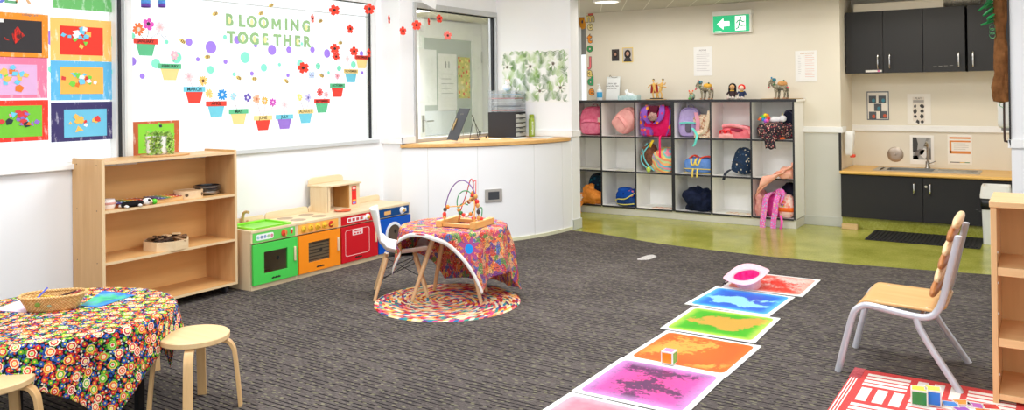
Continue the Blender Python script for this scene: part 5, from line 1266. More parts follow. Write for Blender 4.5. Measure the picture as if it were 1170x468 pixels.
# stitched puppets: elephant-like camels
BEAD = speckle((150, 140, 116), [(60, 70, 60), (226, 214, 190), (40, 44, 44), (120, 110, 90), (196, 186, 160)], 150, .45)
def camel(px, label, s, facing=-1):
    t = thing('camel_puppet', label, 'camel figure', (tx(px), YT, ZTOP), 0, 'camel figures on the cubbies'); X = lambda v: v*-facing*s
    q = MB()
    q.sq((X(.015), 0, .118*s), (.06*s, .035*s, .034*s), .9, .9, 18, 12)
    b = MB().sq((X(.015), 0, .118*s), (.06*s, .035*s, .034*s), .9, .9, 20, 12).build('body', BEAD, t, smooth=60)
    for lx, ly in ((-.035, -.02), (-.015, .022), (.05, -.02), (.068, .02)):
        lg = MB().tube(smooth_path([(X(lx), ly*s, .11*s), (X(lx+.004), ly*s, .06*s), (X(lx), ly*s, .014*s)], 4), [.015*s]*4+[.011*s]*5, 8).build('leg', BEAD, t, smooth=60)
        MB().ball((X(lx-.005), ly*s, .009*s), (.014*s, .011*s, .009*s), 10, 6).build('hoof', mat((206, 150, 116)), lg)
    n_ = MB().tube(smooth_path([(X(-.035), 0, .12*s), (X(-.058), 0, .135*s), (X(-.062), 0, .165*s)], 4), [.022*s]*9, 10).build('neck', BEAD, t, smooth=60)
    hd_ = MB().ball((X(-.066), 0, .178*s), (.026*s, .022*s, .022*s)).build('head', BEAD, t)
    MB().tube(smooth_path([(X(-.085), 0, .172*s), (X(-.098), -.004, .145*s), (X(-.092), -.006, .115*s)], 4), [.012*s]*5+[.009*s]*4, 8).build('muzzle', BEAD, hd_, smooth=60)
    for sy in (-1, 1): MB().ball((X(-.05), sy*.024*s, .185*s), (.012*s, .006*s, .018*s), 10, 6).build('ear', mat((34, 120, 140), .8), hd_)
    MB().sq((X(.025), 0, .145*s), (.045*s, .038*s, .028*s), .8, .8, 18, 10).build('saddle', fabric((214, 160, 50), (230, 180, 80), 60) if s < 1.02 else fabric((196, 140, 84), (214, 160, 100), 60), t, smooth=60)
    for (dx, dz, c) in ((-.07, .205, (226, 60, 90) if s < 1.02 else (40, 130, 170)), (-.10, .11, (226, 50, 80)), (.08, .11, (226, 60, 90)), (-.05, .14, (30, 110, 60)), (.045, .175, (40, 90, 60))): MB().ball((X(dx), -.02*s, dz*s), .009*s, 8, 6).build('pompom', mat(c, .9), t)
camel(806, 'beaded camel figure with mustard saddle beside the small teal puppet', .98)
camel(891, 'larger beaded camel figure with tan saddle near the cubby end', 1.04)
t = thing('small_puppet', 'small teal and orange stitched animal puppet beside the camel', 'puppet', (tx(791.5), YT-.02, ZTOP))
MB().sq((0, 0, .035), (.032, .028, .035), .9, .9).build('body', fabric((70, 160, 150), (200, 170, 130), 60), t, smooth=60)
hd_ = MB().ball((-.008, -.014, .072), (.022, .02, .018)).build('head', mat((206, 160, 120), .9), t)
for s in (-1, 1): MB().ball((-.008+s*.02, -.01, .092), (.009, .007, .009), 8, 6).build('ear', mat((236, 100, 50), .9), hd_); MB().ball((s*.022, -.022, .012), (.012, .016, .011), 8, 6).build('foot', mat((90, 190, 90) if s < 0 else (60, 70, 70), .9), t)
def doll(px, label, hair, skin, dress, s=1.0, hairlong=False):
    t = thing('rag_doll', label, 'doll', (tx(px), YT-.03, ZTOP), 0, 'rag dolls on the cubbies')
    b = MB().sq((0, 0, .05*s), (.030*s, .024*s, .045*s), .8, .8, 16, 10, taper(.35)).build('dress', dress, t, smooth=60)
    hd_ = MB().ball((0, -.004, .115*s), (.026*s, .024*s, .026*s)).build('head', mat(skin, .8), t)
    q = MB()
    for k in range(14):
        a = -.35+k*(PI+.7)/13; q.ball((.028*s*cos(a), .004, .118*s+.026*s*sin(a)), .011*s, 8, 6)
    q.sq((0, .010, .118*s), (.03*s, .018*s, .03*s), 1, 1, 14, 8)
    if hairlong:
        for sx in (-1, 1): q.sq((sx*.028*s, -.002, .085*s), (.012*s, .012*s, .045*s), 1, 1, 10, 8)
    q.build('hair', mat(hair, .9), hd_, smooth=60)
    for sx in (-1, 1):
        MB().ball((sx*.009*s, -.027*s, .118*s), .0028*s, 6, 4).build('eye', BLACK, hd_)
        MB().tube([(sx*.026*s, 0, .08*s), (sx*.045*s, -.012, .055*s), (sx*.048*s, -.016, .04*s)], [.009*s, .009*s, .007*s], 8).build('arm', dress, t)
        lg = MB().tube([(sx*.014*s, -.01, .016*s), (sx*.02*s, -.04*s, .013*s), (sx*.022*s, -.062*s, .013*s)], .012*s, 8).build('leg', mat((232, 226, 220), .8), t); MB().ball((sx*.022*s, -.07*s, .016*s), (.012*s, .01*s, .015*s), 8, 6).build('shoe', mat((214, 196, 186), .7), lg)
    MB().tube(arc((0, -.0, .083*s), .02*s, 0, 2*PI, 12, 'xy')[:-1], .005*s, 6, True).build('collar', mat((236, 190, 70), .8), t)
    return t
doll(838, 'rag doll with long black hair and dark dress leaning on another', (26, 22, 22), (206, 160, 110), mat((60, 42, 46), .9), 1.08, True)
doll(848.5, 'rag doll with red curly hair and navy dress', (222, 30, 26), (244, 204, 180), mat((40, 52, 86), .9), 1.0)
q = MB().box(-.2, -.05, 0, .2, .05, .006); o = q.build('thin_board', wood((206, 172, 122), (220, 188, 140), 'x', 1), smooth=0); o.location = (tx(889)-.005, 8.33, ZTOP); tag(o, 'thin wooden board lying behind the larger camel figure', 'board')
# ------------------------------------------------------------------ things on the cream wall
YW = YB-.001
def wallpaper_(name, label, cat, x0, y0, x1, y1, m, Y=YB, t=.002):
    a = at(x0, y0, Y=Y); b = at(x1, y1, Y=Y)
    tt = thing(name, label, cat, ((a.x+b.x)/2, Y-.0012, (a.z+b.z)/2)); W_, H_ = (b.x-a.x), (a.z-b.z)
    sh_ = MB().box(-W_/2, -t, -H_/2, W_/2, 0, H_/2).build('sheet', m, tt, smooth=0)
    return tt, sh_, W_, H_
PAPER = mat((240, 238, 234), .5)
def textlines(parent, W_, H_, n, col, top=.3, wid=.7, x0=0, lh=.0035):
    for k in range(n):
        z = H_*(top-.062*k); w = W_*wid*(1 if k % 3 else .8)
        MB().box(x0-W_*wid/2, -.0028, z-lh/2, x0-W_*wid/2+w, -.002, z+lh/2).build('text_line', mat(col), parent, smooth=0)
t, s_, W_, H_ = wallpaper_('notice', 'typed white notice pinned above the camel with mustard saddle', 'notice', 792.5, 54, 814, 86.3, PAPER)
text_obj('NOTICE', .022, 'lettering', mat((120, 100, 110)), t, (0, -.0026, H_*.38), ROT_Y); textlines(t, W_, H_, 11, (190, 182, 184))
t, s_, W_, H_ = wallpaper_('notice', 'laminated notice with pink table near the end of the cream wall', 'notice', 908.5, 58.3, 934, 93, PAPER)
text_obj('OUR ROUTINE', .02, 'lettering', mat((206, 150, 90)), t, (.01, -.0026, H_*.41), ROT_Y); textlines(t, W_, H_, 12, (226, 176, 164), .34, .42, W_*.16); textlines(t, W_, H_, 10, (196, 192, 190), .33, .14, -W_*.3)
FACE, HAIR = mat((186, 140, 116), .6), mat((36, 28, 28), .6)
def photo(x0, y0, x1, y1, label, edge, bgc, hair_w):
    t, s_, W_, H_ = wallpaper_('photograph', label, 'photograph', x0, y0, x1, y1, edge)
    q = MB().box(-W_*.44, -.003, -H_*.45, W_*.44, -.002, H_*.45); ph_ = q.build('print', mat(bgc, .4), t, smooth=0)
    MB().yprism([(a, b+H_*.05) for a, b in circ(W_*.28*hair_w, 20, H_*.30)], -.0036, -.003).build('hair', HAIR, ph_, smooth=0)
    MB().yprism([(a, b+H_*.08) for a, b in circ(W_*.15, 16, H_*.15)], -.0042, -.0036).build('face', FACE, ph_, smooth=0)
    MB().yprism([(-W_*.38, -H_*.45), (W_*.38, -H_*.45), (W_*.25, -H_*.2), (-W_*.25, -H_*.2)], -.004, -.003).build('shoulders', mat((56, 52, 56)), ph_, smooth=0)
photo(699, 56.5, 707.5, 69.5, 'small dark portrait photo of a person in black head covering', mat((54, 48, 48)), (70, 62, 58), 1.0)
photo(711, 54.5, 723.5, 71, 'portrait photo of a long-haired person with yellow border', mat((236, 206, 100)), (196, 186, 176), 1.1)
# coloured cut-out letters down the wall edge
for ch, px, py, h_, c, lab in (('m', 674.5, 20.5, .155, (236, 214, 140), 'cream letter m, topmost full letter of the column'), ('e', 674.3, 29.8, .155, (238, 222, 160), 'cream letter e under the letter m'), ('t', 673.7, 44, .17, (246, 150, 40), 'orange letter t in the column'), ('o', 674, 54.8, .15, (60, 160, 96), 'green letter o below the orange t'),
        ('J', 674.5, 71, .165, (238, 120, 130), 'pink letter J in the column'), ('a', 674.2, 83, .155, (240, 216, 130), 'yellow letter a below the pink J'), ('d', 674.8, 92.5, .165, (60, 168, 110), 'green letter d below the yellow a'), ('e', 675.8, 104, .155, (246, 150, 54), 'orange letter e at the foot of the column')):
    p = at(px, py, Y=YB); t = thing('cutout_letter', 'cut-out ' + lab, 'letter', (p.x, YB-.003, p.z), 0, 'cut-out letters on the wall edge')
    text_obj(ch, h_*.92, 'outline', mat((110, 84, 60)), t, (0, 0.0, 0), ROT_Y, offset=.009, depth=.0012)
    text_obj(ch, h_*.92, 'letter', mat(c, .6), t, (0, -.0012, 0), ROT_Y, offset=.0035, depth=.0012)
p = at(675, 15.6, Y=YB); t = thing('cutout_letter', 'red cut-out letter tail just under the ceiling above letter m', 'letter', (p.x, YB-.003, p.z-.005)); MB().yprism(rrect(.07, .03, .01), -.002, 0).build('letter', mat((206, 90, 80)), t)
# orange felt mitten hanging in the corridor beyond
p = at(664.8, 25, Y=8.75); t = thing('hanging_mitten', 'orange felt mitten hanging in the corridor past the wall end', 'mitten', p)
MB().yprism([(-.03, .085), (.03, .085), (.035, .02), (.05, -.04), (.035, -.085), (0, -.09), (-.02, -.06), (-.035, .0)], -.012, .012).build('body', fabric((214, 140, 40), (226, 156, 60), 40), t, bevel=.004)
MB().ball((.012, -.014, 0), (.012, .006, .02), 8, 6).build('badge', mat((40, 50, 80)), t); MB().tube([(0, 0, .085), (0, 0, 2.272-p.z)], .001, 4).build('cord', mat((150, 110, 60)), t)
# exit sign
a = at(814.5, 18, Y=8.34); b = at(857, 36, Y=8.34)
t = thing('exit_sign', 'lit green running-man exit sign with arrow on the cream wall', 'exit sign', ((a.x+b.x)/2, 8.335, (a.z+b.z)/2))
W_ = (b.x-a.x)*.97; H_ = .175
MB().box(-W_/2-.01, -.012, H_/2, W_/2+.028, .055, H_/2+.05).box(-W_/2-.01, .0, -H_/2-.012, W_/2+.02, .055, H_/2).build('housing', mat((236, 234, 226), .4), t, bevel=.004)
fc_ = MB().box(-W_/2, -.006, -H_/2, W_/2, .0, H_/2).build('sign_face', mat((16, 176, 116), .3, emit=.55), t, smooth=0)
WE = mat((245, 250, 246), .4, emit=.75)
ar = [(-.155, 0), (-.085, .06), (-.085, .026), (-.02, .026), (-.02, -.026), (-.085, -.026), (-.085, -.06)]
MB().yprism([(x*1.0+.005, z) for x, z in ar], -.008, -.006).build('arrow', WE, fc_, smooth=0)
pnl = MB().box(.045, -.0075, -H_/2+.012, .155, -.006, H_/2-.012).build('door_symbol', WE, fc_, smooth=0)
gm_ = mat((16, 150, 100), .4, emit=.4); rm = MB()
rm.yprism([(.106+x, .052+z) for x, z in circ(.012, 12)], -.0095, -.0075).build('runner_head', gm_, pnl, smooth=0)
rm = MB()
for pts in ([(.1, .036), (.088, -.005)], [(.1, .034), (.07, .02), (.06, .0)], [(.1, .034), (.125, .012), (.146, .018)], [(.088, -.005), (.112, -.03), (.135, -.026), (.15, -.03)], [(.088, -.005), (.08, -.045), (.055, -.062)]): rm.tube([(x, -.0078, z) for x, z in pts], .0065, 6)
rm.build('runner', gm_, pnl)
MB().box(-W_/2+.02, -.0065, -H_/2+.006, -W_/2+.09, -.006, -H_/2+.012).build('maker_line', WE, fc_, smooth=0)
# round corridor downlight, partly cut by the frame
p = at(693, 0, Z=2.272); t = thing('ceiling_light', 'round white downlight in the corridor ceiling', 'ceiling light', (p.x, p.y, 2.272))
MB().lathe([(.14, 0), (.14, -.02), (.12, -.025), (.12, 0)], 32).build('trim_ring', mat((240, 238, 232)), t); MB().lathe([(0, -.018), (.12, -.018)], 32).build('diffuser', mat((255, 250, 240), .5, emit=2.2), t)
# ------------------------------------------------------------------ kitchenette
LAM = mat((46, 44, 43), .55, 0, .3)
def blk():
    n = NB('black_laminate', .5, .35); f, _ = n.noise(n.coord('Object'), 160, 2, .6)
    return n.done(n.ramp(f, [(.35, (26, 25, 25)), (.65, (48, 46, 45))]))
LAM = blk(); WT = wood((228, 176, 88), (240, 194, 110), 'x', .7, .35, 'worktop_beech')
YCF = 8.305
x0, x1 = -1.668, -.232
t = thing('base_cabinet', 'low black base cabinet under the sink worktop', 'cabinet', ((x0+x1)/2, YCF, 0)); h = (x1-x0)/2
MB().box(-h, .02, .108, h, YK-YCF-.002, .526).build('carcass', LAM, t, smooth=0)
MB().box(-h, .05, .0005, h, .06, .107).build('kickboard', VINYL, t, smooth=0)
dsp = at(1054.5, 220, Y=YCF).x-(x0+x1)/2
for k, (a, b, hx) in enumerate(((-h+.002, dsp-.002, dsp-.072), (dsp+.002, h-.002, dsp+.062))):
    d = MB().box(a, 0, .112, b, .018, .522).build('door', LAM, t, smooth=0, bevel=.0015)
    MB().tube(smooth_path([(hx, 0, .36), (hx, -.022, .372), (hx, -.03, .415), (hx, -.022, .458), (hx, 0, .47)], 5), .007, 8).build('handle', CHROME, d)
    if k: 
        q = MB(); q.T = Matrix.Translation((dsp+.026, 0, .44)) @ Matrix.Rotation(PI/2, 4, 'X'); q.lathe([(0, 0), (.012, 0), (.012, .004), (0, .005)], 12); q.build('lock', mat((220, 212, 190), .3, .6), d)
        q = MB(); random.seed(5)
        for j in range(7): q.cbox((.46+random.uniform(-.03, .03)-h*.0, -.0004, .26+random.uniform(-.03, .03)), (.022, .0008, .006))
        q.build('chalk_scuff', mat((96, 94, 92), .9), d, smooth=0)
t = thing('worktop', 'beech-edged worktop with steel sink over the black base cabinet', 'worktop', (0, 0, 0))
SX0, SX1, SY0, SY1 = -1.40, -.50, 8.42, 8.80
q = MB().box(x0, 8.278, .528, x1, SY0+.02, .56).box(x0, SY1-.02, .528, x1, YK-.002, .56).box(x0, SY0+.02, .528, SX0+.02, SY1-.02, .56).box(SX1-.02, SY0+.02, .528, x1, SY1-.02, .56)
q.build('top', WT, t, smooth=0)
MB().tube([(x0, 8.279, .544), (x1, 8.279, .544)], .0163, 12).build('front_edge', WT, t)
t = thing('kitchen_sink', 'long stainless steel sink with draining board in the worktop', 'sink', ((SX0+SX1)/2, (SY0+SY1)/2, .5605)); w_, d_ = (SX1-SX0)/2, (SY1-SY0)/2
bx = -.02
q = MB().box(-w_, -d_, 0, w_, -d_+.05, .006).box(-w_, d_-.05, 0, w_, d_, .006).box(-w_, -d_+.05, 0, -w_+.05, d_-.05, .006).box(.06, -d_+.05, 0, w_, d_-.05, .004)
q.box(-.34, -d_+.05, 0, -.38, d_-.05, .006)
rimo = q.build('rim', mat((176, 172, 164), .3, .9), t, smooth=0)
q = MB().box(-.34, -d_+.05, -.03, .06, d_-.05, -.028).box(-.34, -d_+.05, -.03, -.338, d_-.05, .004).box(.058, -d_+.05, -.03, .06, d_-.05, .004).box(-.34, -d_+.05, -.03, .06, -d_+.052, .004).box(-.34, d_-.052, -.03, .06, d_-.05, .004)
q.build('bowl', mat((150, 148, 142), .3, .9), t, smooth=0)
for k in range(6): MB().tube([(.09, -d_+.075+.045*k, .005), (w_-.03, -d_+.075+.045*k, .005)], .004, 6).build('drain_ridge', mat((196, 192, 184), .25, .9), rimo)
MB().lathe([(0, 0), (.03, 0), (.03, .003), (0, .002)], 16, (w_-.07, .0, .004)).build('drain_hole', mat((70, 68, 66), .4, .8), rimo)
tx_ = at(1060, 190, Y=8.84).x
t = thing('mixer_tap', 'tall chrome mixer tap at the back of the sink', 'tap', (tx_, 8.84, .561))
MB().lathe([(0, 0), (.026, 0), (.026, .01), (.02, .02), (.018, .07), (0, .072)], 18).build('base', mat((150, 144, 134), .25, .9), t)
MB().tube(smooth_path([(0, 0, .06), (0, 0, .2), (0, -.015, .245), (0, -.06, .262), (0, -.12, .255), (0, -.145, .23)], 6), .010, 10).build('spout', mat((170, 164, 154), .22, .95), t)
MB().tube([(.018, 0, .05), (.05, -.01, .062), (.07, -.015, .075)], .005, 6).build('lever', CHROME, t)
# overhead cupboards
YU = 8.60
def cupboard(xa, xb, doors, label):
    c = (xa+xb)/2; t = thing('wall_cupboard', label, 'cupboard', (c, YU, 1.502), 0, 'black wall cupboards')
    MB().box(xa-c, .019, 0, xb-c, YK-YU-.002, .612).build('carcass', LAM, t, smooth=0)
    MB().box(xa-c, .019, -.003, xb-c, YK-YU-.002, -.0005).build('underside', mat((206, 198, 182), .5), t, smooth=0)
    for a, b, hx in doors:
        d = MB().box(a-c+.0015, 0, 0, b-c-.0015, .018, .612).build('door', LAM, t, smooth=0, bevel=.0015)
        MB().tube(smooth_path([(hx-c, 0, .045), (hx-c, -.02, .055), (hx-c, -.028, .115), (hx-c, -.02, .175), (hx-c, 0, .185)], 5), .0068, 8).build('handle', CHROME, d)
    return t
hx = lambda px: at(px, 68, Y=YU).x
A_ = cupboard(-1.662, -.968, [(-1.662, -1.318, hx(1003.2)), (-1.318, -.968, hx(1016.8))], 'black double-door wall cupboard next to the cream wall')
MB().box(-.165, -.0015, .012, -.015, 0, .032).build('label_strip', mat((220, 214, 206)), A_, smooth=0); MB().box(-.055, -.002, .014, -.035, -.0015, .030).build('label_dot', mat((206, 80, 140)), A_, smooth=0)
B_ = cupboard(-.966, -.614, [(-.966, -.614, hx(1095.6))], 'black single-door wall cupboard between the double one and the gap')
q = MB()
for k in range(4): q.box(-.09+.045*k, -.0008, .05+.002*k, -.06+.045*k, 0, .053+.002*k)
q.build('scratch', mat((150, 146, 140)), B_, smooth=0)
cupboard(-.594, -.212, [(-.594, -.212, hx(1112))], 'black wall cupboard half hidden by the brown paper tree')
p0 = at(975, 12, Y=8.66); p1 = at(1078, 3, Y=8.66)
o = MB().box(0, 0, 0, p1.x-p0.x, .2, .085).build('storage_box', mat((236, 226, 206), .6), smooth=0, bevel=.003); o.location = (p0.x, 8.66, 2.1145); tag(o, 'long cream box lying on top of the double-door cupboard', 'box')
t = thing('air_duct', 'silver flexible duct above the black wall cupboards', 'duct', (at(1098, 0, Y=8.75).x, 8.78, 2.1145+.075))
q = MB(); pts = [( -.16+.32*k/40, 0, 0) for k in range(41)]; q.tube(pts, [.07+.004*(k % 2) for k in range(41)], 18); q.build('hose', mat((190, 184, 170), .4, .6), t)
# posters on the kitchen wall
t, s_, W_, H_ = wallpaper_('wall_poster', 'poster of five small photos with dark border above the rail', 'poster', 990.3, 104.5, 1016, 137, mat((82, 92, 108), .5), YK); 
ib = MB().box(-W_*.46, -.003, -H_*.465, W_*.46, -.002, H_*.465).build('page', mat((236, 230, 220)), t, smooth=0)
for k, (a, b) in enumerate(((-.24, .22), (.2, .22), (0, -.06), (-.24, -.34), (.26, -.32))):
    f_ = MB().box(W_*a-.035, -.0036, H_*b-.038, W_*a+.035, -.003, H_*b+.038).build('photo', mat((86, 90, 96)), ib, smooth=0)
    MB().yprism([(W_*a+.01+x, H_*b-.01+z) for x, z in circ(.016, 8, .02)], -.0042, -.0036).build('photo', mat((70, 140, 160) if k < 3 else (200, 90, 60)), ib, smooth=0)
textlines(ib, W_, H_, 1, (120, 110, 110), .40, .6)
t, s_, W_, H_ = wallpaper_('wall_poster', 'white poster of small black drawings above the rail', 'poster', 1036.5, 107.3, 1064, 142, mat((238, 232, 222), .4), YK)
ib = MB().box(-W_*.27, -.003, -H_*.40, W_*.23, -.002, H_*.40).build('page', mat((226, 216, 204)), t, smooth=0); MB().box(-W_*.25, -.0034, H_*.22, W_*.21, -.003, H_*.3).build('text_line', mat((170, 164, 158)), ib, smooth=0)
text_obj('PLAY', .026, 'lettering', mat((60, 56, 54)), ib, (-.005, -.0034, H_*.35), ROT_Y)
random.seed(2)
for k in range(8):
    a, b = (-.17+.30*(k % 2)+(0 if k != 6 else .12), .10-.17*(k//2)); n = random.choice([6, 7, 9]); r = random.uniform(.016, .024)
    MB().yprism([(W_*a+r*random.uniform(.6, 1)*cos(2*PI*i/n), H_*b+r*random.uniform(.6, 1.2)*sin(2*PI*i/n)) for i in range(n)], -.0036, -.003).build('drawing', mat((66, 62, 60)), ib, smooth=0)
t, s_, W_, H_ = wallpaper_('wall_poster', 'white-bordered black and white photo of washing hands behind tap', 'poster', 1039.5, 154, 1067.5, 188, mat((242, 238, 232), .4), YK)
ib = MB().box(-W_*.38, -.003, -H_*.34, W_*.38, -.002, H_*.42).build('print', mat((170, 168, 166)), t, smooth=0)
for poly, c in (([(-.38, .42), (-.22, .42), (-.16, .2), (-.2, -.05), (-.38, -.1)], (66, 64, 64)), ([(-.36, -.34), (-.30, -.05), (-.1, .02), (.12, .0), (.05, -.14), (-.1, -.2), (-.16, -.34)], (120, 112, 108)), ([(-.1, -.06), (.1, .06), (.24, .0), (.3, -.2), (.1, -.3), (-.06, -.2)], (226, 222, 218)), ([(.16, -.34), (.2, -.1), (.36, .1), (.38, -.34)], (110, 104, 100)), ([(.05, .1), (.2, .4), (.3, .38), (.16, .1)], (140, 136, 132)), ([(-.38, -.34), (-.12, -.34), (-.2, -.2), (-.38, -.22)], (48, 46, 46))):
    MB().yprism([(W_*a, H_*b) for a, b in poly], -.0036, -.003).build('photo_shape', mat(c), ib, smooth=0)
t, s_, W_, H_ = wallpaper_('wall_poster', 'white sheet with orange header bars right of the tap', 'poster', 1082.5, 153.5, 1111, 188.3, mat((242, 236, 226), .4), YK)
OB = mat((224, 140, 70), .6)
for a0, a1, b0, b1 in ((-.42, .44, .36, .42), (-.42, .44, .25, .30), (-.42, -.34, -.12, .25), (-.42, .44, -.14, -.05)): MB().box(W_*a0, -.0028, H_*b0, W_*a1, -.002, H_*b1).build('orange_bar', OB, t, smooth=0)
for a in (-.3, -.1, .1, .3): MB().box(W_*(a-.1), -.0028, -H_*.44, W_*(a+.1), -.002, -H_*.415).build('colour_bar', mat(((60, 60, 60), (200, 60, 60), (220, 180, 60), (80, 140, 80))[int((a+.3)*5)]), t, smooth=0)
textlines(t, W_, H_, 4, (190, 180, 170), .2, .6, W_*.06)
p = at(1023, 176.3, Y=YK-.004); o = MB(); o.T = Matrix.Rotation(PI/2, 4, 'X'); o.lathe([(0, .006), (.03, .004), (.07, .004), (.076, .0), (.07, 0), (0, 0)], 32); o.lathe([(0, .006), (.01, .006), (.008, .014), (0, .015)], 12)
o = o.build('steel_disc', mat((176, 160, 144), .35, .8), smooth=50); o.location = (p.x, YK-.002, p.z); tag(o, 'round steel cover disc on the splashback beside the sink', 'cover disc')
t = thing('soap_dispenser', 'white wall soap dispenser with red push lever by the worktop', 'soap dispenser', (-1.655+.048, 8.47, .70))
MB().sq((0, 0, .115), (.048, .05, .125), .5, .35, 22, 14, lambda q, p: (q.x*(1 if q.x < 0 else .75+.25*p.z), q.y, q.z)).build('body', mat((238, 236, 232), .3), t, smooth=60)
MB().box(-.0, -.03, -.022, .045, .03, .006).build('lever', mat((226, 70, 44), .4), t, bevel=.006)
struct(MB().box(-1.676, 8.276, .56, -1.655, 8.30, .925).build('trim_10', mat((40, 36, 34), .5), smooth=0))
# bin
t = thing('waste_bin', 'white waste bin with black liner beside the base cabinet', 'bin', (-.362, 8.135, .0005))
def btap(q, p): s = .9+.1*(q.z/.19 if q.z < .19 else 1); return (q.x*s, q.y*s, q.z)
b = MB(); pr = rrect(.225, .26, .03)
for z0, z1, s0, s1 in ((0, .385, .86, .95),):
    n = len(pr); b.add([(x*s0, y*s0, z0) for x, y in pr]+[(x*s1, y*s1, z1) for x, y in pr], [tuple(range(n))[::-1]]+[(i, (i+1) % n, (i+1) % n+n, i+n) for i in range(n)])
b.build('body', mat((226, 226, 222), .4), t, smooth=40)
b = MB(); n = len(pr); b.add([(x*.97, y*.97, .30) for x, y in pr]+[(x*1.0, y*1.0, .40) for x, y in pr], [(i, (i+1) % n, (i+1) % n+n, i+n) for i in range(n)]); b.build('bin_liner', mat((30, 30, 32), .35), t, smooth=40, solid=.003)
b = MB(); b.add([(x*1.04, y*1.03, .395) for x, y in pr]+[(x*1.04, y*1.03, .42) for x, y in pr]+[(x*.94, y*.96, .50) for x, y in pr]+[(x*.80, y*.84, .50) for x, y in pr]+[(x*.76, y*.8, .44) for x, y in pr], [(r*n+i, r*n+(i+1) % n, (r+1)*n+(i+1) % n, (r+1)*n+i) for r in range(4) for i in range(n)]+[tuple(range(4*n, 5*n))]); b.build('lid', mat((238, 237, 232), .4), t, smooth=40)
# black ribbed mat, timber wedge
o = thing('floor_mat', 'black ribbed rubber mat on the green vinyl before the sink', 'mat', (-.915, 8.03, .0005))
MB().prism(rrect(.90, .55, .02), 0, .006).build('base', mat((38, 36, 36), .8), o)
for k in range(26): MB().box(-.425+.034*k-.009, -.25, .006, -.425+.034*k+.009, .25, .012).build('rib', mat((30, 29, 29), .75), o, smooth=0)
o = MB().box(-.072, -.02, 0, .072, .025, .05).build('timber_block', wood((214, 178, 122), (226, 192, 140), 'x', 2), bevel=.002); o.location = (-1.585, 8.28, .0005); tag(o, 'small timber block on the vinyl at the cabinet corner', 'block')
# paper towel dispenser, dark rail and crumpled paper tree on the return of the right wall
t = thing('towel_dispenser', 'white rounded paper towel dispenser beside the paper tree trunk', 'towel dispenser', (XR-.058, 7.62, 1.23))
MB().sq((0, 0, 0), (.057, .13, .21), .4, .3, 22, 16).build('cover', mat((236, 236, 234), .3), t, smooth=60); MB().box(-.03, -.09, -.226, .05, .09, -.2).build('outlet', mat((150, 148, 146), .4), t, bevel=.004)
t = thing('wall_rail', 'dark metal hanging rail on the white wall edge', 'rail', (XR-.001, 6.98, .94))
MB().tube(smooth_path([(0, 0, .33), (-.035, 0, .33), (-.045, 0, .3), (-.045, 0, .04), (-.035, 0, .01), (0, 0, .01)], 4), .008, 8).build('bar', mat((70, 52, 46), .35, .4), t)
for z in (.33, .01):
    q = MB(); q.T = Matrix.Translation((0, 0, z)) @ Matrix.Rotation(-PI/2, 4, 'Y'); q.lathe([(0, 0), (.018, 0), (.016, .006), (0, .006)], 12); q.build('bracket', mat((190, 186, 180), .3, .6), t)
t = thing('paper_tree', 'crumpled brown paper tree trunk with green paper leaves on wall end', 'paper tree', (XR-.062, 6.98, 1.235))
def trunk(q, p):
    s = 1+.16*noise.noise(Vector((q.x*18, q.y*18, q.z*9)))*2; a = 1.0+.18*sin(q.z*7+.6)+.10*sin(q.z*17)
    return (q.x*s*a+.012*sin(q.z*5), q.y*s*a, q.z)
def tk(n_, lo, hi):
    q = MB()
    def fn(u, v):
        a = 2*PI*u; z = lo+(hi-lo)*v; r = (.048 if z < .45 else .048-.012*min(1, (z-.45)*4))*(1+.16*sin(z*9+.7)+.10*sin(z*21))
        r *= 1+.22*noise.noise(Vector((cos(a)*2.2, sin(a)*2.2, z*9)))+.12*noise.noise(Vector((cos(a)*6, sin(a)*6, z*24)))
        if v == 0 or v == 1: r *= .2
        return (max(min(r*cos(a), .058), -.09), r*sin(a), z)
    q.grid(fn, 30, 90, wrap=True); return q
tk(0, 0, 1.0).build('trunk', fabric((112, 72, 40), (146, 98, 58), 14), t, smooth=25)
LG1, LG2 = mat((44, 170, 96), .6), mat((26, 120, 66), .6)
random.seed(9)
for k in range(9):
    z = .60+.025*k; a = PI+random.uniform(-.9, .9); L = random.uniform(.07, .12)
    q = MB(); cx, cy = .04*cos(a), .04*sin(a)
    q.T = Matrix.Translation((cx, cy-.02, z)) @ Matrix.Rotation(a, 4, 'Z') @ Matrix.Rotation(random.uniform(.2, .9), 4, 'Y')
    q.grid(lambda u, v: (L*v, L*.34*(u-.5)*2*sin(PI*min(.97, v*.9+.08)), .012*abs(u-.5)*2), 4, 6); q.build('paper_leaf', [LG1, LG2][k % 2], t, solid=.001)
for k in range(3):
    z = .50+.03*k; q = MB().ribbon([(-.05-.02*cos(i*.7), -.03+.005*k, z+.022*sin(i*.7)) for i in range(10)], (0, 1, .3), .018, .001); q.build('paper_curl', LG1, t)
MB().ribbon(smooth_path([(.0, -.01, .01), (-.012, -.02, -.02), (.012, -.02, -.035)], 4), (0, 1, 0), .05, .002).build('paper_leaf', LG1, t)
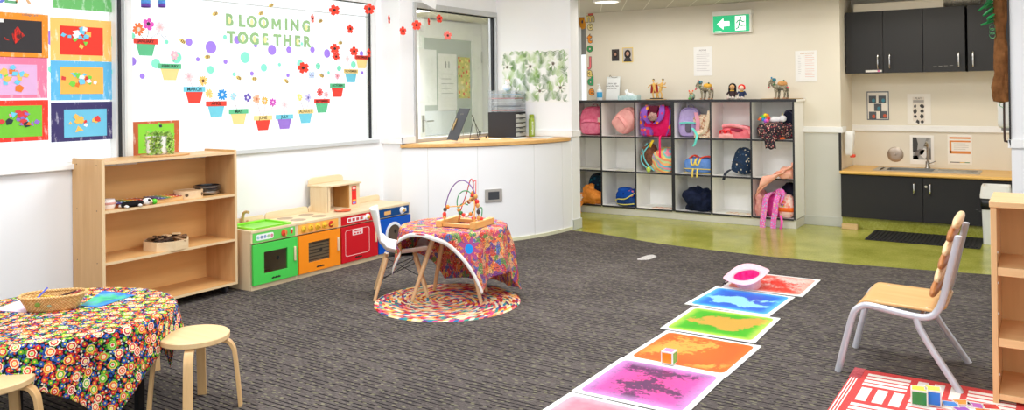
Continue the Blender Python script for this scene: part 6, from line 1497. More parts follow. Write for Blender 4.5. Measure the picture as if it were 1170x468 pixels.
# ------------------------------------------------------------------ child's chair with slatted back
CZ = .006
SIL = mat((196, 197, 204), .32, .25, .5)
t = thing('child_chair', 'silver tube child chair with plywood seat and two-tone back slats', 'chair', (-.58, 4.27, CZ))
L_ = lambda p: (p.x+.58, p.y-4.27, p.z-CZ)
def fr_path(pts, Y): return [Vector(L_(at(px, py, Y=Y))) for px, py in pts]
near = fr_path([(957.5, 422), (966, 390), (974, 361), (979, 352.5), (988, 348.5), (1000, 350), (1030, 357.5), (1052, 362), (1064, 361), (1071, 355), (1077, 343), (1086, 306), (1095, 270)], 4.06)
near[0].z = 0
R_ = .0155
for nm, Y in (('side_frame', -.21), ('side_frame', .21)):
    pth = smooth_path([Vector((p.x, Y, p.z)) for p in near], 5)
    f_ = MB().tube(pth, R_, 12).build(nm, SIL, t, smooth=60)
    s0 = Vector(L_(at(1047, 363, Y=4.06))); e = Vector(L_(at(1098, 451, Y=4.04))); m1 = Vector(L_(at(1050.5, 374, Y=4.055))); m2 = Vector(L_(at(1063, 396, Y=4.05)))
    lg = smooth_path([Vector((s0.x, Y, s0.z)), Vector((m1.x, Y*1.015, m1.z)), Vector((m2.x, Y*1.04, m2.z)), Vector(((m2.x+e.x)/2, Y*1.07, m2.z/2)), Vector((e.x, Y*1.1, 0))], 6)
    MB().tube(lg, R_, 12).build('rear_leg', SIL, t, smooth=60)
    MB().ball(tuple(pth[-1]), (.0155, .0155, .006)).build('tube_cap', mat((206, 206, 212), .4), f_)
MB().tube([(near[7].x, -.21, near[7].z), (near[7].x, .21, near[7].z)], .009, 8).build('cross_bar', SIL, t)
MB().tube([(near[5].x, -.21, near[5].z), (near[5].x, .21, near[5].z)], .009, 8).build('cross_bar', SIL, t)
zf, zr = near[4].z+R_, near[8].z+R_; xf, xr = near[3].x-.012, near[9].x+.03
def seat(u, v):
    x = xf+(xr-xf)*v; z = zf+(zr-zf)*v+.006
    c = u*2-1
    if v < .14: z -= .05*((.14-v)/.14)**2
    if v > .86: z += .018*((v-.86)/.14)**2
    w = .205 if .06 < v < .9 else .205-.03*((.06-v)/.06 if v <= .06 else (v-.9)/.1)
    return (x, c*w, z-.006*(1-c*c)*(1 if .2 < v < .9 else .5))
PS = wood((216, 162, 96), (228, 180, 116), 'x', .8, .35, 'seat_ply')
st_ = MB().grid(seat, 16, 28).build('seat', PS, t, solid=.011)
for v in (.25, .8):
    for u in (.08, .92):
        p = seat(u, v); MB().ball((p[0], p[1], p[2]+.0055), (.006, .006, .002), 8, 4).build('screw', STEEL, st_)
S1, S2 = wood((232, 196, 146), (240, 208, 162), 'y', 1, .4, 'pale_slat'), wood((170, 106, 54), (184, 120, 66), 'y', 1, .4, 'brown_slat')
up0, up1 = near[9], near[-1]
dirv = (near[-1]-near[10]).normalized(); nrm = Vector((-dirv.z, 0, dirv.x))
for k, (px, py) in enumerate(((1067, 336.5), (1072.3, 320), (1076.5, 304.5), (1081.5, 289), (1086.5, 273), (1092.5, 259))):
    a = Vector(L_(at(px+1, py, Y=4.06))); ang = math.atan2(dirv.x, dirv.z)
    q = MB(); q.T = Matrix.Translation((a.x, 0, a.z)) @ Matrix.Rotation(ang, 4, 'Y')
    q.sq((-.010, 0, 0), (.019, .230 if k < 5 else .20, .0295), .8, .8, 28, 14); q.build('back_slat', S1 if k % 2 else S2, t, smooth=60)

# ------------------------------------------------------------------ right open shelf
t = thing('bookcase', 'pale beech open bookcase standing behind the red striped rug', 'bookcase', (-.2, 3.98, CZ))
BP = wood((226, 178, 122), (234, 190, 138), 'z', .6, .4, 'bookcase_side'); BH = wood((230, 184, 128), (238, 196, 144), 'x', .6, .4, 'bookcase_board')
Wb, Db, Hb = .95, .36, .86
for x in (0, Wb-.022):
    pn = MB().box(x, 0, 0, x+.022, Db, Hb-.026).build('side_panel', BP, t, bevel=.002)
    if x == 0:
        for k in range(5): MB().at((x+.022, .03, .12+.13*k), 0, PI/2).lathe([(0, 0), (.005, 0), (.005, .004), (0, .005)], 8).build('peg', mat((236, 234, 230), .4), pn)
MB().box(-.004, -.006, Hb-.026, Wb+.004, Db, Hb).build('top_board', BH, t, bevel=.003)
for z in (.245, .545): MB().box(.0225, .004, z, Wb-.0225, Db-.012, z+.036).build('shelf_board', BH, t, bevel=.002)
MB().box(.0225, .004, .02, Wb-.0225, Db-.012, .045).build('base_board', BH, t, bevel=.002)
MB().box(.0225, Db-.012, .02, Wb-.0225, Db-.002, Hb-.027).build('back_panel', wood((222, 172, 112), (230, 182, 124), 'z', .3, .5, 'bookcase_back'), t, smooth=0)
# ------------------------------------------------------------------ red striped rug and magnet tiles
RX0, RY1 = -.775, 4.135
t = thing('striped_rug', 'red woven rug with white bar blocks in front of the bookcase', 'rug', (RX0, RY1, CZ))
MB().box(0, -1.3, 0, 1.25, 0, .0045).build('weave', fabric((206, 66, 66), (222, 84, 80), 160), t, smooth=0)
WHB = fabric((240, 232, 222), (248, 242, 234), 120)
q = MB(); B = .205; z0, z1 = .0045, .0055
for i in range(6):
    for j in range(6):
        bx, by = .055+i*B, -.028-j*B
        if (i+j) % 2 == 0:
            for k in range(4): q.box(bx+.012, by-.022-k*.046-.03, z0, bx+B-.012, by-.022-k*.046, z1)
        else:
            for k in range(3): q.box(bx+.018+k*.066, by-B+.018, z0, bx+.018+k*.066+.042, by-.016, z1)
q.build('white_bars', WHB, t, smooth=0)
q = MB()
for k in range(3): q.box(.006+.012*k, -1.3, z0, .011+.012*k, -.14, z1)
q.build('edge_lines', WHB, t, smooth=0)
MB().box(-.004, -.14, .0046, .045, .006, .0058).build('edge_binding', fabric((170, 66, 74), (196, 96, 100), 80), t, smooth=0)
def tile_mat(c): return mat(c, .25, 0, .5, 0, .3)
def tile(parent, M4, c, s=.062):
    q = MB(); q.T = M4; q.cbox((0, 0, 0), (s*.9, s*.9, .004)); o = q.build('tile', tile_mat(c), parent, smooth=0)
    f_ = MB(); f_.T = M4; e = s/2
    f_.box(-e, -e, -.0028, e, -e*.88, .0028).box(-e, e*.88, -.0028, e, e, .0028).box(-e, -e*.88, -.0028, -e*.88, e*.88, .0028).box(e*.88, -e*.88, -.0028, e, e*.88, .0028)
    f_.build('tile_rim', mat((228, 222, 214), .4), o, smooth=0); return o
ZR = CZ+.0058
for k, (px, cols, lab) in enumerate(((1042, ((36, 130, 60), (240, 222, 90), (60, 160, 80)), 'see-through tile cube with green front and yellow top on striped rug'), (1057.5, ((36, 120, 216), (246, 222, 90), (220, 80, 60)), 'see-through tile cube with blue front and yellow top beside the green one'))):
    p = at(px+7.5, 464, Z=.01)
    t = thing('magnet_tile_cube', lab, 'toy cube', (p.x, p.y+.03, ZR+.0008), .12, 'magnet tile cubes'); s = .062
    tile(t, Matrix.Translation((0, -s/2+.002, s/2)) @ Matrix.Rotation(PI/2, 4, 'X'), cols[0]); tile(t, Matrix.Translation((0, s/2-.002, s/2)) @ Matrix.Rotation(PI/2, 4, 'X'), cols[0])
    tile(t, Matrix.Translation((0, 0, s)), cols[1]); tile(t, Matrix.Translation((0, 0, .003)), cols[1])
    for sx in (-1, 1): tile(t, Matrix.Translation((sx*(s/2-.001), 0, s/2)) @ Matrix.Rotation(PI/2, 4, 'Y'), cols[2])
for px, py, c, cn, rz in ((1086, 462.5, (50, 140, 226), 'sky-blue', .2), (1099, 460.5, (250, 150, 50), 'orange', .5), (1114, 464, (190, 96, 180), 'violet', .1), (1132, 465.5, (206, 34, 40), 'dark red', .35), (1064, 473, (60, 180, 230), 'cyan', .3), (1079, 471.5, (236, 80, 50), 'red-orange', .15), (1100, 469, (170, 90, 190), 'purple', .6), (1124, 471, (246, 130, 40), 'amber', .25)):
    p = at(px, py, Z=.012); t = thing('magnet_tile', '%s magnetic tile lying flat on the striped rug' % cn, 'toy tile', (p.x, p.y, ZR+.0035), rz, 'magnet tiles on the rug'); tile(t, Matrix.Identity(4), c)

# ------------------------------------------------------------------ row of liquid floor mats
def gel(c_edge, c_mid, c_blob, sc=3.2, thr=.5, soft=.02, c_rim=None, seed=0, grain=.3, centre=.6, rimw=.05):
    n = NB('liquid_gel', .3, .3)
    dp = lambda c: c and tuple(int(255*(x/255)**1.4) for x in c)
    c_edge, c_mid, c_blob, c_rim = dp(c_edge), dp(c_mid), dp(c_blob), dp(c_rim)
    v = n.coord('Object', loc=(seed*1.7, seed*.9, 0)); o = n.coord('Object'); s = n.sep(o)
    r = n.math('MAXIMUM', n.math('ABSOLUTE', s[0]), n.math('ABSOLUTE', s[1]))
    f1, _ = n.noise(v, sc, 2, .5, .3); f2, _ = n.noise(v, sc*9, 4, .7)
    base = n.mix(n.ramp(n.math('ADD', r, n.math('MULTIPLY', f1, .12)), [(.12, (0, 0, 0)), (.30, (255, 255, 255))]), c_mid, c_edge)
    d = n.nt.nodes.new('ShaderNodeVectorMath'); d.operation = 'LENGTH'; n.l(o, d.inputs[0])
    b = n.math('ADD', n.math('ADD', f1, n.math('MULTIPLY', n.math('SUBTRACT', f2, .5), grain)), n.math('MULTIPLY', n.math('SUBTRACT', .16, d.outputs['Value']), centre))
    col = n.mix(n.ramp(b, [(thr-soft, (0, 0, 0)), (thr+soft, (255, 255, 255))]), base, c_blob)
    if c_rim: col = n.mix(n.ramp(n.math('ADD', r, n.math('MULTIPLY', f2, .05)), [(.262-rimw, (0, 0, 0)), (.278, (255, 255, 255))]), col, c_rim)
    return n.done(col)
MATS = [('red', -1.595, 5.648, gel((242, 106, 84), (238, 70, 48), (248, 222, 214), 6, .56, .10, (250, 190, 176), 4, 1.0, -.7)), ('blue', -1.64, 5.10, gel((40, 150, 232), (18, 104, 208), (168, 224, 246), 4.2, .545, .015, (120, 214, 244), 2, .35, .75)),
        ('green', -1.572, 4.536, gel((104, 202, 34), (62, 178, 18), (214, 178, 86), 3.2, .575, .015, (214, 226, 120), 6, .3, 1.0)), ('orange', -1.526, 3.98, gel((252, 116, 22), (254, 128, 28), (255, 184, 96), 4, .60, .03, (252, 140, 50), 5, .6, .3)),
        ('purple and pink', -1.528, 3.432, gel((196, 112, 190), (240, 92, 172), (120, 54, 116), 5, .53, .05, (216, 170, 218), 3, .9, .1, .06)), ('pink', -1.524, 2.884, gel((246, 150, 168), (242, 128, 152), (250, 168, 180), 3, .6, .1, (250, 196, 206), 7))]
for k, (nm, x, y, g) in enumerate(MATS):
    t = thing('liquid_floor_mat', '%s liquid-filled floor mat in the row, white border' % nm, 'floor mat', (x, y, CZ+.0003+(.0026 if k % 2 == 0 else 0)), (.012, -.03, .02, -.01, .015, 0)[k], 'liquid floor mats')
    W_ = .535
    MB().prism(rrect(W_, W_+.005, .008), 0, .0022).build('border', mat((244, 243, 240), .35), t)
    MB().prism(rrect(W_-.055, W_-.05, .035), .0022, .0028).build('gel_panel', g, t)
# pink sun hat
t = thing('sun_hat', 'pink bucket hat lying upturned where the red and blue mats meet', 'hat', (-1.705, 5.46, CZ+.012), -.55, None)
HATF = fabric((246, 186, 198), (250, 202, 210), 60); HIN = fabric((226, 24, 120), (240, 60, 146), 30)
q = MB(); T0 = Matrix.Translation((0, .0, .042)) @ Matrix.Rotation(.28, 4, 'X')
def brim(u, v):
    a = 2*PI*u; r = .092+.062*v
    return T0 @ Vector((r*1.02*cos(a), r*sin(a), .035+.012*sin(a*3+.5)*v+.006*v))
q.grid(brim, 40, 5, wrap=True); q.build('brim', HATF, t, solid=.004)
q = MB()
def crown(u, v):
    a = 2*PI*u; r = .089*(1-.18*v) if v < .75 else .089*(1-.18*.75)*(1-v)/.25*1.0
    z = .035-.085*min(v, .75)/.75-(.004 if v > .75 else 0)
    return T0 @ Vector((r*cos(a)*1.02, r*sin(a), z))
q.grid(crown, 40, 8, wrap=True); q.build('crown', HATF, t, solid=.003)
q = MB(); q.grid(lambda u, v: T0 @ (Vector((.086*(1-.2*v)*cos(2*PI*u)*(1 if v < .99 else .01), .084*(1-.2*v)*sin(2*PI*u)*(1 if v < .99 else .01), .034-.05*v+.012*sin(4*PI*u)*v))), 30, 6, wrap=True); q.build('lining', HIN, t, smooth=60)
MB().tube(smooth_path([(-.09, -.07, .04), (-.105, -.11, .012), (-.08, -.13, .006), (-.055, -.115, .006)], 5), .003, 5).build('cord', mat((236, 226, 220)), t); MB().ball((-.09, -.125, .012), (.012, .012, .01), 10, 6).build('toggle', mat((44, 36, 36), .4), t)
# small toy cube on the orange mat
p = at(768.5, 419, Z=CZ)
t = thing('toy_cube', 'small cube with orange, green and pink faces on the orange mat', 'toy cube', (p.x-.031, p.y+.034, CZ+.0058), 0)
s = .031
MB().box(-s, -s, .0, s, s, 2*s).build('edges', mat((240, 236, 230), .4), t, bevel=.002)
e = s-.006
for b, c in (((-e, -s-.001, .006, e, -s, 2*s-.006), (252, 140, 16)), ((s, -e, .006, s+.001, e, 2*s-.006), (64, 196, 100)), ((-e, -e, 2*s, e, e, 2*s+.001), (226, 140, 190))): MB().box(*b).build('face_panel', tile_mat(c), t, smooth=0)
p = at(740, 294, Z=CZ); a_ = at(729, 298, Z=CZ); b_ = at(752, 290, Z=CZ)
o = MB().at((0, 0, 0), 0, 0, math.atan2(b_.y-a_.y, b_.x-a_.x)).prism([(.115*cos(a)*(1+.15*sin(3*a)), .06*sin(a)*(1+.2*cos(2*a))) for a in [2*PI*i/24 for i in range(24)]], 0, .0005)  # soft reflected highlight, painted as a pale flat patch on the carpet
def highlight_mat():
    n = NB('highlight_paint', .95, .05); f, _ = n.noise(n.coord('Object'), 60, 3, .7)
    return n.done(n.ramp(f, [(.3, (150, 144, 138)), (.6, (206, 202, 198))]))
o = o.build('painted_highlight', highlight_mat()); o.location = (p.x, p.y, CZ+.0002); tag(o, 'pale painted highlight on the grey carpet', 'highlight')

# ------------------------------------------------------------------ round play table, cloth, rug, bead maze, white chair
RUGP = [(246, 226, 190), (250, 206, 150), (244, 176, 140), (236, 150, 60), (206, 60, 70), (240, 214, 150), (60, 120, 170), (236, 120, 110), (120, 60, 110), (250, 190, 90), (226, 226, 206), (214, 80, 130), (70, 150, 140), (180, 50, 50)]
def braid():
    n = NB('braided_rag', .9, .1); o = n.coord('Object'); s = n.sep(o)
    r = n.math('POWER', n.math('ADD', n.math('MULTIPLY', s[0], s[0]), n.math('MULTIPLY', s[1], s[1])), .5)
    a = n.math('ARCTAN2', s[1], s[0]); ring = n.math('FLOOR', n.math('MULTIPLY', r, 50))
    al = n.math('MULTIPLY', n.math('MULTIPLY', a, n.math('ADD', ring, 1)), .62)
    c = n.nt.nodes.new('ShaderNodeCombineXYZ'); n.l(ring, c.inputs[0]); n.l(n.math('FLOOR', n.math('ADD', al, n.math('MULTIPLY', n.math('FRACT', n.math('MULTIPLY', r, 50)), .9))), c.inputs[1])
    w = n.nt.nodes.new('ShaderNodeTexWhiteNoise'); w.noise_dimensions = '2D'; n.l(c.outputs[0], w.inputs['Vector'])
    return n.done(n.ramp(w.outputs['Value'], [(i/len(RUGP), x) for i, x in enumerate(RUGP)], True))
rc = (-3.245, 4.12)
t = thing('braided_rug', 'round multicoloured braided rag rug under the small round table', 'rug', (*rc, CZ+.0002))
q = MB(); prof = [(0, .008)]
for k in range(21):
    r = .022*k; prof += [(r+.004, .0075), (r+.011, .010), (r+.018, .0075)]
prof += [(.470, .004), (.472, 0), (0, 0)]; q.lathe(prof, 96); q.build('braids', braid(), t, smooth=60)
tc = Vector((-3.255, 4.205, 0)); RT, HT = .335, .485
BLEG = wood((222, 178, 128), (232, 192, 146), 'z', .8, .4, 'beech_leg')
t = thing('round_table', 'small round table on splayed wooden legs under the paisley cloth', 'table', (tc.x, tc.y, CZ+.0105))
MB().lathe([(0, HT-.04), (RT-.02, HT-.04), (RT, HT-.032), (RT, HT-.016), (0, HT-.016)], 48).build('table_top', WHITE, t)
z_ = CZ+.0105
for k, (fx, fy) in enumerate(((-3.415, 3.966), (-3.50, 4.30), (-3.02, 4.18), (-3.16, 4.44))):
    a = Vector((fx-tc.x, fy-tc.y)); b = a*.42
    MB().tube([(a.x, a.y, 0), (b.x, b.y, HT-.04)], [.012, .0175], 12).build('leg', BLEG, t)
for k in range(2): MB().tube([((-.1, .12)[k], -.1, HT-.12), ((.1, -.12)[k], .1, HT-.12)], .003, 6).build('brace_wire', BLACK, t)
def paisley(u0, v0):
    n = NB('paisley_cloth', .8, .15); uv = n.coord('UV')
    _, nc = n.noise(uv, 14, 2); mv = n.nt.nodes.new('ShaderNodeVectorMath'); mv.operation = 'MULTIPLY_ADD'; n.l(nc, mv.inputs[0]); mv.inputs[1].default_value = (.07,)*3; n.l(uv, mv.inputs[2]); v = mv.outputs[0]
    d, c, _ = n.voro(v, 30); base = n.ramp(n.sep(c)[0], [(i/10, x) for i, x in enumerate([(226, 84, 66), (246, 150, 80), (214, 84, 120), (242, 176, 140), (232, 110, 86), (140, 80, 150), (248, 196, 120), (120, 160, 90), (238, 130, 110), (96, 120, 180)])], True)
    d2, c2, _ = n.voro(v, 95); fine = n.ramp(n.sep(c2)[1], [(i/7, x) for i, x in enumerate([(90, 60, 120), (250, 200, 120), (60, 120, 90), (240, 90, 70), (246, 224, 190), (50, 80, 150), (200, 60, 90)])], True)
    col = n.mix(n.math('LESS_THAN', d2, .34), base, fine)
    wv = n.wave(v, 46, 7, 'X', 3); col = n.mix(n.math('GREATER_THAN', wv, .86), col, (84, 40, 50))
    sp = n.sep(n.coord('UV', loc=(-u0, -v0, 0))); ang = n.math('ARCTAN2', sp[1], sp[0]); rad = n.math('POWER', n.math('ADD', n.math('MULTIPLY', sp[0], sp[0]), n.math('MULTIPLY', sp[1], sp[1])), .5)
    star = n.math('LESS_THAN', rad, n.math('MULTIPLY_ADD', n.math('COSINE', n.math('MULTIPLY', ang, 9.0)), .024, .062))
    col = n.mix(star, col, (168, 78, 132)); col = n.mix(n.math('LESS_THAN', rad, .030), col, (38, 142, 226))
    return n.done(col)
def cloth(cx, cy, topz, R, half, rot, shift, fold, flare, maxd, nn=110, floor=.03, nf=9, ph=0.0, rc_=0.0):
    """square cloth over a round top: flat inside R, hanging with folds outside"""
    def fn(u, v):
        x, y = (u-.5)*2*half, (v-.5)*2*half
        if rc_:
            k = rc_; x, y = x*math.sqrt(max(0, 1-k*(y/half)**2/2)), y*math.sqrt(max(0, 1-k*(x/half)**2/2))
        X = x*cos(rot)-y*sin(rot)+shift[0]; Y = x*sin(rot)+y*cos(rot)+shift[1]
        r = math.hypot(X, Y); a = math.atan2(Y, X)
        if r <= R: return (X, Y, topz)
        s = r-R; k = min(1, s/.16)
        e = min(s, .012)
        rr = R+e+flare*s+fold*k*(sin(nf*a+ph)+.5*sin((nf*1.7)*a+1.3+ph))
        z = topz-.006*min(1, s/.012)-max(0, s-.012)*.96
        z = max(z, floor)
        return (rr*cos(a), rr*sin(a), z)
    return fn
t = thing('paisley_tablecloth', 'red and orange paisley cloth draped over the small round table', 'tablecloth', (tc.x, tc.y, CZ+.0105))
_ray = (at(536, 283, Z=.2)-Vector((0, 0, CAM_H))).normalized()
fn1 = cloth(0, 0, HT-.011, RT+.004, .60, 0.03, (.02, .23), .022, .13, .42, ph=1.0)
best = min(((i/80, j/80) for i in range(81) for j in range(81)), key=lambda q: (lambda w: ((w-Vector((0, 0, CAM_H))).normalized()-_ray).length+.02*(w-Vector((0, 0, CAM_H))).length)(Vector(fn1(*q))+t.location))
PSL = paisley(best[0]*1.2, best[1]*1.2)
MB().grid(fn1, 120, 120, uvf=lambda u, v: (u*1.2, v*1.2)).build('cloth', PSL, t, solid=.002, smooth=80)
q = MB()
def hem(edge_, k):
    pts = []
    for i in range(90):
        s = i/89; u, v = {'a': (s, k), 'b': (k, s)}[edge_]; pts.append(Vector(fn1(u, v)))
    return pts
for e_ in ('a', 'b'):
    for k in (0.0,):
        A_, B_ = hem(e_, k), hem(e_, k+.022)
        vs = []
        for p, p2 in zip(A_, B_):
            o = Vector((p.x, p.y, 0)).normalized()*.0035
            vs += [p+o, p2+o]
        q.add(vs, [(2*i, 2*i+1, 2*i+3, 2*i+2) for i in range(89)])
q.build('white_hem', mat((238, 232, 226), .8), t, solid=.0015, smooth=80)
# bead maze
mz = thing('bead_maze', 'wooden bead maze toy with coloured wires on the paisley cloth', 'bead maze', (-3.165, 4.215, CZ+.0105+HT-.009), .12)
PINE = wood((222, 168, 94), (234, 184, 112), 'y', 1.2, .35, 'pine_block')
for sx in (-.125, .125): MB().box(sx-.02, -.13, 0, sx+.02, .13, .042).build('end_block', PINE, mz, bevel=.003)
for sy in (-.10, .10): MB().box(-.105, sy-.014, .004, .105, sy+.014, .026).build('rail', wood((218, 164, 92), (230, 180, 110), 'x', 1.2, .35), mz, bevel=.002)
def wire(pts, c, n=8):
    pth = smooth_path([(p[0], p[1], .03+(p[2]-.03)*1.22) for p in pts], n); return MB().tube(pth, .0036, 8).build('wire', mat(c, .35), mz), pth
def bead(p, c, r=.012, long=1.0): MB().ball(tuple(p), (r, r, r*long), 12, 8).build('bead', mat(c, .35), mz)
Wp, pp = wire(arc((0, -.05, .045), .128, PI, 0, 10, 'xz')[:1]+[(-.128*cos(a)*1.0, -.05+.02*sin(a), .042+.205*sin(a)) for a in [PI*i/12 for i in range(1, 12)]]+[(.128, -.05, .042)], (120, 70, 150))
WD, RDb, GRb, OGb = (222, 164, 92), (226, 54, 44), (70, 66, 62), (230, 140, 50)
for f, c in ((.80, WD), (.845, RDb), (.885, WD), (.93, GRb), (.97, WD), (.03, WD)): bead(pp[int(f*(len(pp)-1))], c, .013, 1.3)
Wr, pr_ = wire([(-.06, .03, .03), (-.05, .02, .07), (.01, .0, .17), (.045, -.01, .245), (.062, -.01, .25), (.07, -.01, .22), (.062, -.01, .17), (.045, -.01, .14), (.03, -.01, .13)], (206, 50, 60))
for f, c in ((.72, OGb), (.80, GRb), (.90, (240, 232, 220)), (.96, (150, 100, 50))): bead(pr_[int(f*(len(pr_)-1))], c, .012, 1.1)
Wk, pk_ = wire([(.075, -.02, .24), (.09, -.02, .25), (.10, -.03, .23), (.098, -.04, .12), (.09, -.05, .04)], (236, 110, 110)); bead(pk_[-3], RDb, .014)
Wg, pg_ = wire([(.012+.066*cos(a), -.01, .125+.066*sin(a)) for a in [2*PI*i/14 for i in range(15)]], (40, 150, 80))
for f, c in ((.60, WD), (.66, (60, 130, 70)), (.71, RDb), (.77, (240, 236, 226)), (.84, OGb), (.12, RDb)): bead(pg_[int(f*(len(pg_)-1))], c, .013)
Wo, po_ = wire([(-.105, -.09, .042), (-.10, -.08, .10), (-.06, -.06, .11), (.0, -.05, .115), (.05, -.05, .145), (.09, -.05, .15), (.115, -.08, .12), (.118, -.09, .042)], (246, 176, 90))
for f, c in ((.08, RDb), (.14, GRb), (.20, OGb), (.66, WD), (.70, (150, 100, 50))): bead(po_[int(f*(len(po_)-1))], c, .013, 1.1)
Wg2, p2_ = wire([(-.08, .06, .03), (-.075, .05, .09), (-.04, .04, .115), (0, .04, .11)], (40, 140, 80)); Wg3, p3_ = wire([(.07, .05, .09), (.10, .04, .1), (.115, .02, .08), (.118, .0, .042)], (40, 140, 80)); bead(p3_[-2], RDb, .014)
# white shell chair
fx_, fy_ = .74, .67
ch = thing('shell_chair', 'white moulded child chair with wooden legs pulled up to the round table', 'chair', (-3.635, 4.128, CZ), math.atan2(fy_, fx_))
def shell(u, v):
    c = u*2-1
    prof = [(.20, .285), (.17, .30), (.08, .288), (-.02, .28), (-.10, .30), (-.15, .36), (-.175, .45), (-.195, .53), (-.215, .585)]
    k = v*(len(prof)-1); i = min(int(k), len(prof)-2); f = k-i
    f2 = f
    x = prof[i][0]*(1-f2)+prof[i+1][0]*f2; z = prof[i][1]*(1-f2)+prof[i+1][1]*f2
    w = .165 if v < .55 else .165-.04*((v-.55)/.45)
    up = .05*(abs(c)**2.5)*(1 if .1 < v < .6 else .5); fw = .055*(c*c)*max(0, (v-.5)/.5)
    return (x+fw, c*w, z+up*(1-max(0, v-.5)*1.6))
MB().grid(shell, 20, 32).build('shell', mat((242, 242, 242), .3, 0, .5), ch, solid=.008, sub=1, smooth=80)
for sx in (-1, 1):
    for sy in (-1, 1):
        MB().tube([(sx*.175-.01, sy*.165, 0), (sx*.095-.01, sy*.09, .262)], [.0105, .0155], 12).build('leg', BLEG, ch)
for (a, b) in (((-.13, -.12, .13), (.10, .11, .22)), ((.13, -.12, .13), (-.10, .11, .22)), ((-.13, -.125, .14), (.10, -.1, .23)), ((-.13, .125, .14), (.1, .1, .23)), ((-.13, -.12, .14), (-.10, .10, .23))): MB().tube([a, b], .0028, 6).build('brace_wire', BLACK, ch)
q = MB().box(-.09, -.07, .266, .07, .07, .272); q.build('seat_mount', BLACK, ch, smooth=0)

# ------------------------------------------------------------------ floral table in the near corner
def floral():
    n = NB('floral_cloth', .8, .15); uv = n.coord('UV')
    def layer(scale, R0, cols, seedch):
        d, c, nd = n.voro(uv, scale, .55, dims='2D'); s = n.sep(c)
        # petal modulation by angle about the cell centre
        pv = n.nt.nodes.new('ShaderNodeVectorMath'); pv.operation = 'SUBTRACT'; sc_ = n.nt.nodes.new('ShaderNodeVectorMath'); sc_.operation = 'SCALE'; sc_.inputs['Scale'].default_value = 1.0
        n.l(uv, pv.inputs[0]); n.l(nd.outputs['Position'], pv.inputs[1]); q_ = n.sep(pv.outputs[0])
        ang = n.math('ARCTAN2', q_[1], q_[0]); pet = n.math('MULTIPLY', n.math('COSINE', n.math('MULTIPLY', ang, 8.0)), .045)
        dd = n.math('ADD', n.math('DIVIDE', d, R0), pet)
        return dd, s
    base = n.mix(.0, (24, 22, 34), (24, 22, 34))
    # tiny filler dots and sprigs
    d3, c3, _ = n.voro(uv, 95, 1, dims='2D'); f3 = n.ramp(n.sep(c3)[0], [(i/7, x) for i, x in enumerate([(40, 80, 160), (200, 56, 50), (92, 160, 50), (226, 214, 190), (34, 64, 130), (214, 80, 60), (70, 130, 40)])], True)
    col = n.mix(n.math('LESS_THAN', d3, .42), base, f3)
    # small flowers
    dd, s = layer(34, .36, None, 0)
    pc = n.ramp(s[1], [(0, (206, 50, 48)), (.35, (46, 88, 170)), (.6, (96, 170, 50)), (.8, (226, 90, 60))], True)
    col = n.mix(n.math('LESS_THAN', dd, .95), col, pc); col = n.mix(n.math('LESS_THAN', dd, .32), col, (250, 214, 70))
    # big ringed flowers
    dd, s = layer(16.5, .30, None, 0)
    outer = n.ramp(s[0], [(0, (252, 226, 190)), (.3, (250, 200, 90)), (.6, (150, 200, 80)), (.8, (250, 226, 200))], True)
    ring = n.ramp(s[1], [(0, (222, 58, 44)), (.4, (112, 180, 50)), (.65, (240, 110, 60)), (.85, (196, 44, 60))], True)
    core = n.ramp(s[2], [(0, (250, 220, 120)), (.5, (226, 60, 60)), (.75, (150, 206, 90))], True)
    col = n.mix(n.math('LESS_THAN', dd, 1.0), col, outer); col = n.mix(n.math('LESS_THAN', dd, .78), col, ring); col = n.mix(n.math('LESS_THAN', dd, .46), col, (248, 236, 206)); col = n.mix(n.math('LESS_THAN', dd, .30), col, core)
    return n.done(col)
fc = Vector((-3.53, 1.80, 0)); RF_, HF = .455, .432
t = thing('craft_table', 'table with black legs under the black floral cloth', 'table', (fc.x, fc.y, CZ))
MB().lathe([(0, HF-.03), (RF_-.015, HF-.03), (RF_-.003, HF-.026), (RF_-.003, HF-.008), (0, HF-.008)], 64).build('table_top', mat((226, 222, 214)), t)
for (lx, ly) in ((-3.655, 2.17), (-3.85, 1.90), (-3.26, 2.0), (-3.46, 1.60)): MB().box(lx-fc.x-.016, ly-fc.y-.016, 0, lx-fc.x+.016, ly-fc.y+.016, HF-.03).build('leg', mat((24, 24, 26), .4), t, bevel=.003)
t = thing('floral_tablecloth', 'black cloth with red and green flowers draped over the craft table', 'tablecloth', (fc.x, fc.y, CZ))
FLM = floral(); half = .605
fn2 = cloth(0, 0, HF-.003, RF_, half, .66, (.0, -.0), .018, .07, .4, nf=8, ph=.4, floor=.02, rc_=.08)
MB().grid(fn2, 130, 130, uvf=lambda u, v: (u*half*2, v*half*2)).build('cloth', FLM, t, solid=.002, smooth=80)
ZF = CZ+HF-.0012
def onf(px, py): p = at(px, py, Z=ZF); return p
def flat(name, label, cat, pxs, m, z, th=.0008, extra=None):
    P = [at(px, py, Z=z) for px, py in pxs]; c = sum(P, Vector())/len(P)
    t = thing(name, label, cat, c); q = MB().prism([(p.x-c.x, p.y-c.y) for p in P], 0, th); q.build('sheet', m, t, smooth=0); return t, c
flat('paper_sheet', 'large pale lilac paper sheet lying behind the wicker basket', 'paper', [(-16, 357), (0, 354.5), (29, 356.8), (68, 333), (53, 332)], mat((236, 214, 236), .6), ZF)
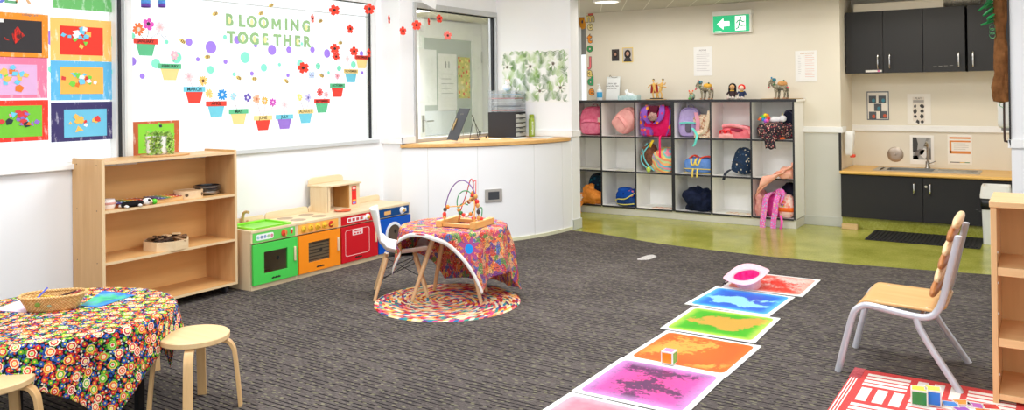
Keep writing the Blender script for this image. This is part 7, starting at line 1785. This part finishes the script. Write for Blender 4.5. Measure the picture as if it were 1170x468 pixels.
def bluepic():
    n = NB('blue_painting', .5, .3); f, _ = n.noise(n.coord('Object', (1, 1, 1), (0, 0, .4)), 9, 3, .6, .6); d = n.nt.nodes.new('ShaderNodeVectorMath'); d.operation = 'LENGTH'; n.l(n.coord('Object'), d.inputs[0])
    g = n.math('SUBTRACT', n.math('MULTIPLY', f, .30), d.outputs['Value'])
    return n.done(n.mix(n.ramp(g, [(.03, (0, 0, 0)), (.09, (255, 255, 255))]), (52, 120, 214), n.ramp(f, [(.35, (30, 130, 130)), (.5, (70, 190, 130)), (.65, (90, 170, 190))])))
tt, c = flat('painted_picture', 'blue painted picture with green swirls lying beside the basket', 'picture', [(92, 349), (111, 351.5), (154.5, 337), (118, 332)], bluepic(), ZF+.001, .0015)
MB().at((.1, .06, .0016), 0, 0, .5).box(-.02, -.012, 0, .02, .012, .0008).build('name_tag', mat((226, 232, 244)), tt, smooth=0)
# basket
bc = (onf(61, 352)); bz = ZF
t = thing('wicker_basket', 'oval wicker basket holding coloured pencils on the floral cloth', 'basket', (bc.x, bc.y, bz), YAW+.30)
def wick():
    n = NB('wicker', .7, .2); s = n.sep(n.coord('Object')); a = n.math('ARCTAN2', s[1], s[0])
    w = n.math('SINE', n.math('ADD', n.math('MULTIPLY', a, 44), n.math('MULTIPLY', n.math('FLOOR', n.math('MULTIPLY', s[2], 170)), PI))); f, _ = n.noise(n.coord('Object'), 60, 2)
    n.bump(w, .6, .003)
    return n.done(n.mix(n.ramp(n.math('ADD', n.math('MULTIPLY', w, .3), f), [(.25, (0, 0, 0)), (.85, (255, 255, 255))]), (196, 146, 84), (236, 200, 142)))
WK = wick(); A1, B1, HB = .128, .075, .062
def bas(u, v):
    a = 2*PI*u; s = .74+.26*v; e = .75
    f = lambda w: math.copysign(abs(w)**e, w)
    return (A1*s*f(cos(a)), B1*s*f(sin(a)), HB*v)
MB().grid(bas, 72, 8, wrap=True).prism([(A1*.74*math.copysign(abs(cos(a))**.75, cos(a)), B1*.74*math.copysign(abs(sin(a))**.75, sin(a))) for a in [2*PI*i/36 for i in range(36)]], .001, .004).build('wall', WK, t, solid=.005)
MB().tube([bas(i/60, 1) for i in range(60)], .0065, 8, True).build('rim', WK, t)
LGm = mat((120, 150, 60), .7)
q = MB(); q.T = Matrix.Translation((-.045, -.071, .035)) @ Matrix.Rotation(.15, 4, 'X'); q.ball((0, 0, 0), (.011, .003, .011), 10, 6); q.build('woven_leaf', LGm, t)
q = MB(); q.T = Matrix.Translation((.0, -.072, .027)); q.ball((0, 0, 0), (.009, .003, .006), 10, 6); q.build('woven_leaf', mat((150, 160, 130), .7), t)
bm_ = Matrix.Translation((bc.x, bc.y, bz)) @ Matrix.Rotation(YAW+.30, 4, 'Z')
for k, (a, b, c, nm) in enumerate((((-.055, -.045, .055), (-.03, .045, .085), (84, 96, 190), 'indigo'), ((-.07, .02, .056), (.055, -.03, .05), (226, 190, 60), 'yellow'), ((.02, -.02, .052), (.09, .03, .064), (70, 40, 34), 'dark brown'), ((.06, -.02, .05), (.105, .03, .066), (150, 60, 60), 'maroon'), ((-.07, -.0, .035), (.05, -.01, .035), (20, 130, 120), 'teal'), ((-.06, .03, .034), (.06, .025, .034), (206, 90, 60), 'terracotta'))):
    A_, B_ = bm_ @ Vector(a), bm_ @ Vector(b); c_ = (A_+B_)/2; dv = (B_-A_).normalized(); hl = (B_-A_).length/2
    t2 = thing('colouring_pencil', '%s colouring pencil lying in the wicker basket' % nm, 'pencil', c_, 0, 'pencils in the basket')
    MB().tube([-dv*hl, dv*hl*.86], .0042, 6).build('barrel', mat(c, .4), t2); MB().tube([dv*hl*.86, dv*hl], [.0042, .0008], 6).build('tip', mat((226, 190, 140), .6), t2)
# stools
ST = wood((228, 190, 136), (238, 206, 156), 'x', .7, .4, 'birch_seat'); SL = wood((220, 176, 118), (232, 192, 138), 'z', .8, .4, 'bent_birch')
def stool(label, x, y, rz, zt=.327):
    t = thing('round_stool', label, 'stool', (x, y, CZ), rz, 'bentwood stools')
    MB().lathe([(0, zt-.026), (.14, zt-.026), (.1445, zt-.022), (.1445, zt-.004), (.14, zt), (0, zt)], 56).build('seat', ST, t)
    for k in range(4):
        a = k*PI/2+PI/4; q = MB(); dx, dy = cos(a), sin(a)
        pts = smooth_path([(.05*dx, .05*dy, zt-.034), (.105*dx, .105*dy, zt-.034), (.138*dx, .138*dy, zt-.042), (.158*dx, .158*dy, zt-.07), (.166*dx, .166*dy, zt-.11), (.178*dx, .178*dy, .1), (.186*dx, .186*dy, 0)], 5)
        q.ribbon(pts, (-dy, dx, 0), .038, .015); q.build('leg', SL, t, smooth=40, bevel=.002)
    return t
stool('birch stool in front of the floral table corner, standing on open carpet', -3.065, 2.135, .02)
stool('birch stool partly out of frame under the floral cloth front', -3.225, 1.40, -.1)
stool('birch stool half hidden between the floral table and the other stool', -3.85, 2.34, -.80)
